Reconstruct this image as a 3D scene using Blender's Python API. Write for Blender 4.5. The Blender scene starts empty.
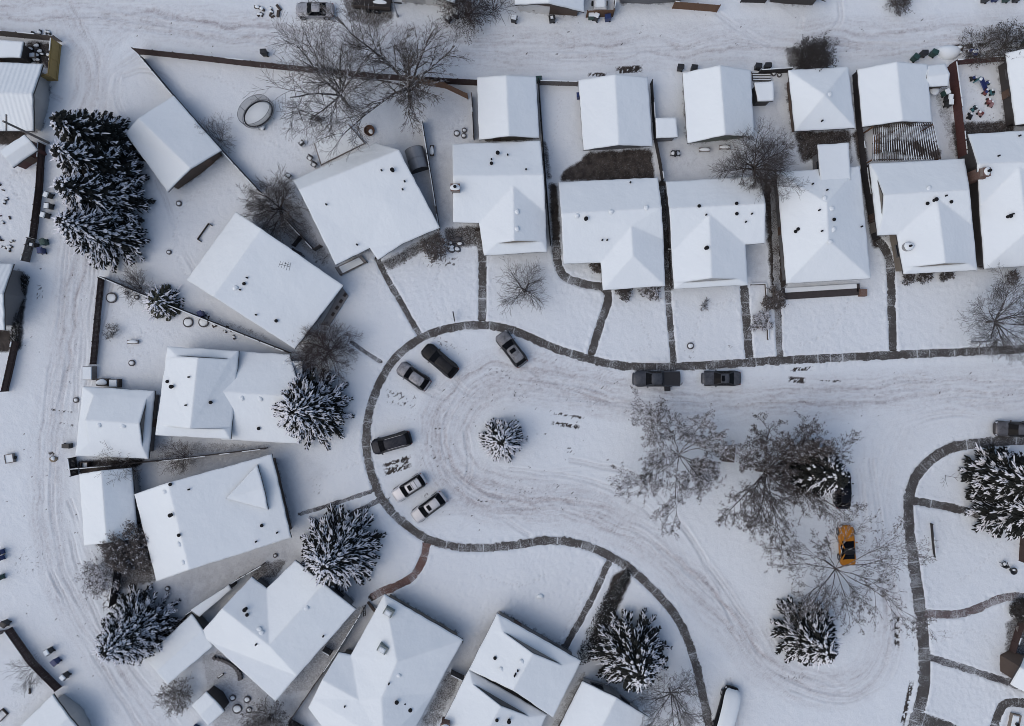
import bpy, bmesh, math, random
import numpy as np
from mathutils import Vector, Matrix, noise as mnoise

SC = bpy.context.scene
COL = SC.collection
S, CAMH = 0.125, 85.0            # metres per pixel of the survey at ground level, height of the drone
R = math.radians

def P(px, py, h=0.0):
    """survey point of the aerial view, seen at height h -> metres"""
    k = S * (CAMH - h) / CAMH
    return Vector(((px - 512) * k, (363 - py) * k, h))

# ------------------------------------------------------------------ materials
MATS = {}
def nodes_of(m):
    m.use_nodes = True
    nt = m.node_tree
    return nt, nt.nodes, nt.links, nt.nodes['Principled BSDF']

def noise_node(nt, scale, detail=4, rough=.55, coord='Object', vec=None):
    n = nt.nodes.new('ShaderNodeTexNoise')
    n.inputs['Scale'].default_value = scale
    n.inputs['Detail'].default_value = detail
    n.inputs['Roughness'].default_value = rough
    if vec is None:
        tc = nt.nodes.new('ShaderNodeTexCoord')
        vec = tc.outputs[coord]
    nt.links.new(vec, n.inputs['Vector'])
    return n

def ramp(nt, src, p0, p1, c0=(0, 0, 0, 1), c1=(1, 1, 1, 1)):
    r = nt.nodes.new('ShaderNodeValToRGB')
    r.color_ramp.elements[0].position = p0; r.color_ramp.elements[0].color = c0
    r.color_ramp.elements[1].position = p1; r.color_ramp.elements[1].color = c1
    nt.links.new(src, r.inputs['Fac'])
    return r

def mixc(nt, fac, a, b):
    m = nt.nodes.new('ShaderNodeMix'); m.data_type = 'RGBA'
    for k, v in ((0, fac), (6, a), (7, b)):
        if isinstance(v, (int, float)): m.inputs[k].default_value = v
        elif isinstance(v, tuple): m.inputs[k].default_value = v if len(v) == 4 else v + (1,)
        else: nt.links.new(v, m.inputs[k])
    return m.outputs[2]

def math_n(nt, op, a, b=None, clamp=False):
    m = nt.nodes.new('ShaderNodeMath'); m.operation = op; m.use_clamp = clamp
    for i, v in enumerate((a, b)):
        if v is None: continue
        if isinstance(v, (int, float)): m.inputs[i].default_value = v
        else: nt.links.new(v, m.inputs[i])
    return m.outputs[0]

def bump(nt, height, strength, dist, bsdf, normal=None):
    b = nt.nodes.new('ShaderNodeBump')
    b.inputs['Strength'].default_value = strength; b.inputs['Distance'].default_value = dist
    nt.links.new(height, b.inputs['Height'])
    if normal is not None: nt.links.new(normal, b.inputs['Normal'])
    nt.links.new(b.outputs[0], bsdf.inputs['Normal'])

SNOW = (0.79, 0.835, 0.835)
SNOW_T = (0.73, 0.77, 0.785)

def m_plain(name, col, rough=.7, metal=0., var=.25, scale=3., bumpv=0., snow=0., coat=0., snowscale=2.5):
    """base colour with uneven wear, and (snow > 0) patches of settled snow on what faces up"""
    if name in MATS: return MATS[name]
    m = bpy.data.materials.new(name); nt, N, L, B = nodes_of(m)
    n = noise_node(nt, scale, 5)
    c = mixc(nt, n.outputs[0], tuple(x * (1 - var) for x in col), tuple(min(1, x * (1 + var)) for x in col))
    r = rough
    if snow > 0:
        g = N.new('ShaderNodeNewGeometry'); sx = N.new('ShaderNodeSeparateXYZ'); L.new(g.outputs['Normal'], sx.inputs[0])
        n2 = noise_node(nt, snowscale, 4, .6, vec=g.outputs['Position'])
        up = ramp(nt, sx.outputs[2], .35, .75)
        sel = ramp(nt, n2.outputs[0], .62 - .32 * snow, .70 - .32 * snow)
        f = math_n(nt, 'MULTIPLY', up.outputs[0], sel.outputs[0])
        c = mixc(nt, f, c, SNOW)
        rr = N.new('ShaderNodeMapRange'); L.new(f, rr.inputs[0]); rr.inputs[3].default_value = rough; rr.inputs[4].default_value = .85
        L.new(rr.outputs[0], B.inputs['Roughness'])
    else:
        B.inputs['Roughness'].default_value = r
    L.new(c, B.inputs['Base Color'])
    B.inputs['Metallic'].default_value = metal
    if coat: B.inputs['Coat Weight'].default_value = coat; B.inputs['Coat Roughness'].default_value = .15
    if bumpv:
        nb = noise_node(nt, scale * 6, 3); bump(nt, nb.outputs[0], bumpv, .03, B)
    MATS[name] = m; return m

def m_snow(name, col=SNOW, soft=.4, b=.4, ribs=None):
    if name in MATS: return MATS[name]
    m = bpy.data.materials.new(name); nt, N, L, B = nodes_of(m)
    g = N.new('ShaderNodeNewGeometry')
    n = noise_node(nt, .35, 4, .5, vec=g.outputs['Position'])
    n3 = noise_node(nt, 1.6, 5, .6, vec=g.outputs['Position'])
    c = mixc(nt, n.outputs[0], tuple(x * .965 for x in col), tuple(min(1, x * 1.02) for x in col))
    L.new(c, B.inputs['Base Color'])
    B.inputs['Roughness'].default_value = .8; B.inputs['Specular IOR Level'].default_value = .2
    bv = N.new('ShaderNodeBevel'); bv.samples = 4; bv.inputs['Radius'].default_value = soft
    n4 = noise_node(nt, .28, 3, .5, vec=g.outputs['Position'])
    h = math_n(nt, 'ADD', n3.outputs[0], math_n(nt, 'MULTIPLY', n4.outputs[0], 4.))
    if ribs:
        w = N.new('ShaderNodeTexWave'); w.bands_direction = 'X'; w.inputs['Scale'].default_value = ribs; w.inputs['Distortion'].default_value = .5
        L.new(g.outputs['Position'], w.inputs['Vector'])
        h = math_n(nt, 'ADD', h, math_n(nt, 'MULTIPLY', w.outputs[0], .5))
    bump(nt, h, b, .10, B, bv.outputs[0])
    MATS[name] = m; return m

def m_glass(name='car_glass', col=(.005, .0055, .007)):
    if name in MATS: return MATS[name]
    m = bpy.data.materials.new(name); nt, N, L, B = nodes_of(m)
    n = noise_node(nt, 4, 3)
    L.new(mixc(nt, ramp(nt, n.outputs[0], .55, .8).outputs[0], col, tuple(x * 2.4 for x in col)), B.inputs['Base Color'])
    B.inputs['Roughness'].default_value = .25; B.inputs['Specular IOR Level'].default_value = .07
    MATS[name] = m; return m

def m_siding(name, col, step=5.5, var=.12):
    if name in MATS: return MATS[name]
    m = bpy.data.materials.new(name); nt, N, L, B = nodes_of(m)
    g = N.new('ShaderNodeNewGeometry')
    w = N.new('ShaderNodeTexWave'); w.wave_type = 'BANDS'; w.bands_direction = 'Z'; w.wave_profile = 'SAW'; w.inputs['Scale'].default_value = step
    L.new(g.outputs['Position'], w.inputs['Vector'])
    n = noise_node(nt, 1.5, 5, .6, vec=g.outputs['Position'])
    c = mixc(nt, n.outputs[0], tuple(x * (1 - var) for x in col), tuple(x * (1 + var) for x in col))
    L.new(c, B.inputs['Base Color']); B.inputs['Roughness'].default_value = .65
    bump(nt, w.outputs[0], .5, .03, B)
    MATS[name] = m; return m

def m_wood(name, col, var=.4, snow=0.):
    """weathered boards: grain stretched along z"""
    if name in MATS: return MATS[name]
    m = bpy.data.materials.new(name); nt, N, L, B = nodes_of(m)
    g = N.new('ShaderNodeNewGeometry'); mp = N.new('ShaderNodeMapping'); mp.inputs['Scale'].default_value = (1, 1, .12)
    L.new(g.outputs['Position'], mp.inputs[0])
    n = noise_node(nt, 7, 6, .65, vec=mp.outputs[0])
    c = mixc(nt, n.outputs[0], tuple(x * (1 - var) for x in col), tuple(x * (1 + var) for x in col))
    L.new(c, B.inputs['Base Color']); B.inputs['Roughness'].default_value = .8
    bump(nt, n.outputs[0], .3, .02, B)
    MATS[name] = m; return m

def m_path(name, col, joints=1.5, cover=.35):
    """bare concrete or brick walk: UV.x runs along it in metres, UV.y across it (-1..1); swept snow left in joints and along the rims"""
    if name in MATS: return MATS[name]
    m = bpy.data.materials.new(name); nt, N, L, B = nodes_of(m)
    uv = N.new('ShaderNodeUVMap'); uv.uv_map = 'UVMap'
    sx = N.new('ShaderNodeSeparateXYZ'); L.new(uv.outputs[0], sx.inputs[0])
    g = N.new('ShaderNodeNewGeometry')
    n = noise_node(nt, 2.2, 6, .7, vec=g.outputs['Position'])
    nf = noise_node(nt, 9, 4, .7, vec=g.outputs['Position'])
    nl = noise_node(nt, .45, 3, .5, vec=g.outputs['Position'])
    c = mixc(nt, ramp(nt, n.outputs[0], .3, .7).outputs[0], tuple(x * .65 for x in col), tuple(x * 1.4 for x in col))
    c = mixc(nt, math_n(nt, 'MULTIPLY', ramp(nt, nf.outputs[0], .55, .8).outputs[0], .25), c, (.24, .23, .22))
    edge = math_n(nt, 'ABSOLUTE', sx.outputs[1])
    e = ramp(nt, math_n(nt, 'ADD', edge, math_n(nt, 'MULTIPLY', math_n(nt, 'SUBTRACT', n.outputs[0], .5), 1.5)), .96, 1.1)
    j = math_n(nt, 'ABSOLUTE', math_n(nt, 'SUBTRACT', math_n(nt, 'FRACT', math_n(nt, 'DIVIDE', sx.outputs[0], joints)), .5))
    jm = ramp(nt, j, .03, .065, (1, 1, 1, 1), (0, 0, 0, 1))
    jm2 = math_n(nt, 'MULTIPLY', jm.outputs[0], ramp(nt, nl.outputs[0], .45, .62).outputs[0])
    sp = ramp(nt, math_n(nt, 'ADD', nf.outputs[0], math_n(nt, 'MULTIPLY', nl.outputs[0], .6)), 1.0 - cover * .5, 1.08 - cover * .5)
    f = math_n(nt, 'MAXIMUM', math_n(nt, 'MAXIMUM', e.outputs[0], math_n(nt, 'MULTIPLY', jm2, .75)), math_n(nt, 'MULTIPLY', sp.outputs[0], .42))
    c = mixc(nt, f, c, tuple(x * .93 for x in SNOW_T))
    L.new(c, B.inputs['Base Color']); B.inputs['Roughness'].default_value = .8
    bump(nt, math_n(nt, 'ADD', f, math_n(nt, 'MULTIPLY', nf.outputs[0], .4)), .5, .05, B)
    MATS[name] = m; return m

# ------------------------------------------------------------------ mesh builder
class MB:
    def __init__(s): s.v = []; s.f = []; s.m = []; s.cur = 0
    def add(s, vs, fs):
        o = len(s.v); s.v.extend(tuple(x) for x in vs)
        for f in fs: s.f.append(tuple(i + o for i in f)); s.m.append(s.cur)
    def box(s, c, d, rz=0., taper=1.):
        x, y, z = d[0] / 2, d[1] / 2, d[2] / 2; ca, sa = math.cos(rz), math.sin(rz); vs = []
        for sz in (-1, 1):
            k = taper if sz > 0 else 1
            for sx, sy in ((-1, -1), (1, -1), (1, 1), (-1, 1)):
                a, b = sx * x * k, sy * y * k
                vs.append((c[0] + a * ca - b * sa, c[1] + a * sa + b * ca, c[2] + sz * z))
        s.add(vs, [(3, 2, 1, 0), (4, 5, 6, 7), (0, 1, 5, 4), (1, 2, 6, 5), (2, 3, 7, 6), (3, 0, 4, 7)])
    def beam(s, a, b, w, h):
        """bar from a to b, w wide sideways, h tall"""
        a, b = Vector(a), Vector(b); d = (b - a).normalized()
        side = d.cross(Vector((0, 0, 1)))
        side = side.normalized() if side.length > 1e-4 else Vector((1, 0, 0))
        up = side.cross(d).normalized(); vs = []
        for p in (a, b):
            for i, j in ((-1, -1), (1, -1), (1, 1), (-1, 1)): vs.append(p + side * (w / 2 * i) + up * (h / 2 * j))
        s.add(vs, [(3, 2, 1, 0), (4, 5, 6, 7), (0, 1, 5, 4), (1, 2, 6, 5), (2, 3, 7, 6), (3, 0, 4, 7)])
    def tube(s, a, b, ra, rb, n=8, cap=True):
        a, b = Vector(a), Vector(b); d = (b - a)
        if d.length < 1e-6: return
        d.normalize(); u = d.orthogonal().normalized(); w = d.cross(u); vs = []
        for p, r in ((a, ra), (b, rb)):
            for i in range(n):
                t = 2 * math.pi * i / n; vs.append(p + u * (r * math.cos(t)) + w * (r * math.sin(t)))
        fs = [(i, (i + 1) % n, n + (i + 1) % n, n + i) for i in range(n)]
        if cap: fs += [tuple(range(n - 1, -1, -1)), tuple(range(n, 2 * n))]
        s.add(vs, fs)
    def lathe(s, c, prof, n=14, sx=1., sy=1., rz=0.):
        vs = []; fs = []; ca, sa = math.cos(rz), math.sin(rz)
        for r, z in prof:
            for i in range(n):
                t = 2 * math.pi * i / n; a, b = r * math.cos(t) * sx, r * math.sin(t) * sy
                vs.append((c[0] + a * ca - b * sa, c[1] + a * sa + b * ca, c[2] + z))
        for k in range(len(prof) - 1):
            for i in range(n): fs.append((k * n + i, k * n + (i + 1) % n, (k + 1) * n + (i + 1) % n, (k + 1) * n + i))
        fs.append(tuple(range(n - 1, -1, -1))); fs.append(tuple((len(prof) - 1) * n + i for i in range(n)))
        s.add(vs, fs)
    def prism(s, pts, z0, z1):
        n = len(pts)
        a = sum(pts[i][0] * pts[(i + 1) % n][1] - pts[(i + 1) % n][0] * pts[i][1] for i in range(n))
        if a < 0: pts = pts[::-1]
        s.add([(p[0], p[1], z0) for p in pts] + [(p[0], p[1], z1) for p in pts],
              [tuple(range(n - 1, -1, -1)), tuple(range(n, 2 * n))] + [(i, (i + 1) % n, n + (i + 1) % n, n + i) for i in range(n)])
    def blob(s, c, r, sq=.5, n=10, seed=0, amp=.2):
        """low rounded lump"""
        rnd = random.Random(seed); ph = [rnd.uniform(0, 6.28) for _ in range(3)]
        rx, ry = (r, r) if isinstance(r, (int, float)) else r
        prof = [(1, 0), (.97, .35), (.75, .72), (.4, .94), (.02, 1.)]; vs = []; fs = []
        for q, z in prof:
            for i in range(n):
                t = 2 * math.pi * i / n
                k = 1 + amp * math.sin(2 * t + ph[0]) * .6 + amp * math.sin(3 * t + ph[1]) * .4
                vs.append((c[0] + q * k * rx * math.cos(t), c[1] + q * k * ry * math.sin(t), c[2] + z * sq))
        for k in range(len(prof) - 1):
            for i in range(n): fs.append((k * n + i, k * n + (i + 1) % n, (k + 1) * n + (i + 1) % n, (k + 1) * n + i))
        fs.append(tuple(4 * n + i for i in range(n))); s.add(vs, fs)
    def build(s, name, mat, parent=None, root=None, smooth=False):
        me = bpy.data.meshes.new(name)
        off = root.location if root is not None else Vector((0, 0, 0))
        me.from_pydata([(v[0] - off[0], v[1] - off[1], v[2] - off[2]) for v in s.v], [], s.f)
        mats = mat if isinstance(mat, (list, tuple)) else [mat]
        for q in mats: me.materials.append(q)
        if len(mats) > 1: me.polygons.foreach_set('material_index', s.m)
        if smooth: me.polygons.foreach_set('use_smooth', [True] * len(me.polygons))
        me.update()
        o = bpy.data.objects.new(name, me); COL.objects.link(o)
        if parent is not None: o.parent = parent
        return o

def tag(o, label=None, cat=None, group=None, kind=None):
    if label: o['label'] = label
    if cat: o['category'] = cat
    if group: o['group'] = group
    if kind: o['kind'] = kind
    return o

def thing(name, loc, label, cat, group=None, rz=0.):
    o = bpy.data.objects.new(name, None); COL.objects.link(o)
    o.empty_display_size = .3; o.location = loc; o.rotation_euler = (0, 0, rz)
    return tag(o, label, cat, group)

def copy_tree(o, parent=None):
    c = o.copy(); COL.objects.link(c)
    if parent is not None: c.parent = parent
    for ch in list(o.children): copy_tree(ch, c)
    return c

def raw_mesh(name, V, F, mat, parent=None, root=None, smooth=False):
    """fast path for numpy arrays of vertices and triangles"""
    V = np.asarray(V, dtype=np.float32); F = np.asarray(F, dtype=np.int32)
    if root is not None: V = V - np.array(root.location, dtype=np.float32)
    me = bpy.data.meshes.new(name); k = F.shape[1]
    me.vertices.add(len(V)); me.vertices.foreach_set('co', V.ravel())
    me.loops.add(F.size); me.loops.foreach_set('vertex_index', F.ravel())
    me.polygons.add(len(F)); me.polygons.foreach_set('loop_start', np.arange(0, F.size, k, dtype=np.int32))
    me.polygons.foreach_set('loop_total', np.full(len(F), k, dtype=np.int32))
    if smooth: me.polygons.foreach_set('use_smooth', np.ones(len(F), dtype=bool))
    me.update(calc_edges=True); me.validate()
    for q in (mat if isinstance(mat, (list, tuple)) else [mat]): me.materials.append(q)
    o = bpy.data.objects.new(name, me); COL.objects.link(o)
    if parent is not None: o.parent = parent
    return o
# ------------------------------------------------------------------ walks
def catmull(pts, step=4.0):
    if len(pts) < 3:
        out = []
        (x0, y0), (x1, y1) = pts; n = max(2, int(math.hypot(x1 - x0, y1 - y0) / step))
        return [(x0 + (x1 - x0) * i / n, y0 + (y1 - y0) * i / n) for i in range(n + 1)]
    q = [pts[0]] + list(pts) + [pts[-1]]; out = []
    for i in range(1, len(q) - 2):
        p0, p1, p2, p3 = q[i - 1:i + 3]; n = max(2, int(math.hypot(p2[0] - p1[0], p2[1] - p1[1]) / step))
        for k in range(n):
            t = k / n
            out.append(tuple(.5 * (2 * p1[c] + (p2[c] - p0[c]) * t + (2 * p0[c] - 5 * p1[c] + 4 * p2[c] - p3[c]) * t * t + (3 * p1[c] - p0[c] - 3 * p2[c] + p3[c]) * t ** 3) for c in (0, 1)))
    out.append(tuple(pts[-1])); return out

SIDEWALK_A = [(1084, 346), (1024, 349), (960, 352), (900, 354.5), (830, 358), (768, 361), (748, 362.5), (710, 365), (672, 366.5), (640, 366.5), (620, 365.5), (598, 361), (560, 350), (535, 339.5), (515, 331), (497, 326.5), (480, 325), (462, 326), (440, 330.5), (421, 338), (405, 349), (392, 362), (382, 378), (374, 396), (368, 419), (366.3, 446), (371, 472), (380, 495), (393, 513), (409, 527), (427, 538.5), (447, 545), (474, 548), (512, 545.5), (545, 540.5), (575, 543), (597, 550), (625, 565), (650, 586.6), (672.5, 611.7), (685, 634), (695, 662), (702, 692), (709, 726), (716, 760), (724, 800)]
SIDEWALK_B = [(1084, 437), (1024, 439.5), (1003, 441), (968, 444.5), (950, 448.5), (933, 458), (919, 472), (911, 488), (908.4, 505), (909.7, 534.5), (913.4, 559), (917, 584), (921, 611.7), (924, 644), (925, 669), (923.5, 692), (918, 714), (910, 740), (898, 800)]
# (points, width px, kind, name, label)
WALKS = [
    (SIDEWALK_A, 8.6, 'concrete', 'sidewalk'),
    (SIDEWALK_B, 10.5, 'concrete', 'sidewalk'),
    ([(377, 258), (388, 280), (402, 304), (412, 322), (419.5, 334)], 6.2, 'concrete', 'footpath'),
    ([(478, 231), (482, 252), (482.5, 285), (482, 320)], 8.6, 'concrete', 'footpath'),
    ([(556, 240), (557.5, 262), (565, 277), (586, 284.5), (604, 288), (608, 300), (600, 325), (591.5, 353)], 8.6, 'concrete', 'footpath'),
    ([(661, 186), (667, 285), (673.5, 362)], 6.6, 'concrete', 'footpath'),
    ([(743.5, 284), (749, 357)], 8.8, 'concrete', 'footpath'),
    ([(773, 180), (776.5, 285), (779.5, 356)], 7.0, 'gravel', 'footpath'),
    ([(878, 240), (889, 262), (891.5, 320), (892.7, 350)], 8.6, 'concrete', 'footpath'),
    ([(352, 342), (366, 352.5), (381, 362)], 4.2, 'dim', 'footpath'),
    ([(300, 514), (338.7, 502), (372, 491)], 4.2, 'dim', 'footpath'),
    ([(352, 514), (366, 507), (381, 499)], 5.0, 'dim', 'footpath'),
    ([(372, 597), (380, 592), (398, 585), (414, 575), (423, 559), (427, 543)], 8.2, 'brick', 'footpath'),
    ([(609, 561), (590, 602), (564, 648)], 6.8, 'concrete', 'footpath'),
    ([(912, 500.5), (943.5, 506), (982, 514.5)], 8.2, 'concrete', 'footpath'),
    ([(924, 613), (953.6, 614), (976, 608.5), (1005, 597), (1030, 598)], 8.6, 'brickgrey', 'footpath'),
    ([(928, 656.5), (963.6, 667.5), (1009, 682.5), (1030, 690)], 7.0, 'dim', 'footpath'),
    ([(917, 718), (945, 728), (985, 748)], 15, 'concrete', 'driveway'),
    ([(993, 730), (998, 713), (1006, 702.5), (1032, 703)], 9, 'concrete', 'footpath'),
]
M_WALK = {'concrete': m_path('swept_concrete', (.066, .060, .055), 1.55), 'gravel': m_path('gravel_walk', (.06, .05, .043), 9, .55), 'dim': m_path('half_swept_walk', (.06, .055, .056), 1.1, .45),
          'brick': m_path('red_brick_walk', (.13, .072, .058), .5, .35), 'brickgrey': m_path('grey_brick_walk', (.12, .092, .088), .9, .4)}

ROAD_POLY = [(1084, 350.5)] + [p for p in SIDEWALK_A[1:]] + [(800, 800), (898, 800)] + SIDEWALK_B[::-1][1:-1] + [(1084, 437)]
ALLEY_POLY = [(-70, -4), (120, 3), (256, 22), (400, 30), (455, 30), (512, 26), (620, 18), (720, 14), (860, 6), (1100, 2), (1100, 60), (950, 62), (860, 64), (750, 70), (680, 72), (640, 74), (540, 80), (478, 78), (384, 76), (256, 66), (142, 55), (172, 96), (126, 134), (112, 165), (104, 278), (96, 366), (86, 386), (74, 470), (82, 560), (112, 605), (150, 665), (184, 700), (250, 800), (128, 800), (62, 692), (10, 626), (-70, 560), (-70, 420), (9, 391), (20, 340), (26, 270), (36, 240), (44, 150), (49, 80), (60, 82), (64, 46), (-70, 34)]
# snow-free or thinly covered ground: (polygon, strength)
BARE = [([(656, 180), (666, 180), (674, 292), (665, 292)], 1.0), ([(548, 182), (558, 182), (562, 262), (552, 255)], .9), ([(540, 138), (546, 138), (552, 182), (546, 182)], .8),
        ([(858, 166), (872, 164), (882, 246), (872, 250)], 1.0), ([(964, 158), (977, 160), (986, 270), (977, 270)], 1.0), ([(762, 182), (778, 180), (788, 288), (770, 290)], .85),
        ([(876, 140), (930, 139), (942, 152), (938, 162), (872, 150)], .85), ([(948, 122), (1014, 120), (1014, 136), (956, 162)], .75), ([(792, 131), (852, 129), (852, 166), (846, 168), (846, 145), (800, 166)], .75),
        ([(230, 592), (262, 562), (292, 556), (268, 590), (252, 578)], .55), ([(312, 690), (372, 605), (345, 604), (275, 700)], .32), ([(102, 516), (150, 490), (162, 580), (114, 594)], .6),
        ([(200, 655), (236, 640), (274, 702), (268, 760), (214, 740)], .28), ([(340, -10), (395, -10), (394, 22), (372, 30), (348, 20)], .62), ([(22, 276), (29, 272), (22, 350), (14, 352)], .8),
        ([(782, 46), (828, 46), (830, 68), (788, 70)], .6), ([(556, 183), (566, 168), (579, 161), (588, 151), (652, 148), (656, 182)], .8), ([(440, 228), (482, 224), (484, 246), (450, 250)], .65), ([(378, 262), (440, 230), (446, 240), (390, 272)], .6),
        ([(612, 574), (628, 566), (632, 580), (602, 640), (585, 650)], .8), ([(850, 132), (864, 128), (868, 164), (858, 166)], .8), ([(25, 40), (56, 42), (52, 78), (44, 66), (25, 60)], .75), ([(-60, 328), (14, 330), (12, 352), (-60, 352)], .9),
        ([(76, 460), (150, 458), (138, 468), (80, 476)], .85), ([(152, 438), (232, 442), (300, 446), (185, 456)], .35), ([(1004, 620), (1024, 612), (1060, 640), (1010, 682), (1004, 676)], .6), ([(0, 128), (34, 131), (12, 146), (-30, 146)], .9),
        ([(186, 308), (258, 330), (294, 352), (240, 332), (205, 318)], .4), ([(930, 86), (952, 86), (960, 158), (950, 158)], .35), ([(258, 176), (300, 205), (334, 262), (322, 268), (268, 215)], .35), ([(448, 668), (464, 674), (438, 728), (416, 728)], .5), ([(548, 728), (582, 664), (590, 680), (560, 728)], .35)]
# sheltered yards: thinner snow, with the shade between the houses painted in as darker colour
THIN_SHADED = [([(157, 583), (292, 540), (302, 562), (262, 562), (192, 610), (178, 604)], .5), ([(258, 178), (300, 206), (336, 264), (344, 284), (318, 268), (240, 212)], .45), ([(150, 440), (232, 442), (300, 448), (272, 454), (168, 482), (150, 474)], .45), ([(200, 660), (236, 640), (276, 702), (300, 728), (214, 740), (208, 690)], .5), ([(275, 700), (358, 610), (384, 596), (350, 655), (310, 705), (300, 735)], .45),
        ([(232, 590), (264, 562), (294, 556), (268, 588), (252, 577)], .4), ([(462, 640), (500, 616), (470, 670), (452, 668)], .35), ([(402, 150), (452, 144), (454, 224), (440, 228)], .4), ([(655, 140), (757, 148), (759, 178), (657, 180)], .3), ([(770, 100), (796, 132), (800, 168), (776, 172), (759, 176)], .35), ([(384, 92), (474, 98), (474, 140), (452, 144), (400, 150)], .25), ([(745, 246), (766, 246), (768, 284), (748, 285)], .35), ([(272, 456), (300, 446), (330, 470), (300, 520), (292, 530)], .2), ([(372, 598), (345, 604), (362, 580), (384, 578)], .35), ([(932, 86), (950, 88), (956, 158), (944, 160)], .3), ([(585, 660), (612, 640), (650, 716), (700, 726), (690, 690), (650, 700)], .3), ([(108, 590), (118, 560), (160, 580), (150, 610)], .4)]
# parking rectangles where a car kept the snow off, and streaks of debris: centre, half length, half width, direction deg (image), strength
SPOTS = [(397, 461, 15, 2.2, -18, .9), (397, 465, 15, 6, -18, .68), (397, 470, 14, 2.2, -18, .9), (569, 415.5, 16, 1.5, 9, .85), (566, 425, 15, 2.2, 9, .85), (401, 399, 18, 8, 10, .5), (446, 345, 18, 5, 30, .42), (802, 369, 12, 2.2, -5, .8), (797, 380, 9, 3.4, 4, .9), (830, 381, 11, 1., 2, .75), (897, 630, 3, 18, 0, .8), (914, 635, 2.5, 18, 0, .5), (907, 704, 2.6, 24, 12, .85), (500, 372, 14, 4, 5, .4), (425, 384, 20, 8, 40, .35),
         (430, 500, 3, 12, -40, .5), (793, 676, 14, 4, 0, .4), (30, 560, 18, 16, 0, .35), (40, 292, 4, 9, 0, .5), (54, 455, 6, 4, 0, .6), (62, 411, 14, 1.2, 8, .6), (66, 424, 10, 1.2, 12, .5), (10, 500, 8, 3, 0, .4), (107, 592, 7, 22, 0, .5), (60, 540, 20, 30, 0, .2), (629, 69.5, 14, 4, -4, 1.), (597, 75, 10, 2.5, 0, .8), (972, 46, 24, 3, -4, .8), (940, 520, 2, 4, 0, .3), (460, 545, 12, 1.3, 4, .6), (690, 355, 7, 7, 0, .35), (730, 345, 6, 5, 0, .3),
         (690, 300, 5, 3, 0, .3), (440, 262, 20, 6, 0, .5), (400, 262, 14, 5, -20, .5), (318, 488, 8, 8, 0, .3), (865, 460, 3, 2, 0, .4), (920, 374, 3, 2, 0, .4), (817, 414, 6, 2, -20, .5), (1010, 389, 6, 2, 0, .5), (525, 492, 8, 2, 10, .5), (975, 92, 12, 20, 0, .22), (1000, 120, 16, 8, 0, .4), (640, 30, 5, 7, 0, .4), (240, 365, 40, 10, 5, .25), (320, 262, 14, 4, -45, .5)]
# wheel tracks (dirty): (points, half spread, offsets, strength)
TRACKS = [([(-70, 8), (60, 12), (150, 19), (256, 33), (384, 41), (512, 49), (640, 49), (768, 41), (900, 38), (1100, 30)], 15, (-7, 6), .85),
          ([(70, 20), (90, 60), (88, 130), (80, 230), (70, 320), (56, 400), (48, 480), (52, 550), (76, 610), (112, 670), (160, 740)], 14, (-6, 6), .7),
          ([(1100, 384), (1000, 388), (900, 392), (800, 400), (700, 402), (620, 396), (560, 386), (520, 381)], 16, (-9, 4), .85),
          ([(600, 392), (550, 377), (500, 373), (464, 388), (442, 420), (440, 456), (460, 486), (500, 503), (560, 506), (620, 524)], 17, (-7, 6), 1.0),
          ([(470, 486), (520, 500), (570, 505), (620, 524), (680, 566), (730, 620), (765, 662)], 17, (-8, 6), .8),
          ([(745, 640), (775, 672), (820, 690), (860, 682), (884, 650), (888, 600)], 14, (-5, 6), .7),
          ([(888, 610), (884, 560), (878, 500), (890, 440), (930, 408), (1010, 394)], 20, (-9, 8), .25),
          ([(700, 415), (620, 407), (560, 397), (512, 394), (478, 408), (460, 436), (468, 466), (500, 482), (545, 484)], 10, (-4, 4), .6),
          ([(120, 30), (105, 45), (98, 80), (96, 110)], 9, (-4, 4), .4), ([(150, 45), (128, 62), (112, 90), (104, 130)], 8, (-3, 3), .3)]
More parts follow.
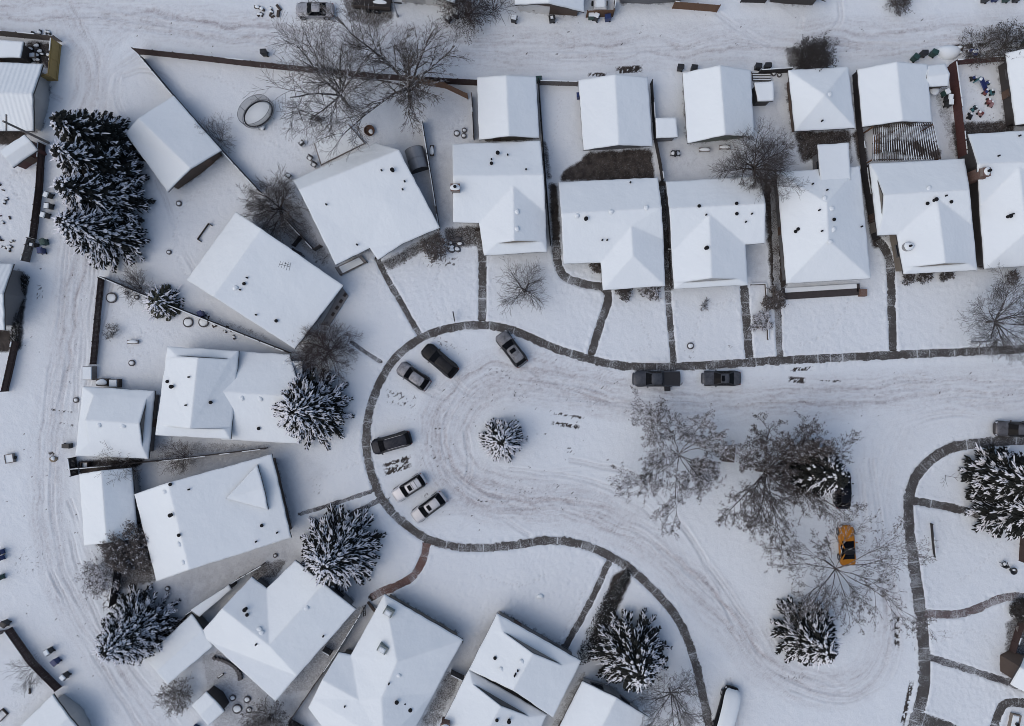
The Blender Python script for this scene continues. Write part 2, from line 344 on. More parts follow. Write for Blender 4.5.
# ruts pressed in the snow, no dirt
RUTS = [[(560, 470), (600, 468), (640, 478), (680, 520), (706, 560), (740, 610), (770, 650)], [(580, 462), (618, 470), (650, 490), (692, 540), (722, 590), (752, 632)], [(520, 470), (580, 478), (640, 505), (690, 560), (730, 615)], [(560, 500), (620, 512), (680, 550), (720, 600), (745, 640)],
        [(118, 262), (110, 300), (98, 345), (85, 400), (76, 450)], [(90, 262), (84, 300), (78, 345), (76, 400)], [(94, 262), (89, 300), (83, 350), (80, 385)], [(100, 262), (95, 300), (88, 350)], [(66, 520), (80, 570), (100, 620), (120, 650)], [(74, 510), (92, 560), (104, 600)], [(56, 580), (80, 630), (110, 670), (150, 716)], [(118, 650), (150, 690), (180, 726)],
        [(140, 62), (120, 75), (118, 100), (126, 120)], [(132, 58), (110, 75), (106, 105)], [(180, 88), (150, 70), (135, 72)], [(720, 14), (735, 25), (760, 40)], [(780, 4), (800, 20), (790, 40)], [(840, 4), (838, 22), (820, 36)], [(800, 4), (802, 20), (780, 36)], [(720, 30), (700, 14)], [(730, 690), (735, 720)],
        [(1040, 382), (900, 388), (780, 396), (660, 398), (580, 386), (520, 376), (480, 384), (452, 410), (446, 450), (464, 482), (500, 498), (560, 502)], [(1040, 392), (900, 398), (780, 406), (680, 410), (600, 402), (540, 396)], [(418, 384), (450, 400), (490, 398), (530, 388)], [(400, 446), (430, 452), (452, 476), (480, 498)], [(436, 504), (452, 492), (470, 470), (468, 440)], [(448, 372), (462, 390), (480, 396), (520, 392)], [(520, 362), (545, 378), (600, 392)], [(424, 510), (448, 512), (480, 508), (520, 506)], [(530, 498), (590, 510), (650, 540), (705, 590), (750, 642), (790, 680), (840, 690), (880, 664)], [(800, 690), (850, 700), (892, 672), (896, 610), (888, 540), (884, 480), (900, 436)],
        [(-40, 10), (100, 16), (240, 32), (400, 44), (560, 51), (700, 46), (860, 39), (1060, 30)], [(-40, 18), (100, 25), (240, 41), (400, 52), (560, 58), (700, 54), (860, 47), (1060, 38)], [(74, 200), (64, 290), (50, 380), (42, 470), (46, 550), (70, 610), (105, 670), (140, 726)], [(86, 200), (76, 300), (62, 390), (53, 470), (58, 550), (84, 612), (120, 670), (160, 730)],
        [(162, 190), (172, 215), (178, 235), (190, 262)], [(900, 420), (960, 405), (1020, 398)], [(880, 440), (905, 425), (950, 415), (985, 418)], [(860, 480), (868, 540), (872, 600)], [(872, 470), (880, 530), (884, 590)], [(0, 68), (52, 95)], [(770, 640), (790, 668), (830, 682)], [(470, 520), (490, 512), (520, 530)], [(640, 384), (720, 392), (800, 390), (900, 380)]]

FEET = [[(300, 160), (270, 140), (255, 128)], [(330, 170), (300, 150), (240, 90), (200, 75)], [(350, 130), (330, 115), (300, 120)], [(440, 140), (455, 125), (470, 115)], [(200, 190), (180, 215), (175, 250), (190, 280)], [(130, 350), (150, 330), (180, 335)], [(110, 300), (120, 330), (135, 355), (150, 350)],
        [(700, 150), (690, 165), (670, 160)], [(560, 100), (556, 130), (550, 160)], [(545, 575), (520, 585), (480, 575)], [(560, 640), (585, 590)], [(690, 350), (705, 310), (735, 300)], [(800, 345), (830, 330), (850, 300)], [(940, 330), (960, 310), (1000, 290)], [(640, 320), (650, 345), (630, 350)], [(400, 420), (440, 410), (470, 425)], [(425, 370), (440, 390), (430, 430), (415, 470)], [(450, 380), (480, 370), (505, 365)],
        [(415, 500), (440, 490), (455, 470)], [(655, 395), (690, 400), (720, 392)], [(960, 580), (985, 560), (1000, 540)], [(940, 640), (970, 630), (990, 640)], [(310, 480), (340, 470), (365, 460)], [(205, 590), (230, 575), (260, 560)], [(960, 100), (975, 90), (985, 110), (975, 118)], [(960, 75), (985, 80), (995, 100)], [(20, 650), (40, 690), (20, 710)], [(20, 200), (10, 180), (25, 170)], [(320, 300), (345, 330), (350, 345)], [(440, 270), (430, 300), (440, 320)]]
def lattice(shape, seed):
    return np.random.default_rng(seed).random(shape).astype(np.float32)
def vnoise(x, y, seed, period=512):
    L = lattice((period, period), seed)
    xi = np.floor(x).astype(int); yi = np.floor(y).astype(int); fx = x - xi; fy = y - yi
    fx = fx * fx * (3 - 2 * fx); fy = fy * fy * (3 - 2 * fy)
    a = L[xi % period, yi % period]; b = L[(xi + 1) % period, yi % period]; c = L[xi % period, (yi + 1) % period]; d = L[(xi + 1) % period, (yi + 1) % period]
    return (a * (1 - fx) + b * fx) * (1 - fy) + (c * (1 - fx) + d * fx) * fy
def fbm(x, y, seed, o=4):
    s = 0; a = .5; t = 0
    for k in range(o): s = s + a * vnoise(x * 2 ** k, y * 2 ** k, seed + k); t += a; a *= .55
    return s / t
def inside(X, Y, poly):
    m = np.zeros(X.shape, dtype=bool); n = len(poly)
    for i in range(n):
        x0, y0 = poly[i]; x1, y1 = poly[(i + 1) % n]
        if y0 == y1: continue
        c = ((Y < y0) != (Y < y1)) & (X < (x1 - x0) * (Y - y0) / (y1 - y0) + x0); m ^= c
    return m
def blur(a, r):
    for ax in (0, 1):
        for _ in range(2):
            k = 2 * r + 1; p = np.pad(a, [(r + 1, r) if i == ax else (0, 0) for i in (0, 1)], mode='edge').astype(np.float64).cumsum(axis=ax)
            a = ((p[k:] - p[:-k]) if ax == 0 else (p[:, k:] - p[:, :-k])) / k
    return a
def polydist(X, Y, pts, maxd):
    """distance to a polyline, distance along it, signed side; only near it"""
    D = np.full(X.shape, 1e6, dtype=np.float32); A = np.zeros(X.shape, dtype=np.float32); SG = np.zeros(X.shape, dtype=np.float32); acc = 0
    for (x0, y0), (x1, y1) in zip(pts[:-1], pts[1:]):
        dx, dy = x1 - x0, y1 - y0; l = math.hypot(dx, dy)
        if l < 1e-6: continue
        c0 = np.searchsorted(GX, min(x0, x1) - maxd); c1 = np.searchsorted(GX, max(x0, x1) + maxd)
        r0 = np.searchsorted(GY, min(y0, y1) - maxd); r1 = np.searchsorted(GY, max(y0, y1) + maxd)
        if c1 <= c0 or r1 <= r0: acc += l; continue
        sl = (slice(r0, r1), slice(c0, c1)); x = X[sl] - x0; y = Y[sl] - y0
        t = np.clip((x * dx + y * dy) / (l * l), 0, 1); d = np.hypot(x - t * dx, y - t * dy)
        better = d < D[sl]; sg = (x * dy - y * dx) / l
        D[sl] = np.where(better, d, D[sl]); A[sl] = np.where(better, acc + t * l, A[sl]); SG[sl] = np.where(better, sg, SG[sl]); acc += l
    return D, A, SG

GST = 1.3
GX = np.arange(-64, 1089, GST); GY = np.arange(-64, 791, GST)
X, Y = np.meshgrid(GX, GY)

def build_ground(eaves):
    """one height field for street, lane and yards; eaves = plan outlines (survey px) of the roofs"""
    global GZ
    road = inside(X, Y, ROAD_POLY); alley = inside(X, Y, ALLEY_POLY) & ~road
    yard = (~road & ~alley).astype(float)
    f1 = fbm(X / 26, Y / 26, 1); f2 = fbm(X / 6, Y / 6, 9, 4); f3 = fbm(X / 2.4, Y / 2.4, 17, 2)
    walkmask = np.zeros(X.shape)
    H = .13 * blur(yard, 2) + .05 * blur(alley.astype(float), 3)
    H += (f1 - .5) * .10 + (f2 - .5) * .05 + (f3 - .5) * .035
    dirt = np.zeros(X.shape)
    for pts, half, offs, st in TRACKS:
        D, A, SG = polydist(X, Y, catmull(pts, 10), 40)
        SG = SG + (fbm(X / 38, Y / 38, 55, 2) - .5) * 13 + (fbm(X / 9, Y / 9, 57, 2) - .5) * 2.5
        band = np.clip(1 - (D / (half * 1.6)) ** 2, 0, 1)
        streak = fbm(A / 60, SG / 1.6, 31, 3); broad = fbm(A / 45, SG / 8, 41, 3)
        g = np.zeros(X.shape)
        for o in offs:
            w = SG - o - (fbm(A / 70, A * 0, 51, 2) - .5) * 5
            g = np.maximum(g, np.exp(-(w / 2.6) ** 2))
        fine = np.clip((fbm(A / 22, SG / .9, 35, 3) - .3) * 2., 0, 1); f4 = np.clip((fbm(X / 3.2, Y / 3.2, 37, 3) - .25) * 1.8, 0, 1)
        d = band ** .6 * ((.30 + .45 * np.clip((broad - .3) * 2.2, 0, 1)) * (.25 + 1.0 * fine) * (.72 + .45 * f4) + .5 * g * np.clip((streak - .34) * 2.6, 0, 1))
        dirt = np.maximum(dirt, st * d)
        H -= .03 * g * band * np.clip((streak - .35) * 2, 0, 1) + band * (streak - .5) * .05 + band * (f3 - .5) * .03
    for k, pts in enumerate(RUTS):
        D, A, SG = polydist(X, Y, catmull(pts, 6), 14)
        SG = SG + (fbm(X / 30, Y / 30, 63 + k % 3, 2) - .5) * 5
        ok = .2 + .8 * np.clip((fbm(A / 30, A * 0 + k, 61, 2) - .35) * 3, 0, 1)
        for o in (-1.7, 1.7):
            e = np.exp(-((SG - o) / .85) ** 2) * (D < 12) * ok
            H -= .075 * e; dirt = np.maximum(dirt, .34 * e)
        H += .045 * np.exp(-((np.abs(SG) - 4) / 1.2) ** 2) * (D < 12) * ok
    # trampled yards
    foot = np.clip((fbm(X / 90, Y / 90, 71, 2) - .45) * 5, 0, 1) * yard
    H += foot * (fbm(X / 2.0, Y / 2.0, 77, 2) - .5) * .085
    dirt = np.clip(dirt * (1.15 + .9 * (f3 - .5)) , 0, 1)
    # footprints and pet trails across the yards
    rf = random.Random(77)
    for tr in FEET:
        c = catmull(tr, 1.0); q = 0
        for i in range(0, len(c) - 1, 3):
            (ax, ay), (bx, by) = c[i], c[min(i + 1, len(c) - 1)]; l = math.hypot(bx - ax, by - ay) or 1; q += 1; sd = .9 if q % 2 else -.9
            x = ax - (by - ay) / l * sd + rf.gauss(0, .3); y = ay + (bx - ax) / l * sd + rf.gauss(0, .3); i0 = int(round((y + 64) / GST)); j0 = int(round((x + 64) / GST))
            if 2 < i0 < X.shape[0] - 3 and 2 < j0 < X.shape[1] - 3: H[i0, j0] -= rf.uniform(.05, .12); dirt[i0, j0] = max(dirt[i0, j0], .25)
    bare = np.zeros(X.shape)
    nb = fbm(X / 4, Y / 4, 81, 4)
    for poly, st in BARE:
        xs = [p[0] for p in poly]; ys = [p[1] for p in poly]
        c0 = np.searchsorted(GX, min(xs) - 8); c1 = np.searchsorted(GX, max(xs) + 8); r0 = np.searchsorted(GY, min(ys) - 8); r1 = np.searchsorted(GY, max(ys) + 8)
        sl = (slice(r0, r1), slice(c0, c1)); m = blur(inside(X[sl], Y[sl], poly).astype(float), 2)
        bare[sl] = np.maximum(bare[sl], np.clip(m * 1.7 - .25 - (nb[sl] - .25) * (2.1 - 1.7 * st), 0, 1) * min(1, st + .15))
    thin = np.zeros(X.shape)  # thin snow plus painted shade of the gaps between houses
    for poly, st in THIN_SHADED: thin = np.maximum(thin, blur(inside(X, Y, poly).astype(float), 3) * st)
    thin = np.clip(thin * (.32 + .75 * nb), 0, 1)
    for poly in eaves:
        pc = (sum(p[0] for p in poly) / len(poly), sum(p[1] for p in poly) / len(poly))
        poly = [(p[0] + (pc[0] - p[0]) / max(1, math.hypot(pc[0] - p[0], pc[1] - p[1])) * 2.5, p[1] + (pc[1] - p[1]) / max(1, math.hypot(pc[0] - p[0], pc[1] - p[1])) * 2.5) for p in poly]
        xs = [p[0] for p in poly]; ys = [p[1] for p in poly]
        c0 = max(0, np.searchsorted(GX, min(xs) - 8)); c1 = np.searchsorted(GX, max(xs) + 8); r0 = max(0, np.searchsorted(GY, min(ys) - 8)); r1 = np.searchsorted(GY, max(ys) + 8)
        if c1 <= c0 or r1 <= r0: continue
        sl = (slice(r0, r1), slice(c0, c1)); m0 = inside(X[sl], Y[sl], poly).astype(float); m = blur(m0, 2)
        bare[sl] = np.maximum(bare[sl], np.clip(m * 1.6 - .5 - (nb[sl] - .3) * 1.3, 0, 1) * .75)
        H[sl] -= .07 * m
    sn = fbm(X / 1.7, Y / 1.7, 91, 3)
    for cx, cy, a, b, deg, st in SPOTS:
        rr = max(a, b) + 4
        c0 = max(0, np.searchsorted(GX, cx - rr)); c1 = np.searchsorted(GX, cx + rr); r0 = max(0, np.searchsorted(GY, cy - rr)); r1 = np.searchsorted(GY, cy + rr)
        if c1 <= c0 or r1 <= r0: continue
        sl = (slice(r0, r1), slice(c0, c1)); ca, sa = math.cos(R(deg)), math.sin(R(deg)); x = X[sl] - cx; y = Y[sl] - cy
        u = (x * ca + y * sa) / a; v = (-x * sa + y * ca) / b; e = np.clip(1.6 - 1.3 * np.maximum(u * u, v * v), 0, 1)
        bare[sl] = np.maximum(bare[sl], np.clip((sn[sl] - .74 + .5 * st) * 6, 0, 1) * e * min(1, st + .25))
        H[sl] -= .03 * e
    # scattered clods and leaves on the travelled snow
    rnd = random.Random(5)
    for _ in range(700):
        t = rnd.random()
        if t < .45: a = rnd.uniform(0, 6.28); q = rnd.gauss(66, 22); cx, cy = 500 + q * math.cos(a) * 1.05, 440 + q * math.sin(a) * .9
        elif t < .7: cx, cy = rnd.uniform(20, 110), rnd.uniform(250, 720)
        elif t < .85: cx, cy = rnd.uniform(80, 1024), rnd.uniform(15, 60)
        else: cx, cy = rnd.uniform(560, 1024), rnd.uniform(370, 425)
        i = int((cy + 64) / GST); j = int((cx + 64) / GST)
        if not (2 < i < X.shape[0] - 3 and 2 < j < X.shape[1] - 3) or yard[i, j]: continue
        s = rnd.choice([.2, .25, .3, .4, .5, .7, 1.]); bare[i, j] = max(bare[i, j], s)
        if rnd.random() < .35: bare[i + rnd.choice([-1, 0, 1]), j + rnd.choice([-1, 1])] = s * .8
    # seat the walks in the snow
    for pts, w, kind, nm in WALKS:
        D, A, SG = polydist(X, Y, catmull(pts, 4), w + 6)
        H += np.exp(-((D - w * .5 - 2.2) / 2.0) ** 2) * (D < w + 5) * ((f3 - .38) * .16 + (f2 - .4) * .12)
        k = np.clip((D - w * .5 + 1.1) / 1.3, 0, 1); H = np.where(D < w * .5 + 2, H * k + .0 * (1 - k), H)
        bare = np.where(D < w * .5 - .5, 1, bare)
    GZ = H
    V = np.stack([(X - 512) * S, (363 - Y) * S, H], -1).reshape(-1, 3)
    nr, nc = X.shape
    idx = np.arange(nr * nc).reshape(nr, nc)
    Q = np.stack([idx[1:, :-1], idx[1:, 1:], idx[:-1, 1:], idx[:-1, :-1]], -1)
    cx = (X[1:, 1:] + X[:-1, :-1]) / 2; cy = (Y[1:, 1:] + Y[:-1, :-1]) / 2
    rm = inside(cx, cy, ROAD_POLY); am = inside(cx, cy, ALLEY_POLY) & ~rm
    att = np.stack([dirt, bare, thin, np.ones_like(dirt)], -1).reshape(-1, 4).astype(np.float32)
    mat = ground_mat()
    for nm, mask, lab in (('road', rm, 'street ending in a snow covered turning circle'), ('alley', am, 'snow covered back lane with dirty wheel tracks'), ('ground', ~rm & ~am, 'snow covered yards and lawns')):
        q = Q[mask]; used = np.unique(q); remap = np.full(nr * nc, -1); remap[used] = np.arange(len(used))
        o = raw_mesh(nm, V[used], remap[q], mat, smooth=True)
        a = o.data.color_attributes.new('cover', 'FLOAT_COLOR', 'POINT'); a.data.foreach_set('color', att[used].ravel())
        tag(o, lab, nm, kind='structure')
    # surrounding land out to the horizon
    x0, x1 = (GX[0] - 512) * S, (GX[-1] - 512) * S; y1, y0 = (363 - GY[0]) * S, (363 - GY[-1]) * S; B = 900
    mb = MB(); z = .02
    mb.add([(x0, y0, z), (x1, y0, z), (x1, y1, z), (x0, y1, z), (-B, -B, z), (B, -B, z), (B, B, z), (-B, B, z)], [(4, 5, 1, 0), (5, 6, 2, 1), (6, 7, 3, 2), (7, 4, 0, 3)])
    tag(mb.build('terrain', mat), 'snow covered land beyond the block', 'terrain', kind='structure')

def gz(px, py):
    i = min(max(int(round((py + 64) / GST)), 0), len(GY) - 1); j = min(max(int(round((px + 64) / GST)), 0), len(GX) - 1)
    return float(GZ[i, j])
def G(px, py):
    p = P(px, py); p.z = gz(px, py); return p

def ground_mat():
    m = bpy.data.materials.new('trodden_snow'); nt, N, L, B = nodes_of(m)
    g = N.new('ShaderNodeNewGeometry'); at = N.new('ShaderNodeAttribute'); at.attribute_name = 'cover'
    sx = N.new('ShaderNodeSeparateColor'); L.new(at.outputs['Color'], sx.inputs[0])
    n0 = noise_node(nt, .12, 4, .5, vec=g.outputs['Position']); n1 = noise_node(nt, 1.3, 6, .65, vec=g.outputs['Position']); n2 = noise_node(nt, 6., 5, .75, vec=g.outputs['Position']); n5 = noise_node(nt, 15., 3, .7, vec=g.outputs['Position'])
    snow = mixc(nt, n0.outputs[0], tuple(x * .95 for x in SNOW_T), tuple(x * 1.03 for x in SNOW_T))
    dcol = mixc(nt, ramp(nt, n1.outputs[0], .3, .7).outputs[0], (.27, .25, .255), (.50, .475, .48))
    d = math_n(nt, 'MULTIPLY', sx.outputs[0], ramp(nt, n2.outputs[0], .3, .7, (.45, .45, .45, 1), (1.25, 1.25, 1.25, 1)).outputs[0], True)
    c = mixc(nt, d, snow, dcol)
    c = mixc(nt, math_n(nt, 'MULTIPLY', sx.outputs[2], ramp(nt, n2.outputs[0], .25, .7, (.6, .6, .6, 1), (1.3, 1.3, 1.3, 1)).outputs[0], True), c, (.19, .19, .21))  # thin snow and gap shade, both mixed in as a darker grey
    bcol = mixc(nt, ramp(nt, n1.outputs[0], .3, .7).outputs[0], (.022, .019, .017), (.085, .072, .064))
    bb = math_n(nt, 'ADD', sx.outputs[1], math_n(nt, 'MULTIPLY', math_n(nt, 'SUBTRACT', math_n(nt, 'ADD', n2.outputs[0], math_n(nt, 'MULTIPLY', n5.outputs[0], .6)), .8), 1.1))
    f = math_n(nt, 'MULTIPLY', ramp(nt, bb, .28, .85).outputs[0], ramp(nt, sx.outputs[1], .02, .12).outputs[0])
    c = mixc(nt, f, c, bcol)
    L.new(c, B.inputs['Base Color']); B.inputs['Roughness'].default_value = .85; B.inputs['Specular IOR Level'].default_value = .2
    bump(nt, math_n(nt, 'ADD', math_n(nt, 'MULTIPLY', n1.outputs[0], 1.), math_n(nt, 'MULTIPLY', n2.outputs[0], .45)), .8, .10, B)
    return m

def build_walks():
    k = 0
    for pts, w, kind, nm in WALKS:
        c = catmull(pts, 3.0); n = len(c); V = []; F = []; UV = []; rnd = random.Random(k); acc = 0
        zt = .085 + .003 * k; k += 1
        for i, p in enumerate(c):
            a = c[max(i - 1, 0)]; b = c[min(i + 1, n - 1)]; dx, dy = b[0] - a[0], b[1] - a[1]; l = math.hypot(dx, dy) or 1
            nx, ny = -dy / l, dx / l
            if i: acc += math.hypot(p[0] - c[i - 1][0], p[1] - c[i - 1][1]) * S
            ww = w * (1.35 if nm == 'sidewalk' and pts is SIDEWALK_B and p[1] > 560 else 1) * .5
            for s_ in (-1, -.5, 0, .5, 1):
                j = ww * s_ + (rnd.uniform(-.5, .5) + .5 * math.sin(i * .9 + k * 3 + s_) + .35 * math.sin(i * 2.3 + s_ * 5)) * (abs(s_) == 1); q = P(p[0] + nx * j, p[1] + ny * j); q.z = zt if abs(s_) < 1 else zt - .012
                V.append(q); UV.append((acc, s_))
        mb = MB(); fs = [(i * 5 + j, i * 5 + j + 1, i * 5 + 6 + j, i * 5 + 5 + j) for i in range(n - 1) for j in range(4)]
        a_, b_, c_ = V[fs[0][0]], V[fs[0][1]], V[fs[0][2]]
        if (b_ - a_).cross(c_ - a_).z < 0: fs = [f[::-1] for f in fs]
        mb.add(V, fs); o = mb.build(nm, M_WALK[kind])
        uv = o.data.uv_layers.new(name='UVMap')
        for lp in o.data.loops: uv.data[lp.index].uv = UV[lp.vertex_index]
        tag(o, None, nm, kind='structure')
# ------------------------------------------------------------------ buildings
M_ROOFSNOW = m_snow('roof_snow')
M_ROOFRIB = m_snow('ribbed_roof_snow', ribs=.55)
M_FASCIA = m_plain('dark_fascia', (.05, .045, .045), .7)
M_DARKV = m_plain('black_vent', (.004, .004, .0045), .95)
M_TRIMG = m_plain('door_trim', (.03, .03, .03), .6)
def brickmat():
    m = bpy.data.materials.new('chimney_brick'); nt, N, L, B = nodes_of(m)
    b = N.new('ShaderNodeTexBrick'); b.inputs['Scale'].default_value = 6; tc = N.new('ShaderNodeTexCoord'); L.new(tc.outputs['Object'], b.inputs['Vector'])
    b.inputs['Color1'].default_value = (.11, .055, .04, 1); b.inputs['Color2'].default_value = (.15, .075, .05, 1); b.inputs['Mortar'].default_value = (.25, .23, .21, 1)
    L.new(b.outputs[0], B.inputs['Base Color']); B.inputs['Roughness'].default_value = .85; return m
M_BRICK = brickmat()
M_GLASSW = m_glass('house_glass', (.02, .024, .03))
M_FRAME = m_plain('window_frame_grey', (.15, .145, .14), .5, var=.15)
M_DOORW = m_plain('garage_door_white', (.60, .59, .56), .6, var=.08)
M_DOORB = m_plain('door_brown', (.10, .06, .04), .6)
WALLC = {'beige': (.36, .31, .25), 'grey': (.26, .26, .265), 'white': (.58, .57, .55), 'brown': (.13, .085, .06), 'green': (.20, .23, .19), 'blue': (.18, .22, .27), 'tan': (.30, .24, .17), 'dark': (.07, .06, .055), 'red': (.14, .045, .035), 'stone': (.30, .28, .26)}
def wallmat(c): return m_siding('siding_' + c, tuple(x * (.62 if c != 'white' else .8) for x in WALLC[c]))

def inset_loop(loop, d):
    n = len(loop); out = []
    a = sum(loop[i].x * loop[(i + 1) % n].y - loop[(i + 1) % n].x * loop[i].y for i in range(n))
    sg = 1 if a > 0 else -1
    for i in range(n):
        p, q, r = loop[i - 1], loop[i], loop[(i + 1) % n]
        e1 = (q - p).to_2d().normalized(); e2 = (r - q).to_2d().normalized()
        n1 = Vector((-e1.y, e1.x)) * sg; n2 = Vector((-e2.y, e2.x)) * sg
        b = n1 + n2; l = b.length
        if l < 1e-4: b = n1
        else: b = b / l; b = b / max(.35, b.dot(n1))
        out.append(Vector((q.x + b.x * d, q.y + b.y * d, q.z)))
    return out if sg > 0 else out[::-1]

def tess(pts):
    from mathutils.geometry import tessellate_polygon
    t = [tuple(f) for f in tessellate_polygon([[Vector((p.x, p.y, 0)) for p in pts]])]
    out = []
    for a, b, c in t:
        k = (pts[b].x - pts[a].x) * (pts[c].y - pts[a].y) - (pts[b].y - pts[a].y) * (pts[c].x - pts[a].x)
        if abs(k) > 1e-9: out.append((a, b, c) if k > 0 else (a, c, b))
    return out

class Roof:
    """roof built from planes: verts name -> (px, py, h) as surveyed; faces; gable faces are wall"""
    def __init__(s, verts, faces, gables=()):
        s.v = {k: (P(*p) if not isinstance(p, Vector) else p) for k, p in verts.items()}; s.f = [list(f) for f in faces]; s.g = [list(f) for f in gables]
        for f in s.f:
            pts = [s.v[k] for k in f]; a = sum(pts[i].x * pts[(i + 1) % len(f)].y - pts[(i + 1) % len(f)].x * pts[i].y for i in range(len(f)))
            if a < 0: f.reverse()
    def loop(s):
        cnt = {}
        for f in s.f + s.g:
            for i in range(len(f)):
                e = frozenset((f[i], f[(i + 1) % len(f)])); cnt[e] = cnt.get(e, 0) + 1
        nx = {}
        for f in s.f:
            for i in range(len(f)):
                a, b = f[i], f[(i + 1) % len(f)]
                if cnt[frozenset((a, b))] == 1: nx[a] = b
        st = next(iter(nx)); out = [st]
        while nx.get(out[-1]) not in (None, st) and len(out) < 60: out.append(nx[out[-1]])
        return out
    def z(s, x, y):
        best = None
        for f in s.f:
            pts = [s.v[k] for k in f]
            for t3 in tess(pts):
                a, b, c = (pts[i] for i in t3); d = (b.y - c.y) * (a.x - c.x) + (c.x - b.x) * (a.y - c.y)
                if abs(d) < 1e-9: continue
                l1 = ((b.y - c.y) * (x - c.x) + (c.x - b.x) * (y - c.y)) / d; l2 = ((c.y - a.y) * (x - c.x) + (a.x - c.x) * (y - c.y)) / d
                if min(l1, l2, 1 - l1 - l2) > -.02: 
                    zz = l1 * a.z + l2 * b.z + (1 - l1 - l2) * c.z
                    best = zz if best is None else max(best, zz)
        return best
    def at(s, px, py):
        h = 3.6
        for _ in range(5):
            p = P(px, py, h); z = s.z(p.x, p.y)
            if z is None: break
            h = z
        return P(px, py, h)

def gable(L0, L1, R0, R1, A, B, skirt=(0, 0), t=.32):
    """gable roof along A-B; a skirt end has a small gable wall above a sloping apron"""
    v = {'L0': P(*L0), 'L1': P(*L1), 'R0': P(*R0), 'R1': P(*R1), 'A': P(*A), 'B': P(*B)}; left = ['L0', 'L1']; right = ['R1', 'R0']; f = []; g = []
    def pts(l, r, a, nm):
        el = v[l]; er = v[r]; mid = (el + er) / 2; d = Vector((v[a].x - mid.x, v[a].y - mid.y, 0))
        v['l' + nm] = (el + d) + t * (v[a] - (el + d)); v['r' + nm] = (er + d) + t * (v[a] - (er + d))
    lf = ['L0', 'L1']; rf = ['R1', 'R0']
    if skirt[1]: pts('L1', 'R1', 'B', '1'); lf += ['l1', 'B']; rf = ['B', 'r1'] + rf; f.append(['L1', 'R1', 'r1', 'l1']); g.append(['l1', 'r1', 'B'])
    else: lf += ['B']; rf = ['B'] + rf
    if skirt[0]: pts('L0', 'R0', 'A', '0'); lf += ['A', 'l0']; rf += ['r0', 'A']; f.append(['L0', 'l0', 'r0', 'R0']); g.append(['l0', 'r0', 'A'])
    else: lf += ['A']; rf += ['A']
    return Roof(v, [lf, rf] + f, g)

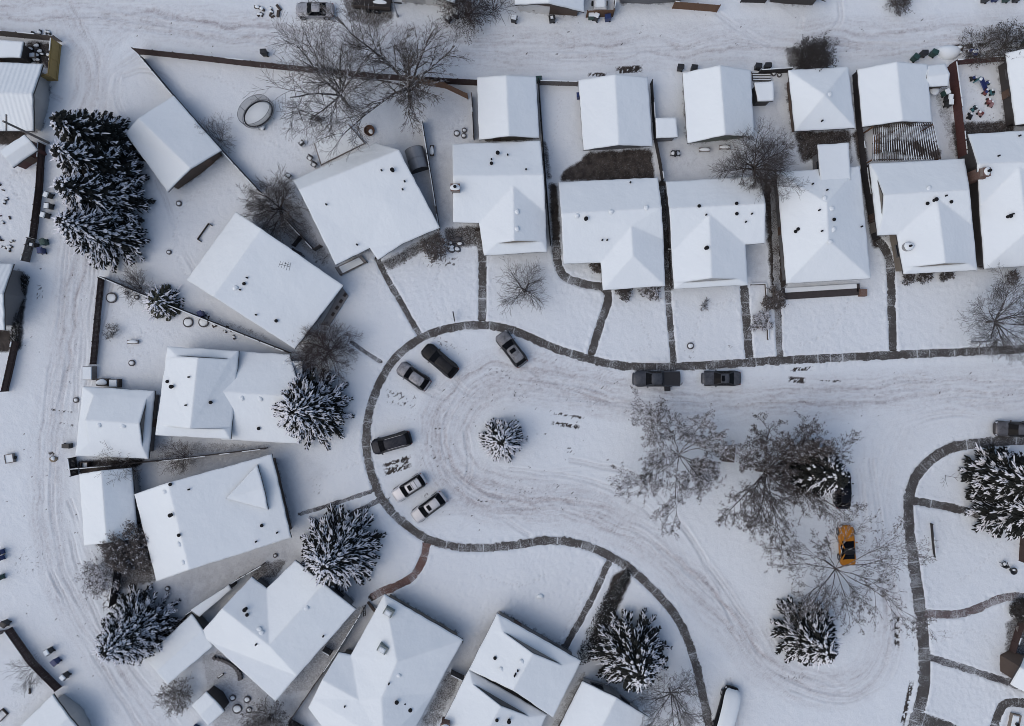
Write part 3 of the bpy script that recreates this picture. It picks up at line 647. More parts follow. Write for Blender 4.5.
EAVES = []
BUILD_TOP = []
def building(name, label, cat, roofs, wall='beige', extras=(), snowmat=None, group=None, inset=.65, thick=.16, gdoor=None, windows=True):
    """extras: (px, py, kind) on the roof; doors: list of (edge index order by length facing the camera) handled by kind strings"""
    allv = [p for r in roofs for p in r.v.values()]
    c = sum(allv, Vector()) / len(allv); root = thing(name, (c.x, c.y, 0), label, cat, group)
    parts = []
    for r in roofs:
        lp = r.loop(); loop = [r.v[k] for k in lp]
        EAVES.append([(p.x / S + 512, 363 - p.y / S) for p in loop])
        # roof deck
        mb = MB(); keys = list(r.v); ix = {k: i for i, k in enumerate(keys)}; n = len(keys)
        vs = [r.v[k] for k in keys]
        edges = {}
        for f in r.f:
            for i in range(len(f)): edges.setdefault(frozenset((f[i], f[(i + 1) % len(f)])), []).append((f[i], f[(i + 1) % len(f)]))
        bnd = [e[0] for e in edges.values() if len(e) == 1]
        # the snow lying on it, its rim a little uneven
        rnd = random.Random(len(label) * 7 + len(EAVES))
        cen = sum(vs, Vector()) / n
        ring = {}
        V = []; F = []
        def vid(p):
            V.append(p); return len(V) - 1
        gset = set(frozenset((g[i], g[(i + 1) % len(g)])) for g in r.g for i in range(len(g)))
        sub = {}
        def edgepts(a, b):
            k = (a, b)
            if k in sub: return sub[k]
            if (b, a) in sub: return sub[(b, a)][::-1]
            pa, pb = r.v[a], r.v[b]; m = max(1, int((pb - pa).length / .7)) if len(edges[frozenset((a, b))]) == 1 and frozenset((a, b)) not in gset else 1
            out = []
            d = (pb - pa).normalized(); nn = Vector((d.y, -d.x, 0))
            for i in range(1, m):
                q = pa.lerp(pb, i / m) + nn * rnd.uniform(-.045, .03); out.append(q)
            sub[k] = out; return out
        tops = []
        vi = {k: vid(r.v[k] + Vector((0, 0, thick))) for k in keys}
        eid = {}
        for f in r.f:
            poly = []
            for i in range(len(f)):
                a, b = f[i], f[(i + 1) % len(f)]; poly.append(vi[a])
                if (a, b) not in eid:
                    if (b, a) in eid: eid[(a, b)] = eid[(b, a)][::-1]
                    else: eid[(a, b)] = [vid(q + Vector((0, 0, thick))) for q in edgepts(a, b)]
                poly += eid[(a, b)]
            F += [tuple(poly[i] for i in t3) for t3 in tess([V[i] for i in poly])]
        tris = list(F); n0 = len(V); sides = []
        for a, b in bnd:
            ch = [vi[a]] + eid.get((a, b), []) + [vi[b]]
            sides += [(ch[i + 1], ch[i], ch[i] + n0, ch[i + 1] + n0) for i in range(len(ch) - 1)]
        mb.add([(p.x, p.y, p.z - thick - .006) for p in V] + [(p.x, p.y, p.z - thick - .2) for p in V], tris + [tuple(i + n0 for i in reversed(t3)) for t3 in tris] + sides)
        ro = mb.build('roof', M_FASCIA, root, root); sb = MB()
        for a, b in bnd:
            chain = [vi[a]] + eid.get((a, b), []) + [vi[b]]
            low = [vid(Vector((V[i].x, V[i].y, V[i].z - thick + .004))) for i in chain]
            for i in range(len(chain) - 1): F.append((chain[i + 1], chain[i], low[i], low[i + 1]))
        sb.add(V, F); so = sb.build('snow_cover', snowmat or M_ROOFSNOW, ro, root)
        for g in r.g:
            gm = MB(); gp = [r.v[k] for k in g]; gm.add(gp, [tuple(range(len(g)))]); nrm = (gp[1] - gp[0]).cross(gp[2] - gp[0]).normalized() * .06
            gm.add([p - nrm for p in gp], [tuple(range(len(g)))]); gm.build('gable_wall', wallmat(wall), root, root)
        # walls
        il = inset_loop(loop, inset); wm = MB(); m = len(il)
        zb = -.2
        for i in range(m):
            a, b = il[i], il[(i + 1) % m]
            wm.add([(a.x, a.y, zb), (b.x, b.y, zb), (b.x, b.y, b.z - .02), (a.x, a.y, a.z - .02)], [(0, 1, 2, 3)])
        wo = wm.build('wall', wallmat(wall), root, root)
        if windows:
            done = 0
            for i in range(m):
                a, b = il[i], il[(i + 1) % m]; d = (b - a).to_2d(); l = d.length
                if l < 2.6: continue
                d.normalize(); nv = Vector((d.y, -d.x)); mid = (a + b) / 2
                if nv.dot(-mid.to_2d()) < 0: continue          # the faces that look towards the street
                zt = min(a.z, b.z) - .35
                if 'garage' in cat or 'shed' in cat:
                    if done: continue
                    if gdoor and (nv.y > -.8 or (mid.x - c.x) * gdoor[3] < 0): continue
                    done = 1
                    if gdoor:
                        q = a.to_2d() + d * l * gdoor[0]; dm = MB(); dm.box((q.x + nv.x * .03, q.y + nv.y * .03, zt * .5 - .02), (gdoor[1], .07, zt), math.atan2(d.y, d.x)); dd = dm.build('garage_door', gdoor[2], root, root)
                        hm = MB(); hm.box((q.x + nv.x * .09, q.y + nv.y * .09, .55), (.3, .06, .06), math.atan2(d.y, d.x)); hm.build('handle', M_TRIMG, dd, root); continue
                    q = mid.to_2d(); dm = MB(); w = .95
                    dm.box((q.x + nv.x * .03, q.y + nv.y * .03, .1 + zt * .45), (w, .06, zt * .9), math.atan2(d.y, d.x)); dd = dm.build('door', M_DOORB, root, root)
                    hm = MB(); hm.box((q.x + nv.x * .09 + d.x * .35, q.y + nv.y * .09 + d.y * .35, 1.05), (.12, .06, .05), math.atan2(d.y, d.x)); hm.build('handle', M_FRAME, dd, root)
                    if l > 4:
                        q = a.to_2d() + d * l * .2; window(root, q, nv, d, 1.1, .8, 1.75)
                else:
                    k = max(1, int(l / 3.6))
                    for j in range(k):
                        q = a.to_2d() + d * l * (j + .5) / k
                        if done == 0 and k > 1 and j == k // 2:
                            done = 1; dm = MB(); dm.box((q.x + nv.x * .03, q.y + nv.y * .03, 1.2), (1., .06, 2.1), math.atan2(d.y, d.x)); dd = dm.build('door', M_DOORB, root, root)
                            hm = MB(); hm.box((q.x + nv.x * .09 + d.x * .38, q.y + nv.y * .09 + d.y * .38, 1.15), (.12, .06, .05), math.atan2(d.y, d.x)); hm.build('handle', M_FRAME, dd, root)
                        else: window(root, q, nv, d, 1.5 if k < 4 else 1.2, 1.1, min(1.7, zt - .7))
        parts.append((r, ro))
    for e in extras:
        px, py, kind = e[:3]
        r = next((q for q in reversed(roofs) if q.z(P(px, py, 4).x, P(px, py, 4).y) is not None), roofs[0]); ro = parts[roofs.index(r)][1]
        p = r.at(px, py); roof_item(p, kind, root, ro, e[3] if len(e) > 3 else 0.)
    return root

def window(root, q, nv, d, w, h, zc):
    rz = math.atan2(d.y, d.x); fm = MB(); c = (q.x + nv.x * .03, q.y + nv.y * .03)
    for sx in (-1, 1): fm.box((c[0] + d.x * sx * w / 2, c[1] + d.y * sx * w / 2, zc), (.08, .07, h + .08), rz)
    for sz in (-1, 1): fm.box((c[0], c[1], zc + sz * h / 2), (w - .08, .07, .08), rz)
    fm.box((c[0] + nv.x * .05, c[1] + nv.y * .05, zc - h / 2 - .07), (w + .16, .14, .05), rz)
    o = fm.build('window', M_FRAME, root, root)
    pm = MB(); pm.box((c[0] - nv.x * .005, c[1] - nv.y * .005, zc), (w - .08, .02, h - .08), rz); pm.build('pane', M_GLASSW, o, root)

def roof_item(p, kind, root, ro, rot=0.):
    mb = MB()
    if kind == 'p':   # plumbing stack
        mb.tube(p - Vector((0, 0, .1)), p + Vector((0, 0, .5)), .10, .10, 8); mb.build('vent_pipe', M_DARKV, ro, root)
    elif kind == 'v': # mushroom vent in its melted hollow
        mb.lathe(p, [(.14, -.1), (.14, .26), (.21, .28), (.20, .38), (.08, .42)], 12); mb.build('roof_vent', M_DARKV, ro, root)
    elif kind == 'V': # furnace flue
        mb.lathe(p, [(.2, -.1), (.2, .2), (.13, .25), (.13, .55), (.25, .58), (.24, .68), (.1, .72)], 12); mb.build('roof_vent', M_DARKV, ro, root)
    elif kind == 's': # vent under snow
        mb.box(p + Vector((0, 0, .12)), (.36, .36, .2), rot); mb.build('roof_vent', m_plain('grey_vent', (.3, .3, .31), .6), ro, root)
        sb = MB(); sb.blob(p + Vector((0, 0, .2)), .30, .13, 10, int(p.x * 10)); sb.build('vent_snow', M_ROOFSNOW, ro, root, True)
    elif kind == 'a': # aerial
        mb.tube(p, p + Vector((0, 0, 1.6)), .03, .03, 5)
        for k in range(5): 
            a = p + Vector((-.6 + k * .3, -.1 - k * .08, 1.5)); mb.tube(a - Vector((.12, .32 + k * .05, 0)), a + Vector((.12, .32 + k * .05, 0)), .02, .02, 4)
        mb.tube(p + Vector((-.7, -.08, 1.5)), p + Vector((.7, -.45, 1.5)), .025, .025, 5); mb.build('aerial', M_DARKV, ro, root)
    elif kind == 'c': # brick chimney, snow on its crown
        mb.box(p + Vector((0, 0, .3)), (.95, .75, 1.7), rot); mb.box(p + Vector((0, 0, 1.19)), (1.1, .9, .1), rot); mb.build('chimney', M_BRICK, ro, root)
        sb = MB(); sb.blob(p + Vector((0, 0, 1.24)), (.55, .42), .14, 10, 3); sb.build('chimney_snow', M_ROOFSNOW, ro, root, True)
        fb = MB(); fb.lathe(p + Vector((0, 0, 1.2)), [(.14, 0), (.14, .4), (.2, .42), (.19, .5)], 10); fb.build('flue', M_DARKV, ro, root)
    elif kind == 'C': # broad brick chimney built up the outside wall
        mb.box((p.x - .15, p.y, p.z / 2 + .1), (.8, 1.25, p.z + .6), rot); mb.box((p.x - .05, p.y, p.z + .75), (.9, 1.0, .5), rot); mb.build('chimney', M_BRICK, ro, root)
        sb = MB(); sb.blob((p.x + .0, p.y + .05, p.z + 1.0), (.42, .45), .14, 10, 6); sb.build('chimney_snow', M_ROOFSNOW, ro, root, True)
        fb = MB(); fb.lathe((p.x + .05, p.y + .05, p.z + 1.0), [(.15, 0), (.15, .4), (.2, .42), (.19, .5)], 10); fb.build('flue', M_DARKV, ro, root)
    elif kind == 'r': # round pot in a drift
        mb.lathe(p, [(.55, -.2), (.55, .5), (.5, .55)], 14); mb.build('chimney', m_plain('grey_render', (.3, .3, .3), .8), ro, root)
        sb = MB(); sb.blob(p + Vector((0, 0, .55)), .56, .15, 12, 4); sb.build('chimney_snow', M_ROOFSNOW, ro, root, True)
        fb = MB(); fb.lathe(p + Vector((0, 0, .6)), [(.13, 0), (.13, .45)], 10); fb.build('flue', M_DARKV, ro, root)
    elif kind == 'k': # skylight box
        mb.box(p + Vector((0, 0, .35)), (1.15, .85, .75), rot); mb.build('skylight', m_plain('skylight_box', (.16, .19, .18), .5), ro, root)
        sb = MB(); sb.box(p + Vector((-.05, -.05, .77)), (.9, .7, .1), rot, .85); sb.build('skylight_snow', M_ROOFSNOW, ro, root)

E, RG = 2.65, 4.5
HOUSES = []
def build_houses():
    r1 = gable((236.5, 212, E), (187, 280, E), (343.5, 285.5, E), (295, 349, E), (262, 229, 4.9), (214, 297, 4.9))
    building('house', 'long house set diagonally with a roof aerial, beside the four tall spruces', 'house', [r1], 'beige', [(289, 265, 'a'), (277, 321, 'v'), (257, 315, 'p'), (241, 290, 'p'), (245, 284, 'v'), (248, 278, 'p'), (236, 288, 's')])
    v = dict(nw=(293.6, 180.5, E), n=(376, 143, E), rr=(399, 150, 4.8), rl=(299, 190, 4.8), e=(440, 228, E), v=(385, 201, 3.95), w=(370, 248, E), sw=(336, 265, E), c=(378, 260, 2.7), d=(404, 243, 2.7))
    building('house', 'wide house turned toward the circle with a small front wing, below the bare garden trees', 'house', [Roof(v, [['nw', 'n', 'rr', 'rl'], ['rl', 'v', 'w', 'sw'], ['rl', 'rr', 'v'], ['rr', 'e', 'v'], ['v', 'd', 'c', 'w'], ['v', 'e', 'd']])], 'brown', [(393, 171, 'V'), (382, 171, 'p'), (405, 182, 'p'), (403, 190, 'p'), (327, 205, 'p'), (357.5, 245, 'p')])
    v = dict(nw=(452.5, 144.4, E), ne=(540.3, 141, E), rw=(453, 176, 4.5), re=(543.5, 175, 4.5), m=(513, 176, 4.5), a=(513.3, 186, 4.15), b=(514.2, 241, 4.12), gw=(497, 243.5, 3.3), ge=(541, 241.5, 2.95), se=(547, 252, E), e1=(545.5, 213, E), sc=(484, 255.5, E), n1=(479, 223.2, E), w1=(453.3, 222.6, E))
    building('house', 'house right behind the small gabled garage, with a half buried chimney on its west eave', 'house', [Roof(v, [['nw', 'ne', 're', 'm', 'rw'], ['rw', 'm', 'a', 'n1', 'w1'], ['m', 're', 'e1', 'a'], ['a', 'b', 'gw', 'sc', 'n1'], ['a', 'e1', 'se', 'ge', 'b'], ['gw', 'ge', 'se', 'sc']], [['gw', 'ge', 'b']])], 'tan', [(456, 190, 'c'), (497.8, 154.2, 'V'), (507.7, 155.5, 'p'), (491.5, 160, 'p'), (491.5, 164, 'v'), (517, 212, 's'), (517, 229, 's'), (526, 170, 'p')])
    v = dict(nw=(558.4, 182.5, E), ne=(657.5, 177.8, E), re=(661.5, 208, 4.5), rw=(561, 213.5, 4.5), e=(663.2, 240, E), se=(665, 286, E), sw=(602.8, 290.3, E), n=(600.5, 262.7, E), w=(563.4, 264, E), a=(631, 226, 4.05), b=(633, 256, 4.02))
    building('house', 'house with a hipped front wing and a curved front walk, left of the parked pickup', 'house', [Roof(v, [['nw', 'ne', 're', 'rw'], ['rw', 'a', 'n', 'w'], ['rw', 're', 'a'], ['re', 'e', 'a'], ['a', 'b', 'sw', 'n'], ['a', 'e', 'se', 'b'], ['b', 'se', 'sw']])], 'green', [(585.6, 219.5, 'V'), (602, 240.5, 'p'), (606.8, 240.5, 'p'), (630, 183, 'p'), (611, 212, 's'), (646, 208, 's'), (577, 216, 's')])
    v = dict(nw=(665.5, 182, E), ne=(759, 176.5, E), re=(765, 204, 4.5), rw=(669, 208.5, 4.5), m=(708.4, 206.5, 4.5), a=(708.9, 214, 4.2), b=(711.5, 278.3, 4.16), gw=(684, 282.8, 3.2), ge=(738, 279, 3.1), sw=(673.8, 289, E), se=(747.8, 285.2, E), n=(745, 244.6, E), e=(764.6, 243.3, E), w=(671.5, 252, E))
    building('house', 'house with one front gable and a notched east corner, right above the dark sedan', 'house', [Roof(v, [['nw', 'ne', 're', 'm', 'rw'], ['rw', 'm', 'a', 'w'], ['m', 're', 'e', 'n', 'a'], ['a', 'b', 'gw', 'sw', 'w'], ['a', 'n', 'se', 'ge', 'b'], ['gw', 'ge', 'se', 'sw']], [['gw', 'ge', 'b']])], 'white', [(705.5, 248.5, 'V'), (698.5, 206.5, 'v'), (705.5, 215.3, 'p'), (735.8, 204, 'v'), (736, 214.3, 'v'), (751, 214.3, 'p'), (745, 222.4, 'p')])
    v = dict(nw=(776, 172.6, E), ne=(859, 166.4, E), se=(870.3, 278.5, E), sw=(786, 283.6, E), a=(826.3, 203, 4.7), b=(828, 240, 4.7))
    add = Roof(dict(a=(817, 145, 2.9), b=(848, 143, 2.9), c=(850.5, 180, 3.35), d=(820.5, 182, 3.35)), [['a', 'b', 'c', 'd']])
    building('house', 'hip roofed house with a flat rear annex and a brick front bed', 'house', [Roof(v, [['nw', 'ne', 'a'], ['ne', 'se', 'b', 'a'], ['se', 'sw', 'b'], ['sw', 'nw', 'a', 'b']]), add], 'grey', [(811.6, 184.5, 'p'), (826, 190.5, 'p'), (824, 198.6, 's'), (818.2, 210.7, 'p'), (833, 220, 'v'), (794.5, 232, 'v'), (797, 229.5, 'v'), (820.8, 231.5, 'p'), (829.5, 242, 's'), (833, 229.7, 's'), (831, 208.8, 's'), (860.5, 227, 'p')])
    v = dict(nw=(869, 164, E), ne=(963.7, 159, E), re=(968.6, 190, 4.6), rw=(883.4, 195, 4.6), gn=(877, 178, 3.5), gs=(882, 217, 3.4), m=(936, 192, 4.6), a=(936.7, 199, 4.3), b=(944.8, 263.4, 4.25), c=(913.4, 267.3, 3.15), d=(967.4, 263.5, 3.1), sw=(903.4, 274.3, E), se=(976.6, 270.3, E), e=(972, 226, E), n=(896.4, 234.7, E), w=(877, 235.4, E))
    building('house', 'house with a round snow capped chimney pot on its front slope', 'house', [Roof(v, [['nw', 'ne', 're', 'm', 'rw', 'gn'], ['nw', 'gn', 'gs', 'w'], ['rw', 'm', 'a', 'n', 'w', 'gs'], ['m', 're', 'e', 'a'], ['a', 'b', 'c', 'sw', 'n'], ['a', 'e', 'se', 'd', 'b'], ['c', 'd', 'se', 'sw']], [['gn', 'gs', 'rw'], ['c', 'd', 'b']])], 'beige', [(906.5, 247, 'r'), (933.2, 200.5, 'V'), (926, 204, 'v'), (944.5, 196.3, 'p'), (949.7, 202.4, 'v'), (928, 188.5, 's')])
    v = dict(nw=(967.5, 134.4, E), ne=(1086, 127, E), re=(1088, 160, 4.6), rw=(977, 164, 4.6), w=(979, 206, E), sw=(984, 269, E), se=(1084, 262, E), e=(1090, 200, E), a=(1018, 167, 4.42), b=(1026, 232, 4.42))
    building('house', 'house at the right edge with a broad brick chimney against its side', 'house', [Roof(v, [['nw', 'ne', 're', 'rw'], ['rw', 're', 'e', 'a', 'w'], ['a', 'b', 'sw', 'w'], ['a', 'e', 'se', 'b'], ['b', 'se', 'sw']])], 'dark', [(1017.8, 136.5, 'p'), (997, 156.5, 'p'), (1007, 217, 'V'), (1011, 214.5, 'p'), (981.5, 174, 'C')], windows=False)
    # west side of the circle
    ra = gable((168, 346.5, 3.1), (156, 434.9, 3.1), (239, 350.8, 3.1), (231, 439, 3.1), (198.5, 357.5, 5.), (190.8, 428.5, 5.), (1, 1), .25)
    rb = Roof(dict(nw=(224, 350.2, 2.0), ne=(290, 354.4, 2.0), ge=(302.5, 397, 3.65), gw=(215, 391, 3.65), se=(301, 443.5, 2.0), sw=(222, 439.6, 2.0)), [['nw', 'ne', 'ge', 'gw'], ['gw', 'ge', 'se', 'sw']])
    rc = Roof(dict(a=(284, 361, 2.4), b=(303, 361.4, 2.0), c=(302.5, 384, 2.0), d=(284, 384, 2.5)), [['a', 'b', 'c', 'd']])
    building('house', 'split level house with two crossing roofs, behind the spruce west of the circle', 'house', [ra, rb, rc], 'stone', [(173.5, 386.5, 'V'), (168.5, 381.5, 'v'), (190, 377, 'p'), (187, 405, 'p'), (211.6, 402.3, 'v'), (212.7, 410.5, 'v'), (218.3, 422, 'V'), (227, 416.7, 's'), (242.5, 398, 's'), (261, 398.8, 's'), (259.5, 428.3, 'v')])
    v = dict(nw=(135, 494, E), ra=(168.3, 482.5, 4.8), ne=(272, 454, E), se=(291.5, 537.5, E), rb=(190, 569.5, 4.8), sw=(157, 581, E))
    dorm = Roof(dict(v=(226, 498.3, 4.15), n=(257.5, 464.5, 3.35), e=(263.5, 487, 4.1), s=(268.5, 509.5, 3.35)), [['v', 'n', 'e'], ['v', 'e', 's']], [])
    building('house', 'large tilted house with a small triangular front gable, west of the parked minivan', 'house', [Roof(v, [['nw', 'ra', 'rb', 'sw'], ['ra', 'ne', 'se', 'rb']]), dorm], 'brown', [(172.5, 514.3, 'V'), (180, 534.6, 'v'), (180, 544, 's'), (190, 489, 'p'), (171.5, 484, 'v'), (165.5, 491.5, 's'), (262.6, 525, 'v'), (257, 541, 'p'), (184, 562, 's'), (278, 532, 'p')], windows=True)
    v = dict(a=(252, 576.5, E), b=(267, 588, E), c=(295.5, 560, E), d=(356.2, 608.8, E), u=(331, 637.5, E), s=(297.5, 675.5, E), e=(276, 700.5, E), f=(200.6, 633, E), p=(222.5, 608, 4.4), q=(269.5, 645, 4.5), r=(324, 583.5, 4.4))
    building('house', 'hip and gable house just below the big spruce, partly under its branches', 'house', [Roof(v, [['a', 'b', 'q', 'p'], ['b', 'c', 'r', 'q'], ['q', 'r', 'd', 'u'], ['q', 'u', 's'], ['p', 'q', 's', 'e', 'f']])], 'grey', [(246.5, 608.3, 'V'), (248, 614, 'v'), (260, 628.5, 's'), (307, 607.5, 's'), (262, 632, 's'), (324, 635.2, 'p'), (257, 643.5, 'p')])
    v = dict(n=(384.4, 593.8, E), e=(463, 639.5, E), ex=(398, 760, E), x=(345, 757, E), l=(308.7, 707, E), m=(322.5, 679, 3.9), w2=(338.9, 652, E), w=(351, 654.5, E), r=(397.5, 661, 4.9), r2=(382, 697, 4.9), r3=(384, 742, 4.9), v=(359, 699.5, 4.1))
    building('house', 'house with two box skylights on its roof, at the end of the red brick walk', 'house', [Roof(v, [['n', 'r', 'r2', 'v', 'w'], ['n', 'e', 'r'], ['r', 'e', 'ex', 'r3', 'r2'], ['w2', 'w', 'v', 'm'], ['m', 'v', 'r2', 'r3', 'x', 'l']])], 'beige', [(389.5, 610.5, 'k', -.52), (383.5, 647, 'k', -.52), (389.4, 682.6, 'p'), (397.6, 700, 'V'), (411, 707.7, 'V'), (405.7, 702.3, 'p'), (398.8, 674.4, 's'), (345.5, 705, 'p')])
    ra = gable((497, 613, 3.2), (469, 669, 3.2), (581, 660.6, 3.2), (553, 717, 3.2), (533, 653, 5.2), (513, 690, 5.2), (1, 0), .3)
    rb = gable((469, 669, 2.8), (436, 735, 2.8), (547, 714, 2.8), (516, 779, 2.8), (501, 705.5, 4.7), (473, 760, 4.7), (1, 0), .28)
    building('house', 'house with two stepped gable aprons, left of the dark hedge', 'house', [ra, rb], 'stone', [(495, 657, 'v'), (501.2, 668.7, 's'), (521.7, 661, 's'), (517.8, 669.6, 'p'), (514.5, 674.7, 'p'), (515.5, 672.8, 'p'), (511, 686, 'p'), (497, 719, 'v'), (509, 719.3, 'V'), (446, 722, 'c')])
    building('house', 'plain gable roof cut by the bottom edge, below the dark spruce', 'house', [gable((582, 680.7, E), (545, 755, E), (648.7, 717, E), (612, 790, E), (616.5, 697, 4.5), (580, 771, 4.5))], 'white', [])
    building('house', 'corner of a snowy roof at the lower right edge beside a brown porch', 'house', [gable((1010, 684, E), (1092, 730, E), (1026, 652, E), (1110, 692, E), (1020, 667, 4.3), (1106, 713, 4.3))], 'brown', [])
    # left edge
    building('house', 'long roof with ribbed snow at the left edge, above the small red shed', 'house', [Roof(dict(a=(43.2, 64.5, 2.0), b=(33.2, 94, 3.7), c=(34, 131, 2.0), d=(-58, 131, 2.0), e=(-60, 92, 3.7), f=(-56, 60, 2.0)), [['a', 'b', 'e', 'f'], ['b', 'c', 'd', 'e']])], 'white', [], M_ROOFRIB, windows=False)
    building('house', 'grey sided house cut by the left edge halfway down, ribbed snow on its roof', 'house', [Roof(dict(a=(13.8, 264, 2.4), b=(3.8, 294, 4.6), c=(5, 330, 2.4), d=(-70, 328, 2.4), e=(-72, 292, 4.6), f=(-66, 262, 2.4)), [['a', 'b', 'e', 'f'], ['b', 'c', 'd', 'e']])], 'grey', [], M_ROOFRIB, windows=False)
    building('house', 'grey sided house in the lower left corner behind a plank fence', 'house', [Roof(dict(a=(53.3, 694, 1.9), b=(69.6, 717, 3.2), c=(92, 742, 1.9), d=(40, 796, 1.9), e=(10, 772, 3.2), f=(-8, 753, 1.9)), [['a', 'b', 'e', 'f'], ['b', 'c', 'd', 'e']])], 'white', [], windows=False)

def build_garages():
    e, r = 2.3, 3.7
    building('garage', 'garage set diagonally by the lane, just right of the tall spruces', 'garage', [gable((174, 96, e), (222, 150.5, e), (126, 134, e), (168, 192, e), (139, 118.5, r), (191, 169, r))], 'brown')
    building('garage', 'gabled garage joined closely to the house with the buried chimney', 'garage', [gable((477, 77.6, e), (479, 140, e), (536, 77, e), (539.2, 138, e), (506, 75.5, r), (509, 136.3, r))], 'beige', [])
    building('garage', 'gabled garage above a bare paved patio', 'garage', [gable((578.4, 80.7, e), (583.5, 150.5, e), (647.4, 77.5, e), (652.4, 146.7, e), (614.8, 74.6, r), (618.8, 145.2, r))], 'grey')
    building('garage', 'tall gabled garage behind the bare backyard tree, right of the small square shed', 'garage', [gable((682.5, 73.2, e), (687.5, 143.4, e), (750, 70.7, e), (754, 137, e), (719.6, 65.6, 4.2), (725, 135.3, 4.2))], 'green')
    building('garage', 'square garage with a pyramid hip roof', 'garage', [Roof(dict(a=(788, 70.7, e), b=(847.6, 67, e), c=(854.7, 128.3, e), d=(794.6, 131.5, e), x=(824.4, 95.7, 4.1)), [['a', 'b', 'x'], ['b', 'c', 'x'], ['c', 'd', 'x'], ['d', 'a', 'x']])], 'brown', [(829, 94.8, 's'), (821, 121.7, 'p')])
    building('garage', 'gabled garage directly behind the slatted pergola', 'garage', [gable((857, 69.7, e), (862.2, 127, e), (926.5, 64.7, e), (931.5, 122.4, e), (896, 62, r), (902, 121.4, r))], 'tan')
    building('garage', 'garage cut by the right edge, beside the toy strewn yard', 'garage', [gable((1005, 53.3, e), (1015, 125.4, e), (1066, 49, e), (1076, 122, e), (1036, 47, r), (1046, 121, r))], 'dark')
    building('garage', 'low garage on the lane with aproned roof ends and a dark slot', 'garage', [gable((76, 455.7, e), (149, 458.6, e), (83.2, 386.4, e), (155.3, 390.8, e), (86, 420, 3.9), (140, 423.5, 3.9), (1, 1), .3)], 'stone', [(100, 424.8, 's'), (124, 426, 's')])
    building('garage', 'narrow garage beside the dense brown thicket on the lane', 'garage', [gable((80, 474, e), (85, 545.7, e), (132, 467.6, e), (138.5, 538, e), (102, 470.3, 3.9), (107.5, 542.6, 3.9))], 'white')
    building('garage', 'garage with a plain shallow roof, half under the stubby spruce on the lane', 'garage', [gable((192, 613.5, e), (145, 658, e), (213.5, 645.5, e), (168, 684.5, e), (203, 629, 2.95), (157, 671, 2.95))], 'stone')
    building('garage', 'garage across the lane at the top, white door and brown panel', 'garage', [gable((514.6, 5.2, e), (512, -60, e), (584.2, 12.2, e), (582, -55, e), (549, 3.6, 3.8), (546, -62, 3.8))], 'brown', gdoor=(.5, 3.9, M_DOORW, -1))
    building('garage', 'pale walled garage at the top edge beside a red brown shrub', 'garage', [gable((394, -3, e), (392, -70, e), (455, 3.5, e), (452, -66, e), (424, -7, 3.8), (421, -73, 3.8))], 'white', gdoor=(.5, 3.4, M_DOORW, 1))
    building('garage', 'garage roof cut by the top edge, left of the brown board fence', 'garage', [gable((618, -2, e), (616, -60, e), (690, -3, e), (688, -60, e), (654, -8, 4.), (652, -66, 4.))], 'grey')
    building('garage', 'dark edged roof sliver at the top right edge of the lane', 'garage', [gable((772, -3, e), (770, -60, e), (826, 1, e), (824, -55, e), (799, -8, 4.), (797, -64, 4.))], 'dark')
    sh = 2.1
    building('shed', 'small square shed between the two gabled garages', 'shed', [Roof(dict(a=(655.4, 118.4, 2.3), b=(676, 118, 2.3), c=(677.5, 137.4, sh), d=(656, 138.4, sh)), [['a', 'b', 'c', 'd']])], 'grey', inset=.2)
    building('shed', 'little white roofed shed left of the hip roofed garage', 'shed', [Roof(dict(a=(754, 83, 2.2), b=(773, 81.5, 2.2), c=(773.5, 101, sh), d=(757.5, 101.5, sh)), [['a', 'b', 'c', 'd']])], 'dark', inset=.2)
    building('shed', 'shed in the fence corner right of the pergola garage', 'shed', [gable((926.4, 66, sh), (944.6, 64, sh), (928.5, 87, sh), (947.7, 86.2, sh), (926.5, 77, 2.7), (949, 74, 2.7))], 'brown', inset=.2)
    building('shed', 'turned shed with dark red side wall at the left edge', 'shed', [gable((25, 135, sh), (0, 151.5, sh), (38.2, 150, sh), (13.2, 167.7, sh), (31.5, 141.5, 2.6), (6, 158.5, 2.6))], 'red', inset=.25)
    building('shed', 'small roof tucked behind the tan plywood fence at the upper left', 'shed', [Roof(dict(a=(-40, 38, 2.3), b=(24, 42, 2.3), c=(21, 58, sh), d=(-40, 57, sh)), [['a', 'b', 'c', 'd']])], 'dark', inset=.2)
    building('shed', 'narrow lean-to roof along the fence of the lower left yard', 'shed', [Roof(dict(a=(191, 609.5, 2.4), b=(229, 584.4, 2.4), c=(232, 589, sh), d=(200, 616.4, sh)), [['a', 'b', 'c', 'd']])], 'dark', inset=.12, windows=False)
    building('shed', 'square garden shed turned on its corner at the bottom left', 'shed', [gable((206.5, 691, sh), (192, 704.5, sh), (224.8, 711, sh), (208.8, 725, sh), (216, 700.5, 2.6), (200.5, 715, 2.6))], 'dark', inset=.2)
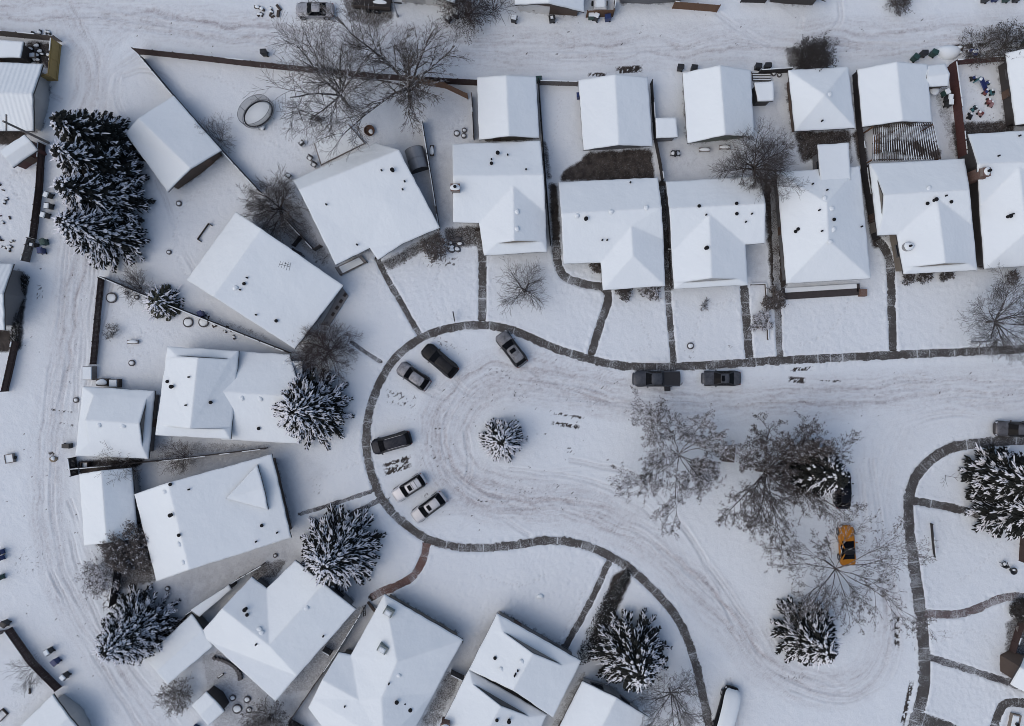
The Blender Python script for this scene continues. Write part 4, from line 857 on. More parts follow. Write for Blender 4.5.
# ------------------------------------------------------------------ trees
M_NEEDLE = m_plain('spruce_needles', (.0095, .011, .0085), .92, var=.45, scale=2.)
M_NEEDLE2 = m_plain('pine_needles', (.040, .043, .027), .8, var=.4, scale=2.)
M_BARKD = m_plain('spruce_bark', (.06, .045, .035), .9, var=.3, scale=5)
M_LOAD = m_plain('branch_snow', (.80, .81, .84), .85, var=.05, scale=1.)
def m_bark(name, col, snow):
    if name in MATS: return MATS[name]
    m = bpy.data.materials.new(name); nt, N, L, B = nodes_of(m); g = N.new('ShaderNodeNewGeometry'); sx = N.new('ShaderNodeSeparateXYZ'); L.new(g.outputs['Normal'], sx.inputs[0])
    n = noise_node(nt, 3, 4, .6, vec=g.outputs['Position']); n2 = noise_node(nt, 2.2, 4, .65, vec=g.outputs['Position'])
    c = mixc(nt, n.outputs[0], tuple(x * .6 for x in col), tuple(x * 1.45 for x in col))
    f = math_n(nt, 'MULTIPLY', ramp(nt, sx.outputs[2], .35, .8).outputs[0], ramp(nt, n2.outputs[0], .66 - .36 * snow, .74 - .36 * snow).outputs[0])
    L.new(mixc(nt, f, c, (.70, .71, .74)), B.inputs['Base Color']); B.inputs['Roughness'].default_value = .9
    MATS[name] = m; return m

def spruce(px, py, h, r, seed, label, load=.72, stub=1., group='snow laden spruces', needle=None, name='spruce_tree', dens=1., thin=1.):
    rnd = random.Random(seed); b = G(px, py); root = thing(name, b, label, 'tree', group)
    tb = MB(); tb.tube((b.x, b.y, b.z - .3), (b.x, b.y, b.z + h * .55), .03 * h + .05, .018 * h, 9, False); tb.tube((b.x, b.y, b.z + h * .55), (b.x, b.y, b.z + h * .97), .018 * h, .01, 7, False)
    tb.build('trunk', M_BARKD, root, root, True)
    DV = []; DF = []; SV = []; SF = []
    def lens(p, d, l, w, V, F, lift, rise, tipdrop=.12, blunt=.0):
        s = Vector((-d.y, d.x, 0))
        if s.length < 1e-5: return
        s.normalize(); o = len(V)
        q = p + Vector((0, 0, lift)); e = q + d * l - Vector((0, 0, tipdrop * l)); m1 = q + d * (l * .38); m2 = q + d * (l * .75) - Vector((0, 0, tipdrop * l * .55))
        V += [q - Vector((0, 0, rise)), m1 + s * w - Vector((0, 0, rise * .9)), m1 + Vector((0, 0, rise)), m1 - s * w - Vector((0, 0, rise * .9)), m2 + s * w * .85 - Vector((0, 0, rise * .9)), m2 + Vector((0, 0, rise * .8)), m2 - s * w * .85 - Vector((0, 0, rise * .9)), e - Vector((0, 0, rise))]
        F += [(o, o + 2, o + 1), (o, o + 3, o + 2), (o + 1, o + 2, o + 5), (o + 1, o + 5, o + 4), (o + 2, o + 3, o + 6), (o + 2, o + 6, o + 5), (o + 4, o + 5, o + 7), (o + 5, o + 6, o + 7)]
    nb = int((78 + 19 * h) * dens); ga = 2.399963
    for i in range(nb):
        t = (i + .5) / nb; t = t ** 1.12
        az = ga * i + rnd.uniform(-.3, .3); L = r * (1 - t) ** .74 * rnd.uniform(.78, 1.06) + .25
        z0 = b.z + h * (.09 + .89 * t); d = Vector((math.cos(az), math.sin(az), 0)); dr = rnd.uniform(.22, .45) * (1 - .5 * t)
        sw = rnd.uniform(-.22, .22); sv = Vector((-d.y, d.x, 0))
        def pt(s): return Vector((b.x, b.y, z0)) + d * (L * s) + sv * (sw * L * s * s) + Vector((0, 0, L * (-dr * s + dr * .75 * s * s)))
        loaded = rnd.random() < load
        k = max(3, int(L / (.42 * stub)))
        for j in range(k):
            s = .14 + .84 * (j + .6) / k; p = pt(s); dd = (pt(min(1, s + .05)) - pt(s - .05)).normalized()
            bl = (.26 + .24 * L * (1 - s) ** .8) * rnd.uniform(.75, 1.25) * stub; bl = min(bl, .85)
            for sd in (-1, 1):
                a = sd * rnd.uniform(.35, .75); ca, sa = math.cos(a), math.sin(a); d2 = Vector((dd.x * ca - dd.y * sa, dd.x * sa + dd.y * ca, dd.z - .08)); w = rnd.uniform(.06, .10) * stub ** .5
                lens(p - Vector((0, 0, .03)), d2, bl, w, DV, DF, 0, .04, .28)
                if rnd.random() < .45: lens(p - Vector((0, 0, .15)), d2, bl * 1.05, w * 1.1, DV, DF, -.06, .03, .45)
                if loaded and rnd.random() < .30 + .25 * (stub < 1) + .2 * (stub > 1.2): lens(p + d2 * (.05 + .1 * rnd.random()), d2, bl * rnd.uniform(.6, .95), w * rnd.uniform(.6, .9), SV, SF, .045, .05, .24)
        e = pt(.80); dd = (pt(1) - pt(.85)).normalized(); l = .30 * stub + .16 * L
        for a in (0, rnd.uniform(.3, .6), -rnd.uniform(.3, .6)):
            ca, sa = math.cos(a), math.sin(a); d2 = Vector((dd.x * ca - dd.y * sa, dd.x * sa + dd.y * ca, dd.z)); q = l * (1 if a == 0 else rnd.uniform(.6, .9))
            lens(e, d2, q, .095, DV, DF, 0, .05, .1)
            if loaded and (a == 0 or rnd.random() < .6): lens(e + d2 * .03, d2, q * .95, .078, SV, SF, .05, .055, .1)
        if loaded and L > .6:      # snow lying along the spine of the bough, in a few long strips
            s = rnd.uniform(.22, .4)
            while s < .88:
                ln = rnd.uniform(.5, 1.3) * stub; wv = rnd.uniform(.05, .095) * (.7 + .35 * stub) * thin
                lens(pt(s), (pt(min(1, s + ln / L)) - pt(s)).normalized(), ln, wv, SV, SF, .07, .06, .02); s += ln / L * rnd.uniform(.8, 1.25)
    # dark inner boughs close to the trunk
    o = len(DV); n = 26
    for ring, (q, z) in enumerate(((.38, .13), (.30, .36), (.16, .66), (.02, .93))):
        for i in range(n):
            a = 2 * math.pi * i / n; k = q * r * (1 + .35 * math.sin(i * 2.7 + ring * 2 + seed)); DV.append(Vector((b.x + k * math.cos(a), b.y + k * math.sin(a), b.z + h * z)))
    for ring in range(3):
        for i in range(n):
            a0 = o + ring * n + i; a1 = o + ring * n + (i + 1) % n; DF += [(a0, a1, a1 + n), (a0, a1 + n, a0 + n)]
    cr = raw_mesh('crown', [tuple(v) for v in DV], DF, needle or M_NEEDLE, root, root)
    raw_mesh('snow_load', [tuple(v) for v in SV], SF, M_LOAD, cr, root)
    return root

def grow(seed, base, h, spread, limbs, per, levels, lean=(0, 0), trunk_h=.22, r0=.16, twig=.018, up=.55, droop=0., tuft=0., wob=.16, mult=False, plume=0):
    """limb skeleton: list of (a, b, ra, rb, level)"""
    rnd = random.Random(seed); seg = []; tips = []
    def limb(p, d, L, ra, lev):
        n = 5 if lev < 2 else (4 if lev < levels else 3); pts = [p]; dirs = []; q = p.copy(); dd = d.copy(); rb = max(twig * .7, ra * (.42 if lev < levels else .5))
        for i in range(n):
            dd = (dd + Vector((rnd.uniform(-wob, wob), rnd.uniform(-wob, wob), rnd.uniform(-wob, wob) * .7 + (.06 * up if lev < 2 else -droop)))).normalized()
            q2 = q + dd * (L / n); f0 = ra + (rb - ra) * i / n; f1 = ra + (rb - ra) * (i + 1) / n; seg.append((q.copy(), q2.copy(), f0, f1, lev)); q = q2; pts.append(q.copy()); dirs.append(dd.copy())
        if lev >= levels: tips.append((q.copy(), dd.copy())); return
        m = per[lev]
        for k in range(m):
            s = .28 + .72 * (k + rnd.random() * .7) / m; i = min(n - 1, int(s * n)); p2 = pts[i].lerp(pts[i + 1], s * n - i if s < 1 else 1)
            ax = dirs[i]; u = ax.orthogonal().normalized(); u.rotate(Matrix.Rotation(rnd.uniform(0, 6.283), 3, ax)); ang = rnd.uniform(.5, .95) if not plume else rnd.uniform(.35, .85)
            nd = (ax * math.cos(ang) + u * math.sin(ang)); nd.z = nd.z * .75 + .12 * up; nd.normalize()
            limb(p2, nd, L * (rnd.uniform(.44, .72) if not plume else rnd.uniform(.30, .52)) * (1 - .25 * s), (ra + (rb - ra) * s) * .62, lev + 1)
    b = base
    if mult:
        starts = [(b + Vector((rnd.uniform(-.25, .25), rnd.uniform(-.25, .25), 0)), r0) for _ in range(limbs)]
    else:
        top = b + Vector((lean[0], lean[1], h * trunk_h)); mid = b.lerp(top, .5) + Vector((rnd.uniform(-.06, .06), rnd.uniform(-.06, .06), 0))
        seg.append((b - Vector((0, 0, .3)), mid, r0 * 1.25, r0, 0)); seg.append((mid, top, r0, r0 * .85, 0)); starts = [(top - Vector((0, 0, .15)), r0 * .72)] * limbs
    for i, (p, rr) in enumerate(starts):
        a = 2 * math.pi * (i + rnd.uniform(-.3, .3)) / limbs; el = rnd.uniform(.55, 1.25) if i else rnd.uniform(1.1, 1.45)
        d = Vector((math.cos(a) * math.cos(el) * spread, math.sin(a) * math.cos(el) * spread, math.sin(el))).normalized()
        d = (d + Vector((lean[0], lean[1], 0)) * .06).normalized()
        limb(p, d, h * (1 - (0 if mult else trunk_h)) * (rnd.uniform(.78, 1.05) if not plume else rnd.uniform(.6, 1.35)), rr * rnd.uniform(.75, 1.), 1)
    return seg, tips

def tubes(seg):
    V = []; F = []
    for a, b, ra, rb, lev in seg:
        d = b - a
        if d.length < 1e-5: continue
        d.normalize(); u = d.orthogonal().normalized(); w = d.cross(u); n = 7 if ra > .08 else (5 if ra > .035 else 3); o = len(V)
        for p, r_ in ((a, ra), (b, rb)):
            for i in range(n):
                t = 2 * math.pi * i / n; V.append(p + u * (r_ * math.cos(t)) + w * (r_ * math.sin(t)))
        for i in range(n):
            j = (i + 1) % n; F += [(o + i, o + j, o + n + j), (o + i, o + n + j, o + n + i)]
    return [tuple(v) for v in V], F

def bare_tree(px, py, h, seed, label, spread=1.1, limbs=6, per=(0, 6, 5, 5), levels=4, lean=(0, 0), r0=.16, twig=.016, col=(.075, .062, .054), snow=.5, tuft=0, cat='tree', name='bare_tree', group='bare winter trees', up=.55, mult=False, trunk_h=.22, droop=0., wob=.16, tcol=None, plume=0):
    b = G(px, py); root = thing(name, b, label, cat, group)
    seg, tips = grow(seed, b, h, spread, limbs, per, levels, lean, trunk_h, r0, twig, up, droop, tuft, wob, mult, plume)
    mat = m_bark('bark_%02d%02d%02d_%d' % (col[0] * 999, col[1] * 999, col[2] * 999, snow * 100), col, snow)
    thick = [s for s in seg if s[4] <= 1]; thin = [s for s in seg if s[4] > 1]
    V, F = tubes(thick); raw_mesh('trunk', V, F, mat, root, root, True)
    V, F = tubes(thin)
    cr = raw_mesh('crown', V, F, mat, root, root)
    if tuft:
        rnd = random.Random(seed + 1); V = []; F = []
        pts = tips + [(s[1], s[1] - s[0]) for s in thin if s[4] >= levels - 1 and rnd.random() < .35]
        for p, d in pts:
            for _ in range(tuft):
                if rnd.random() < .25: continue
                c = p + Vector((rnd.gauss(0, .09), rnd.gauss(0, .09), rnd.gauss(0, .06))); s = rnd.uniform(.035, .085); a = rnd.uniform(0, 6.28); o = len(V); tl = rnd.uniform(-.05, .05)
                V += [tuple(c + Vector((math.cos(a) * s * 1.6, math.sin(a) * s * 1.6, tl))), tuple(c + Vector((-math.sin(a) * s * .6, math.cos(a) * s * .6, .02))), tuple(c - Vector((math.cos(a) * s * 1.4, math.sin(a) * s * 1.4, tl))), tuple(c + Vector((math.sin(a) * s * .6, -math.cos(a) * s * .6, .02)))]
                F += [(o, o + 1, o + 2), (o, o + 2, o + 3)]
        if V: raw_mesh('dry_leaves', V, F, m_bark('dry_leaf_%d' % (snow * 100), tcol or (.11, .095, .085), snow), cr, root)
    return root

def build_trees():
    spruce(112, 149, 11., 4.2, 1, 'northernmost of the four tall spruces along the lane, mostly green', .35)
    spruce(116, 177, 11.5, 4.3, 14, 'second from the north of the four tall spruces along the lane', .5)
    spruce(119, 207, 11.5, 4.4, 2, 'third from the north of the four tall spruces along the lane', .75)
    spruce(117, 238, 11., 4.4, 3, 'southernmost of the four tall spruces, thick with snow, at the fence corner', .92)
    spruce(315, 407, 9.3, 5.1, 4, 'round snow striped spruce in front of the split level house', .95)
    spruce(343, 545, 9.5, 5.4, 5, 'wide snow striped spruce above the hip and gable house', .95)
    spruce(147, 622, 9.5, 4.9, 6, 'dense stubby spruce hanging over the lower back lane', .9, stub=.8, dens=1.3)
    spruce(629, 647, 8.5, 5.1, 7, 'dark spruce with thin snow beside the hedge and the curved sidewalk', .72, thin=.62)
    spruce(502, 438, 5.5, 2.7, 8, 'small snowy spruce in the middle of the turning circle', .9)
    spruce(800, 628, 8.5, 4.2, 9, 'lone spruce in the lower turning loop with long snowy branches', .8)
    spruce(988, 474, 10.5, 3.9, 10, 'upper of the two dark spruces at the right edge above the short walk', .55, stub=1.25)
    spruce(994, 503, 11., 4.1, 11, 'lower of the two dark spruces at the right edge, heavily loaded', .75, stub=1.25)
    spruce(804, 466, 10.5, 3.7, 12, 'green spruce growing over the dark parked car on the island', .35, thin=.7)
    spruce(166, 303, 3.2, 2.1, 13, 'low sprawling pine shrub astride the yard fence', .6, needle=M_NEEDLE2, name='pine_shrub', group='garden shrubs', stub=1.1)
    # bare deciduous trees
    bare_tree(353, 112, 10.6, 21, 'leafless tree leaning over the brown lane fence, the left of two in that yard', 1.25, 9, (0, 9, 7, 6), 4, (-1.0, 1.2), .2, .021, (.085, .075, .066), .45)
    bare_tree(410, 103, 11.4, 22, 'largest leafless tree, its limbs reaching over the back lane', 1.5, 14, (0, 12, 9, 5), 4, (.2, .9), .22, .018, (.08, .066, .054), .45, plume=1, wob=.2)
    bare_tree(756, 181, 6.2, 123, 'dark bare backyard tree leaning over the tall gabled garage', 0.75, 11, (0, 11, 8, 5), 4, (-.8, 1.1), .15, .015, (.06, .048, .042), .2, wob=.22)
    bare_tree(281, 211, 4.3, 24, 'bare shrubby tree in the gap beside the long diagonal house', 1.3, 16, (0, 8, 6, 5), 4, (0, 0), .09, .018, (.07, .06, .055), .25, mult=True)
    bare_tree(329, 352, 3.7, 25, 'dense brown bush at the corner of the long diagonal house', 1.3, 18, (0, 8, 7, 5), 4, (0, 0), .07, .017, (.064, .048, .045), .2, mult=True, tuft=0, tcol=(.07, .055, .05), group='garden shrubs', name='bare_bush', cat='bush')
    bare_tree(673, 453, 8.8, 26, 'frosted spreading tree on the island below the parked pickup', 2.2, 14, (0, 12, 7, 5), 4, (.3, 0), .11, .016, (.10, .09, .083), .5, plume=1, wob=.26, tuft=2, tcol=(.125, .115, .108))
    bare_tree(756, 470, 8.6, 27, 'dense brown leafless tree on the island beside the green spruce', 1.35, 16, (0, 12, 8, 6), 4, (.6, .1), .17, .016, (.07, .057, .05), .32, tuft=1, plume=1, tcol=(.075, .064, .058))
    bare_tree(824, 560, 9.4, 103, 'spreading leafless tree partly covering the orange car', 3.2, 13, (0, 12, 6, 4), 4, (.5, -.5), .095, .018, (.085, .073, .065), .42, plume=1, wob=.2, tuft=1, tcol=(.11, .10, .092))
    bare_tree(986, 322, 7, 29, 'bare tree on the lawn by the street at the right edge, next to the lamp', 1.3, 12, (0, 8, 7, 5), 4, (0, 0), .13, .019, (.075, .065, .058), .35)
    bare_tree(525, 291, 3.6, 30, 'young bare tree alone on the front lawn', 1.5, 18, (0, 8, 5), 3, (0, 0), .05, .018, (.07, .06, .056), .2, mult=True)
    bare_tree(136, 541, 3.3, 31, 'dense brown thicket between the narrow garage and the large tilted house', 1.2, 26, (0, 9, 7, 5), 4, (0, 0), .06, .016, (.055, .046, .042), .3, mult=True, tuft=2, tcol=(.075, .066, .06), name='thicket', cat='bush', group='garden shrubs')
    bare_tree(669, 688, 6, 32, 'slender bare tree between the dark spruce and the curved sidewalk', 1.3, 10, (0, 8, 6, 5), 4, (0, 0), .1, .018, (.07, .062, .06), .3)
    # shrubs
    sh = dict(cat='bush', name='bare_bush', group='garden shrubs', mult=True)
    bare_tree(437, 250, 2, 41, 'round bare bush in the bed before the house wing', 1.3, 18, (0, 8, 6), 3, r0=.03, twig=0.018, col=(.06, .05, .05), snow=.2, tuft=1, **sh)
    bare_tree(181, 690, 2.4, 42, 'bush at the corner of the plain garage on the lower lane', 1.3, 16, (0, 8, 6), 3, r0=.04, twig=0.019, col=(.07, .06, .05), snow=.4, tuft=1, **sh)
    bare_tree(272, 716, 3.2, 43, 'bare bush in the side gap at the bottom left', 1.3, 18, (0, 9, 7), 3, r0=.05, twig=0.019, col=(.06, .054, .05), snow=.3, tuft=1, **sh)
    bare_tree(808, 62, 2.6, 44, 'black brush heap on the lane behind the hip roofed garage', 1.3, 24, (0, 9, 7), 3, r0=.04, twig=0.020, col=(.035, .03, .027), snow=.1, tuft=2, tcol=(.045, .04, .036), **sh)
    bare_tree(468, 16, 3.2, 45, 'red brown shrub beside the pale garage at the top edge', 1.3, 21, (0, 9, 7), 3, r0=.04, twig=0.019, col=(.06, .036, .03), snow=.1, tuft=1, tcol=(.07, .045, .04), **sh)
    bare_tree(494, 12, 4.0, 46, 'grey shrub at the top edge, right of the red brown one', 1., 10, (0, 7, 5), 3, r0=.04, twig=0.018, col=(.06, .055, .055), snow=.25, **sh)
    bare_tree(142, 288, 2.4, 47, 'thin grey bush below the southernmost tall spruce', 1.3, 16, (0, 8, 6), 3, r0=.03, twig=0.016, col=(.075, .066, .066), snow=.15, **sh)
    bare_tree(115, 331, 1.2, 48, 'tiny bare bush alone in the fenced yard by the lane', 1.3, 12, (0, 7, 5), 3, r0=.02, twig=0.015, col=(.06, .055, .05), snow=.1, **sh)
    bare_tree(36, 668, 2.8, 49, 'thin bare bush in the lower left yard', 1.3, 10, (0, 7, 5), 3, r0=.03, twig=0.016, col=(.06, .055, .055), snow=.15, **sh)
    bare_tree(221, 141, 2.6, 50, 'bare bush along the fence behind the diagonal garage', 1.3, 13, (0, 8, 6), 3, r0=.03, twig=0.016, col=(.075, .066, .063), snow=.25, **sh)
    bare_tree(127, 463, 3.2, 51, 'bush poking between the two lane garages', 1.3, 18, (0, 8, 6), 3, r0=.04, twig=0.018, col=(.06, .05, .042), snow=.25, **sh)
    bare_tree(185, 455, 2.6, 52, 'faint brown bush along the fence below the split level house', 1.3, 16, (0, 8, 6), 3, r0=.03, twig=0.016, col=(.09, .075, .07), snow=.2, **sh)
    bare_tree(108, 572, 2.4, 53, 'snow filled bush at the end of the plank fence by the lane', 1.3, 18, (0, 8, 6), 3, r0=.03, twig=0.020, col=(.05, .045, .04), snow=.6, tuft=3, tcol=(.09, .08, .075), **sh)
    bare_tree(895, 4, 1.7, 54, 'dark scrub at the top edge of the lane', 1.3, 16, (0, 8, 5), 3, r0=.03, twig=0.019, col=(.05, .038, .034), snow=.2, tuft=1, **sh)
    bare_tree(1004, 47, 2.8, 55, 'brown brush leaning over the lane at the right', 1.3, 16, (0, 7, 6), 3, r0=.05, twig=0.020, col=(.06, .05, .036), snow=.1, tuft=1, tcol=(.06, .055, .04), **sh)
    bare_tree(978, 54, 2.6, 56, 'flattened brown brush beside the blue toy bin on the lane', 1.3, 16, (0, 7, 6), 3, r0=.03, twig=0.019, col=(.07, .06, .045), snow=.2, tuft=1, **sh)
    bare_tree(703, 306, .9, 57, 'tiny bare shrub on the lawn of the house with one front gable', 1.3, 10, (0, 6, 4), 3, r0=.015, twig=0.014, col=(.07, .06, .06), snow=.1, **sh)
    bare_tree(1018, 607, 1.3, 59, 'olive green low bush at the right edge by the grey brick walk', 1.3, 21, (0, 8, 6), 3, r0=.02, twig=0.020, col=(.055, .052, .035), snow=.1, tuft=3, tcol=(.06, .058, .038), **sh)
    bare_tree(946, 476, 1.6, 60, 'single bent sapling on the snow left of the two dark spruces', .8, 2, (0, 4, 2), 3, r0=.03, twig=0.018, col=(.05, .045, .045), snow=.1, **sh)
    bare_tree(623, 291, 1.1, 61, 'left dark bush under the hipped wing eave', 1.3, 18, (0, 7, 5), 3, r0=.02, twig=0.019, col=(.04, .036, .034), snow=.3, tuft=2, **sh)
    bare_tree(650, 291, 1.1, 62, 'right dark bush under the hipped wing eave', 1.3, 18, (0, 7, 5), 3, r0=.02, twig=0.019, col=(.05, .045, .042), snow=.5, tuft=2, **sh)
    bare_tree(597, 268, .9, 63, 'small dark shrub in the notch of the house with the curved walk', 1.3, 13, (0, 7, 5), 3, r0=.02, twig=0.018, col=(.04, .036, .034), snow=.2, tuft=1, **sh)
    for i, (x, y, l) in enumerate(((907, 277, 'left'), (923, 276.5, 'middle'), (944, 275, 'right'))):
        bare_tree(x, y, .8, 64 + i, l + ' one of three low clumps along the eave of the round chimney house', 1.3, 13, (0, 7, 4), 3, r0=.02, twig=0.018, col=(.045, .038, .034), snow=.3, tuft=2, **sh)
    bare_tree(771, 300, 1.4, 68, 'black shrub between the brick bed house and the gravel walk', 1.3, 18, (0, 8, 6), 3, r0=.03, twig=0.020, col=(.03, .027, .025), snow=.2, tuft=2, tcol=(.035, .03, .03), **sh)
    bare_tree(760, 322, 1.2, 69, 'snow dusted shrub inside the narrow front bed', 1.3, 16, (0, 7, 6), 3, r0=.02, twig=0.018, col=(.06, .054, .05), snow=.6, tuft=2, **sh)
    bare_tree(1010, 278, .8, 70, 'small reddish clump by the eave at the right edge', 1.3, 13, (0, 7, 4), 3, r0=.02, twig=0.018, col=(.08, .05, .045), snow=.2, tuft=1, **sh)
    # hedge: dark juniper along the walk, and a rough one along the shaded left fence
    hedge([(627, 572), (615, 590), (604, 612), (594, 634), (583, 656)], (3, 7.5, 9, 9, 7), 1.1, 71, 'dark juniper hedge between the straight walk and the dark spruce', .22)
    hedge([(27, 278), (22, 300), (19, 322), (16, 346)], (3, 4, 4, 3), .8, 72, 'scruffy dark hedge along the grey sided house at the left edge', .25)

def hedge(pts, wid, h, seed, label, load):
    rnd = random.Random(seed); b = G(*pts[0]); root = thing('hedge', b, label, 'hedge'); V = []; F = []; SV = []; SF = []
    c = catmull(pts, 2.5); n = len(c)
    for i, p in enumerate(c):
        w = np.interp(i / (n - 1) * (len(pts) - 1), range(len(pts)), wid)
        for _ in range(70):
            a = rnd.uniform(0, 6.28); q = math.sqrt(rnd.random()) * w; x, y = p[0] + q * math.cos(a), p[1] + q * math.sin(a); g = G(x, y); z = g.z + h * math.sqrt(max(0, 1 - (q / w) ** 2)) * rnd.uniform(.3, 1)
            a2 = rnd.uniform(0, 6.28); l = rnd.uniform(.1, .26); d = Vector((math.cos(a2), math.sin(a2), rnd.uniform(-.2, .7))); s = Vector((-d.y, d.x, 0)) * .28
            for VV, FF, lift, k in ((V, F, 0, 1), (SV, SF, .03, .55)):
                if k < 1 and rnd.random() > load: continue
                o = len(VV); q0 = Vector((g.x, g.y, z + lift)); VV += [tuple(q0), tuple(q0 + (d * .5 + s) * l * k), tuple(q0 + d * l * k), tuple(q0 + (d * .5 - s) * l * k)]; FF += [(o, o + 1, o + 2), (o, o + 2, o + 3)]
    cr = raw_mesh('foliage', V, F, M_NEEDLE, root, root)
    if SV: raw_mesh('snow_load', SV, SF, M_LOAD, cr, root)
# ------------------------------------------------------------------ vehicles
M_TYRE = m_plain('tyre', (.015, .015, .016), .9)
M_RIM = m_plain('rim', (.35, .35, .36), .35, .8)
M_HEAD = m_plain('headlight_lens', (.55, .57, .6), .15, var=.1)
M_TAIL = m_plain('taillight_lens', (.12, .008, .008), .3, var=.1)
M_TRIMB = m_plain('black_trim', (.015, .015, .016), .5)
M_PLATE = m_plain('plate', (.5, .5, .48), .5)
def paint(name, col, frost=.0, metal=.3):
    """car paint dulled by road salt and a dusting of frost"""
    if name in MATS: return MATS[name]
    m = bpy.data.materials.new(name); nt, N, L, B = nodes_of(m); g = N.new('ShaderNodeNewGeometry'); tc = N.new('ShaderNodeTexCoord')
    n = noise_node(nt, 1.4, 5, .6); n2 = noise_node(nt, 9, 3, .6); sx = N.new('ShaderNodeSeparateXYZ'); L.new(g.outputs['Normal'], sx.inputs[0])
    up = ramp(nt, sx.outputs[2], .5, .9)
    f = math_n(nt, 'MULTIPLY', up.outputs[0], math_n(nt, 'MULTIPLY', ramp(nt, math_n(nt, 'ADD', n.outputs[0], math_n(nt, 'MULTIPLY', n2.outputs[0], .25)), .35, .8).outputs[0], frost), True)
    c = mixc(nt, n2.outputs[0], tuple(x * .85 for x in col), tuple(x * 1.15 for x in col))
    L.new(mixc(nt, f, c, (.55, .56, .58)), B.inputs['Base Color'])
    B.inputs['Metallic'].default_value = metal; B.inputs['Roughness'].default_value = .42; B.inputs['Coat Weight'].default_value = .08; B.inputs['Coat Roughness'].default_value = .3; B.inputs['Specular IOR Level'].default_value = .15
    MATS[name] = m; return m

#         L,   W,   belt, roof, hood z, cabin (xa: screen base, xb: roof front, xc: roof rear, xd: rear glass base), deck z; x from front 0..1
KIND = {'suv': dict(belt=1.08, roof=1.70, hood=1.02, deck=1.08, cab=(.26, .43, .87, .968), inset=.27),
        'crossover': dict(belt=1.02, roof=1.60, hood=.95, deck=1.02, cab=(.25, .42, .82, .955), inset=.28),
        'sedan': dict(belt=.95, roof=1.43, hood=.90, deck=.97, cab=(.28, .44, .67, .83), inset=.30),
        'coupe': dict(belt=.93, roof=1.33, hood=.90, deck=.96, cab=(.36, .52, .70, .86), inset=.29),
        'van': dict(belt=1.08, roof=1.75, hood=1.0, deck=1.08, cab=(.17, .34, .90, .98), inset=.25),
        'pickup': dict(belt=1.18, roof=1.85, hood=1.15, deck=1.12, cab=(.25, .36, .59, .635), inset=.26)}

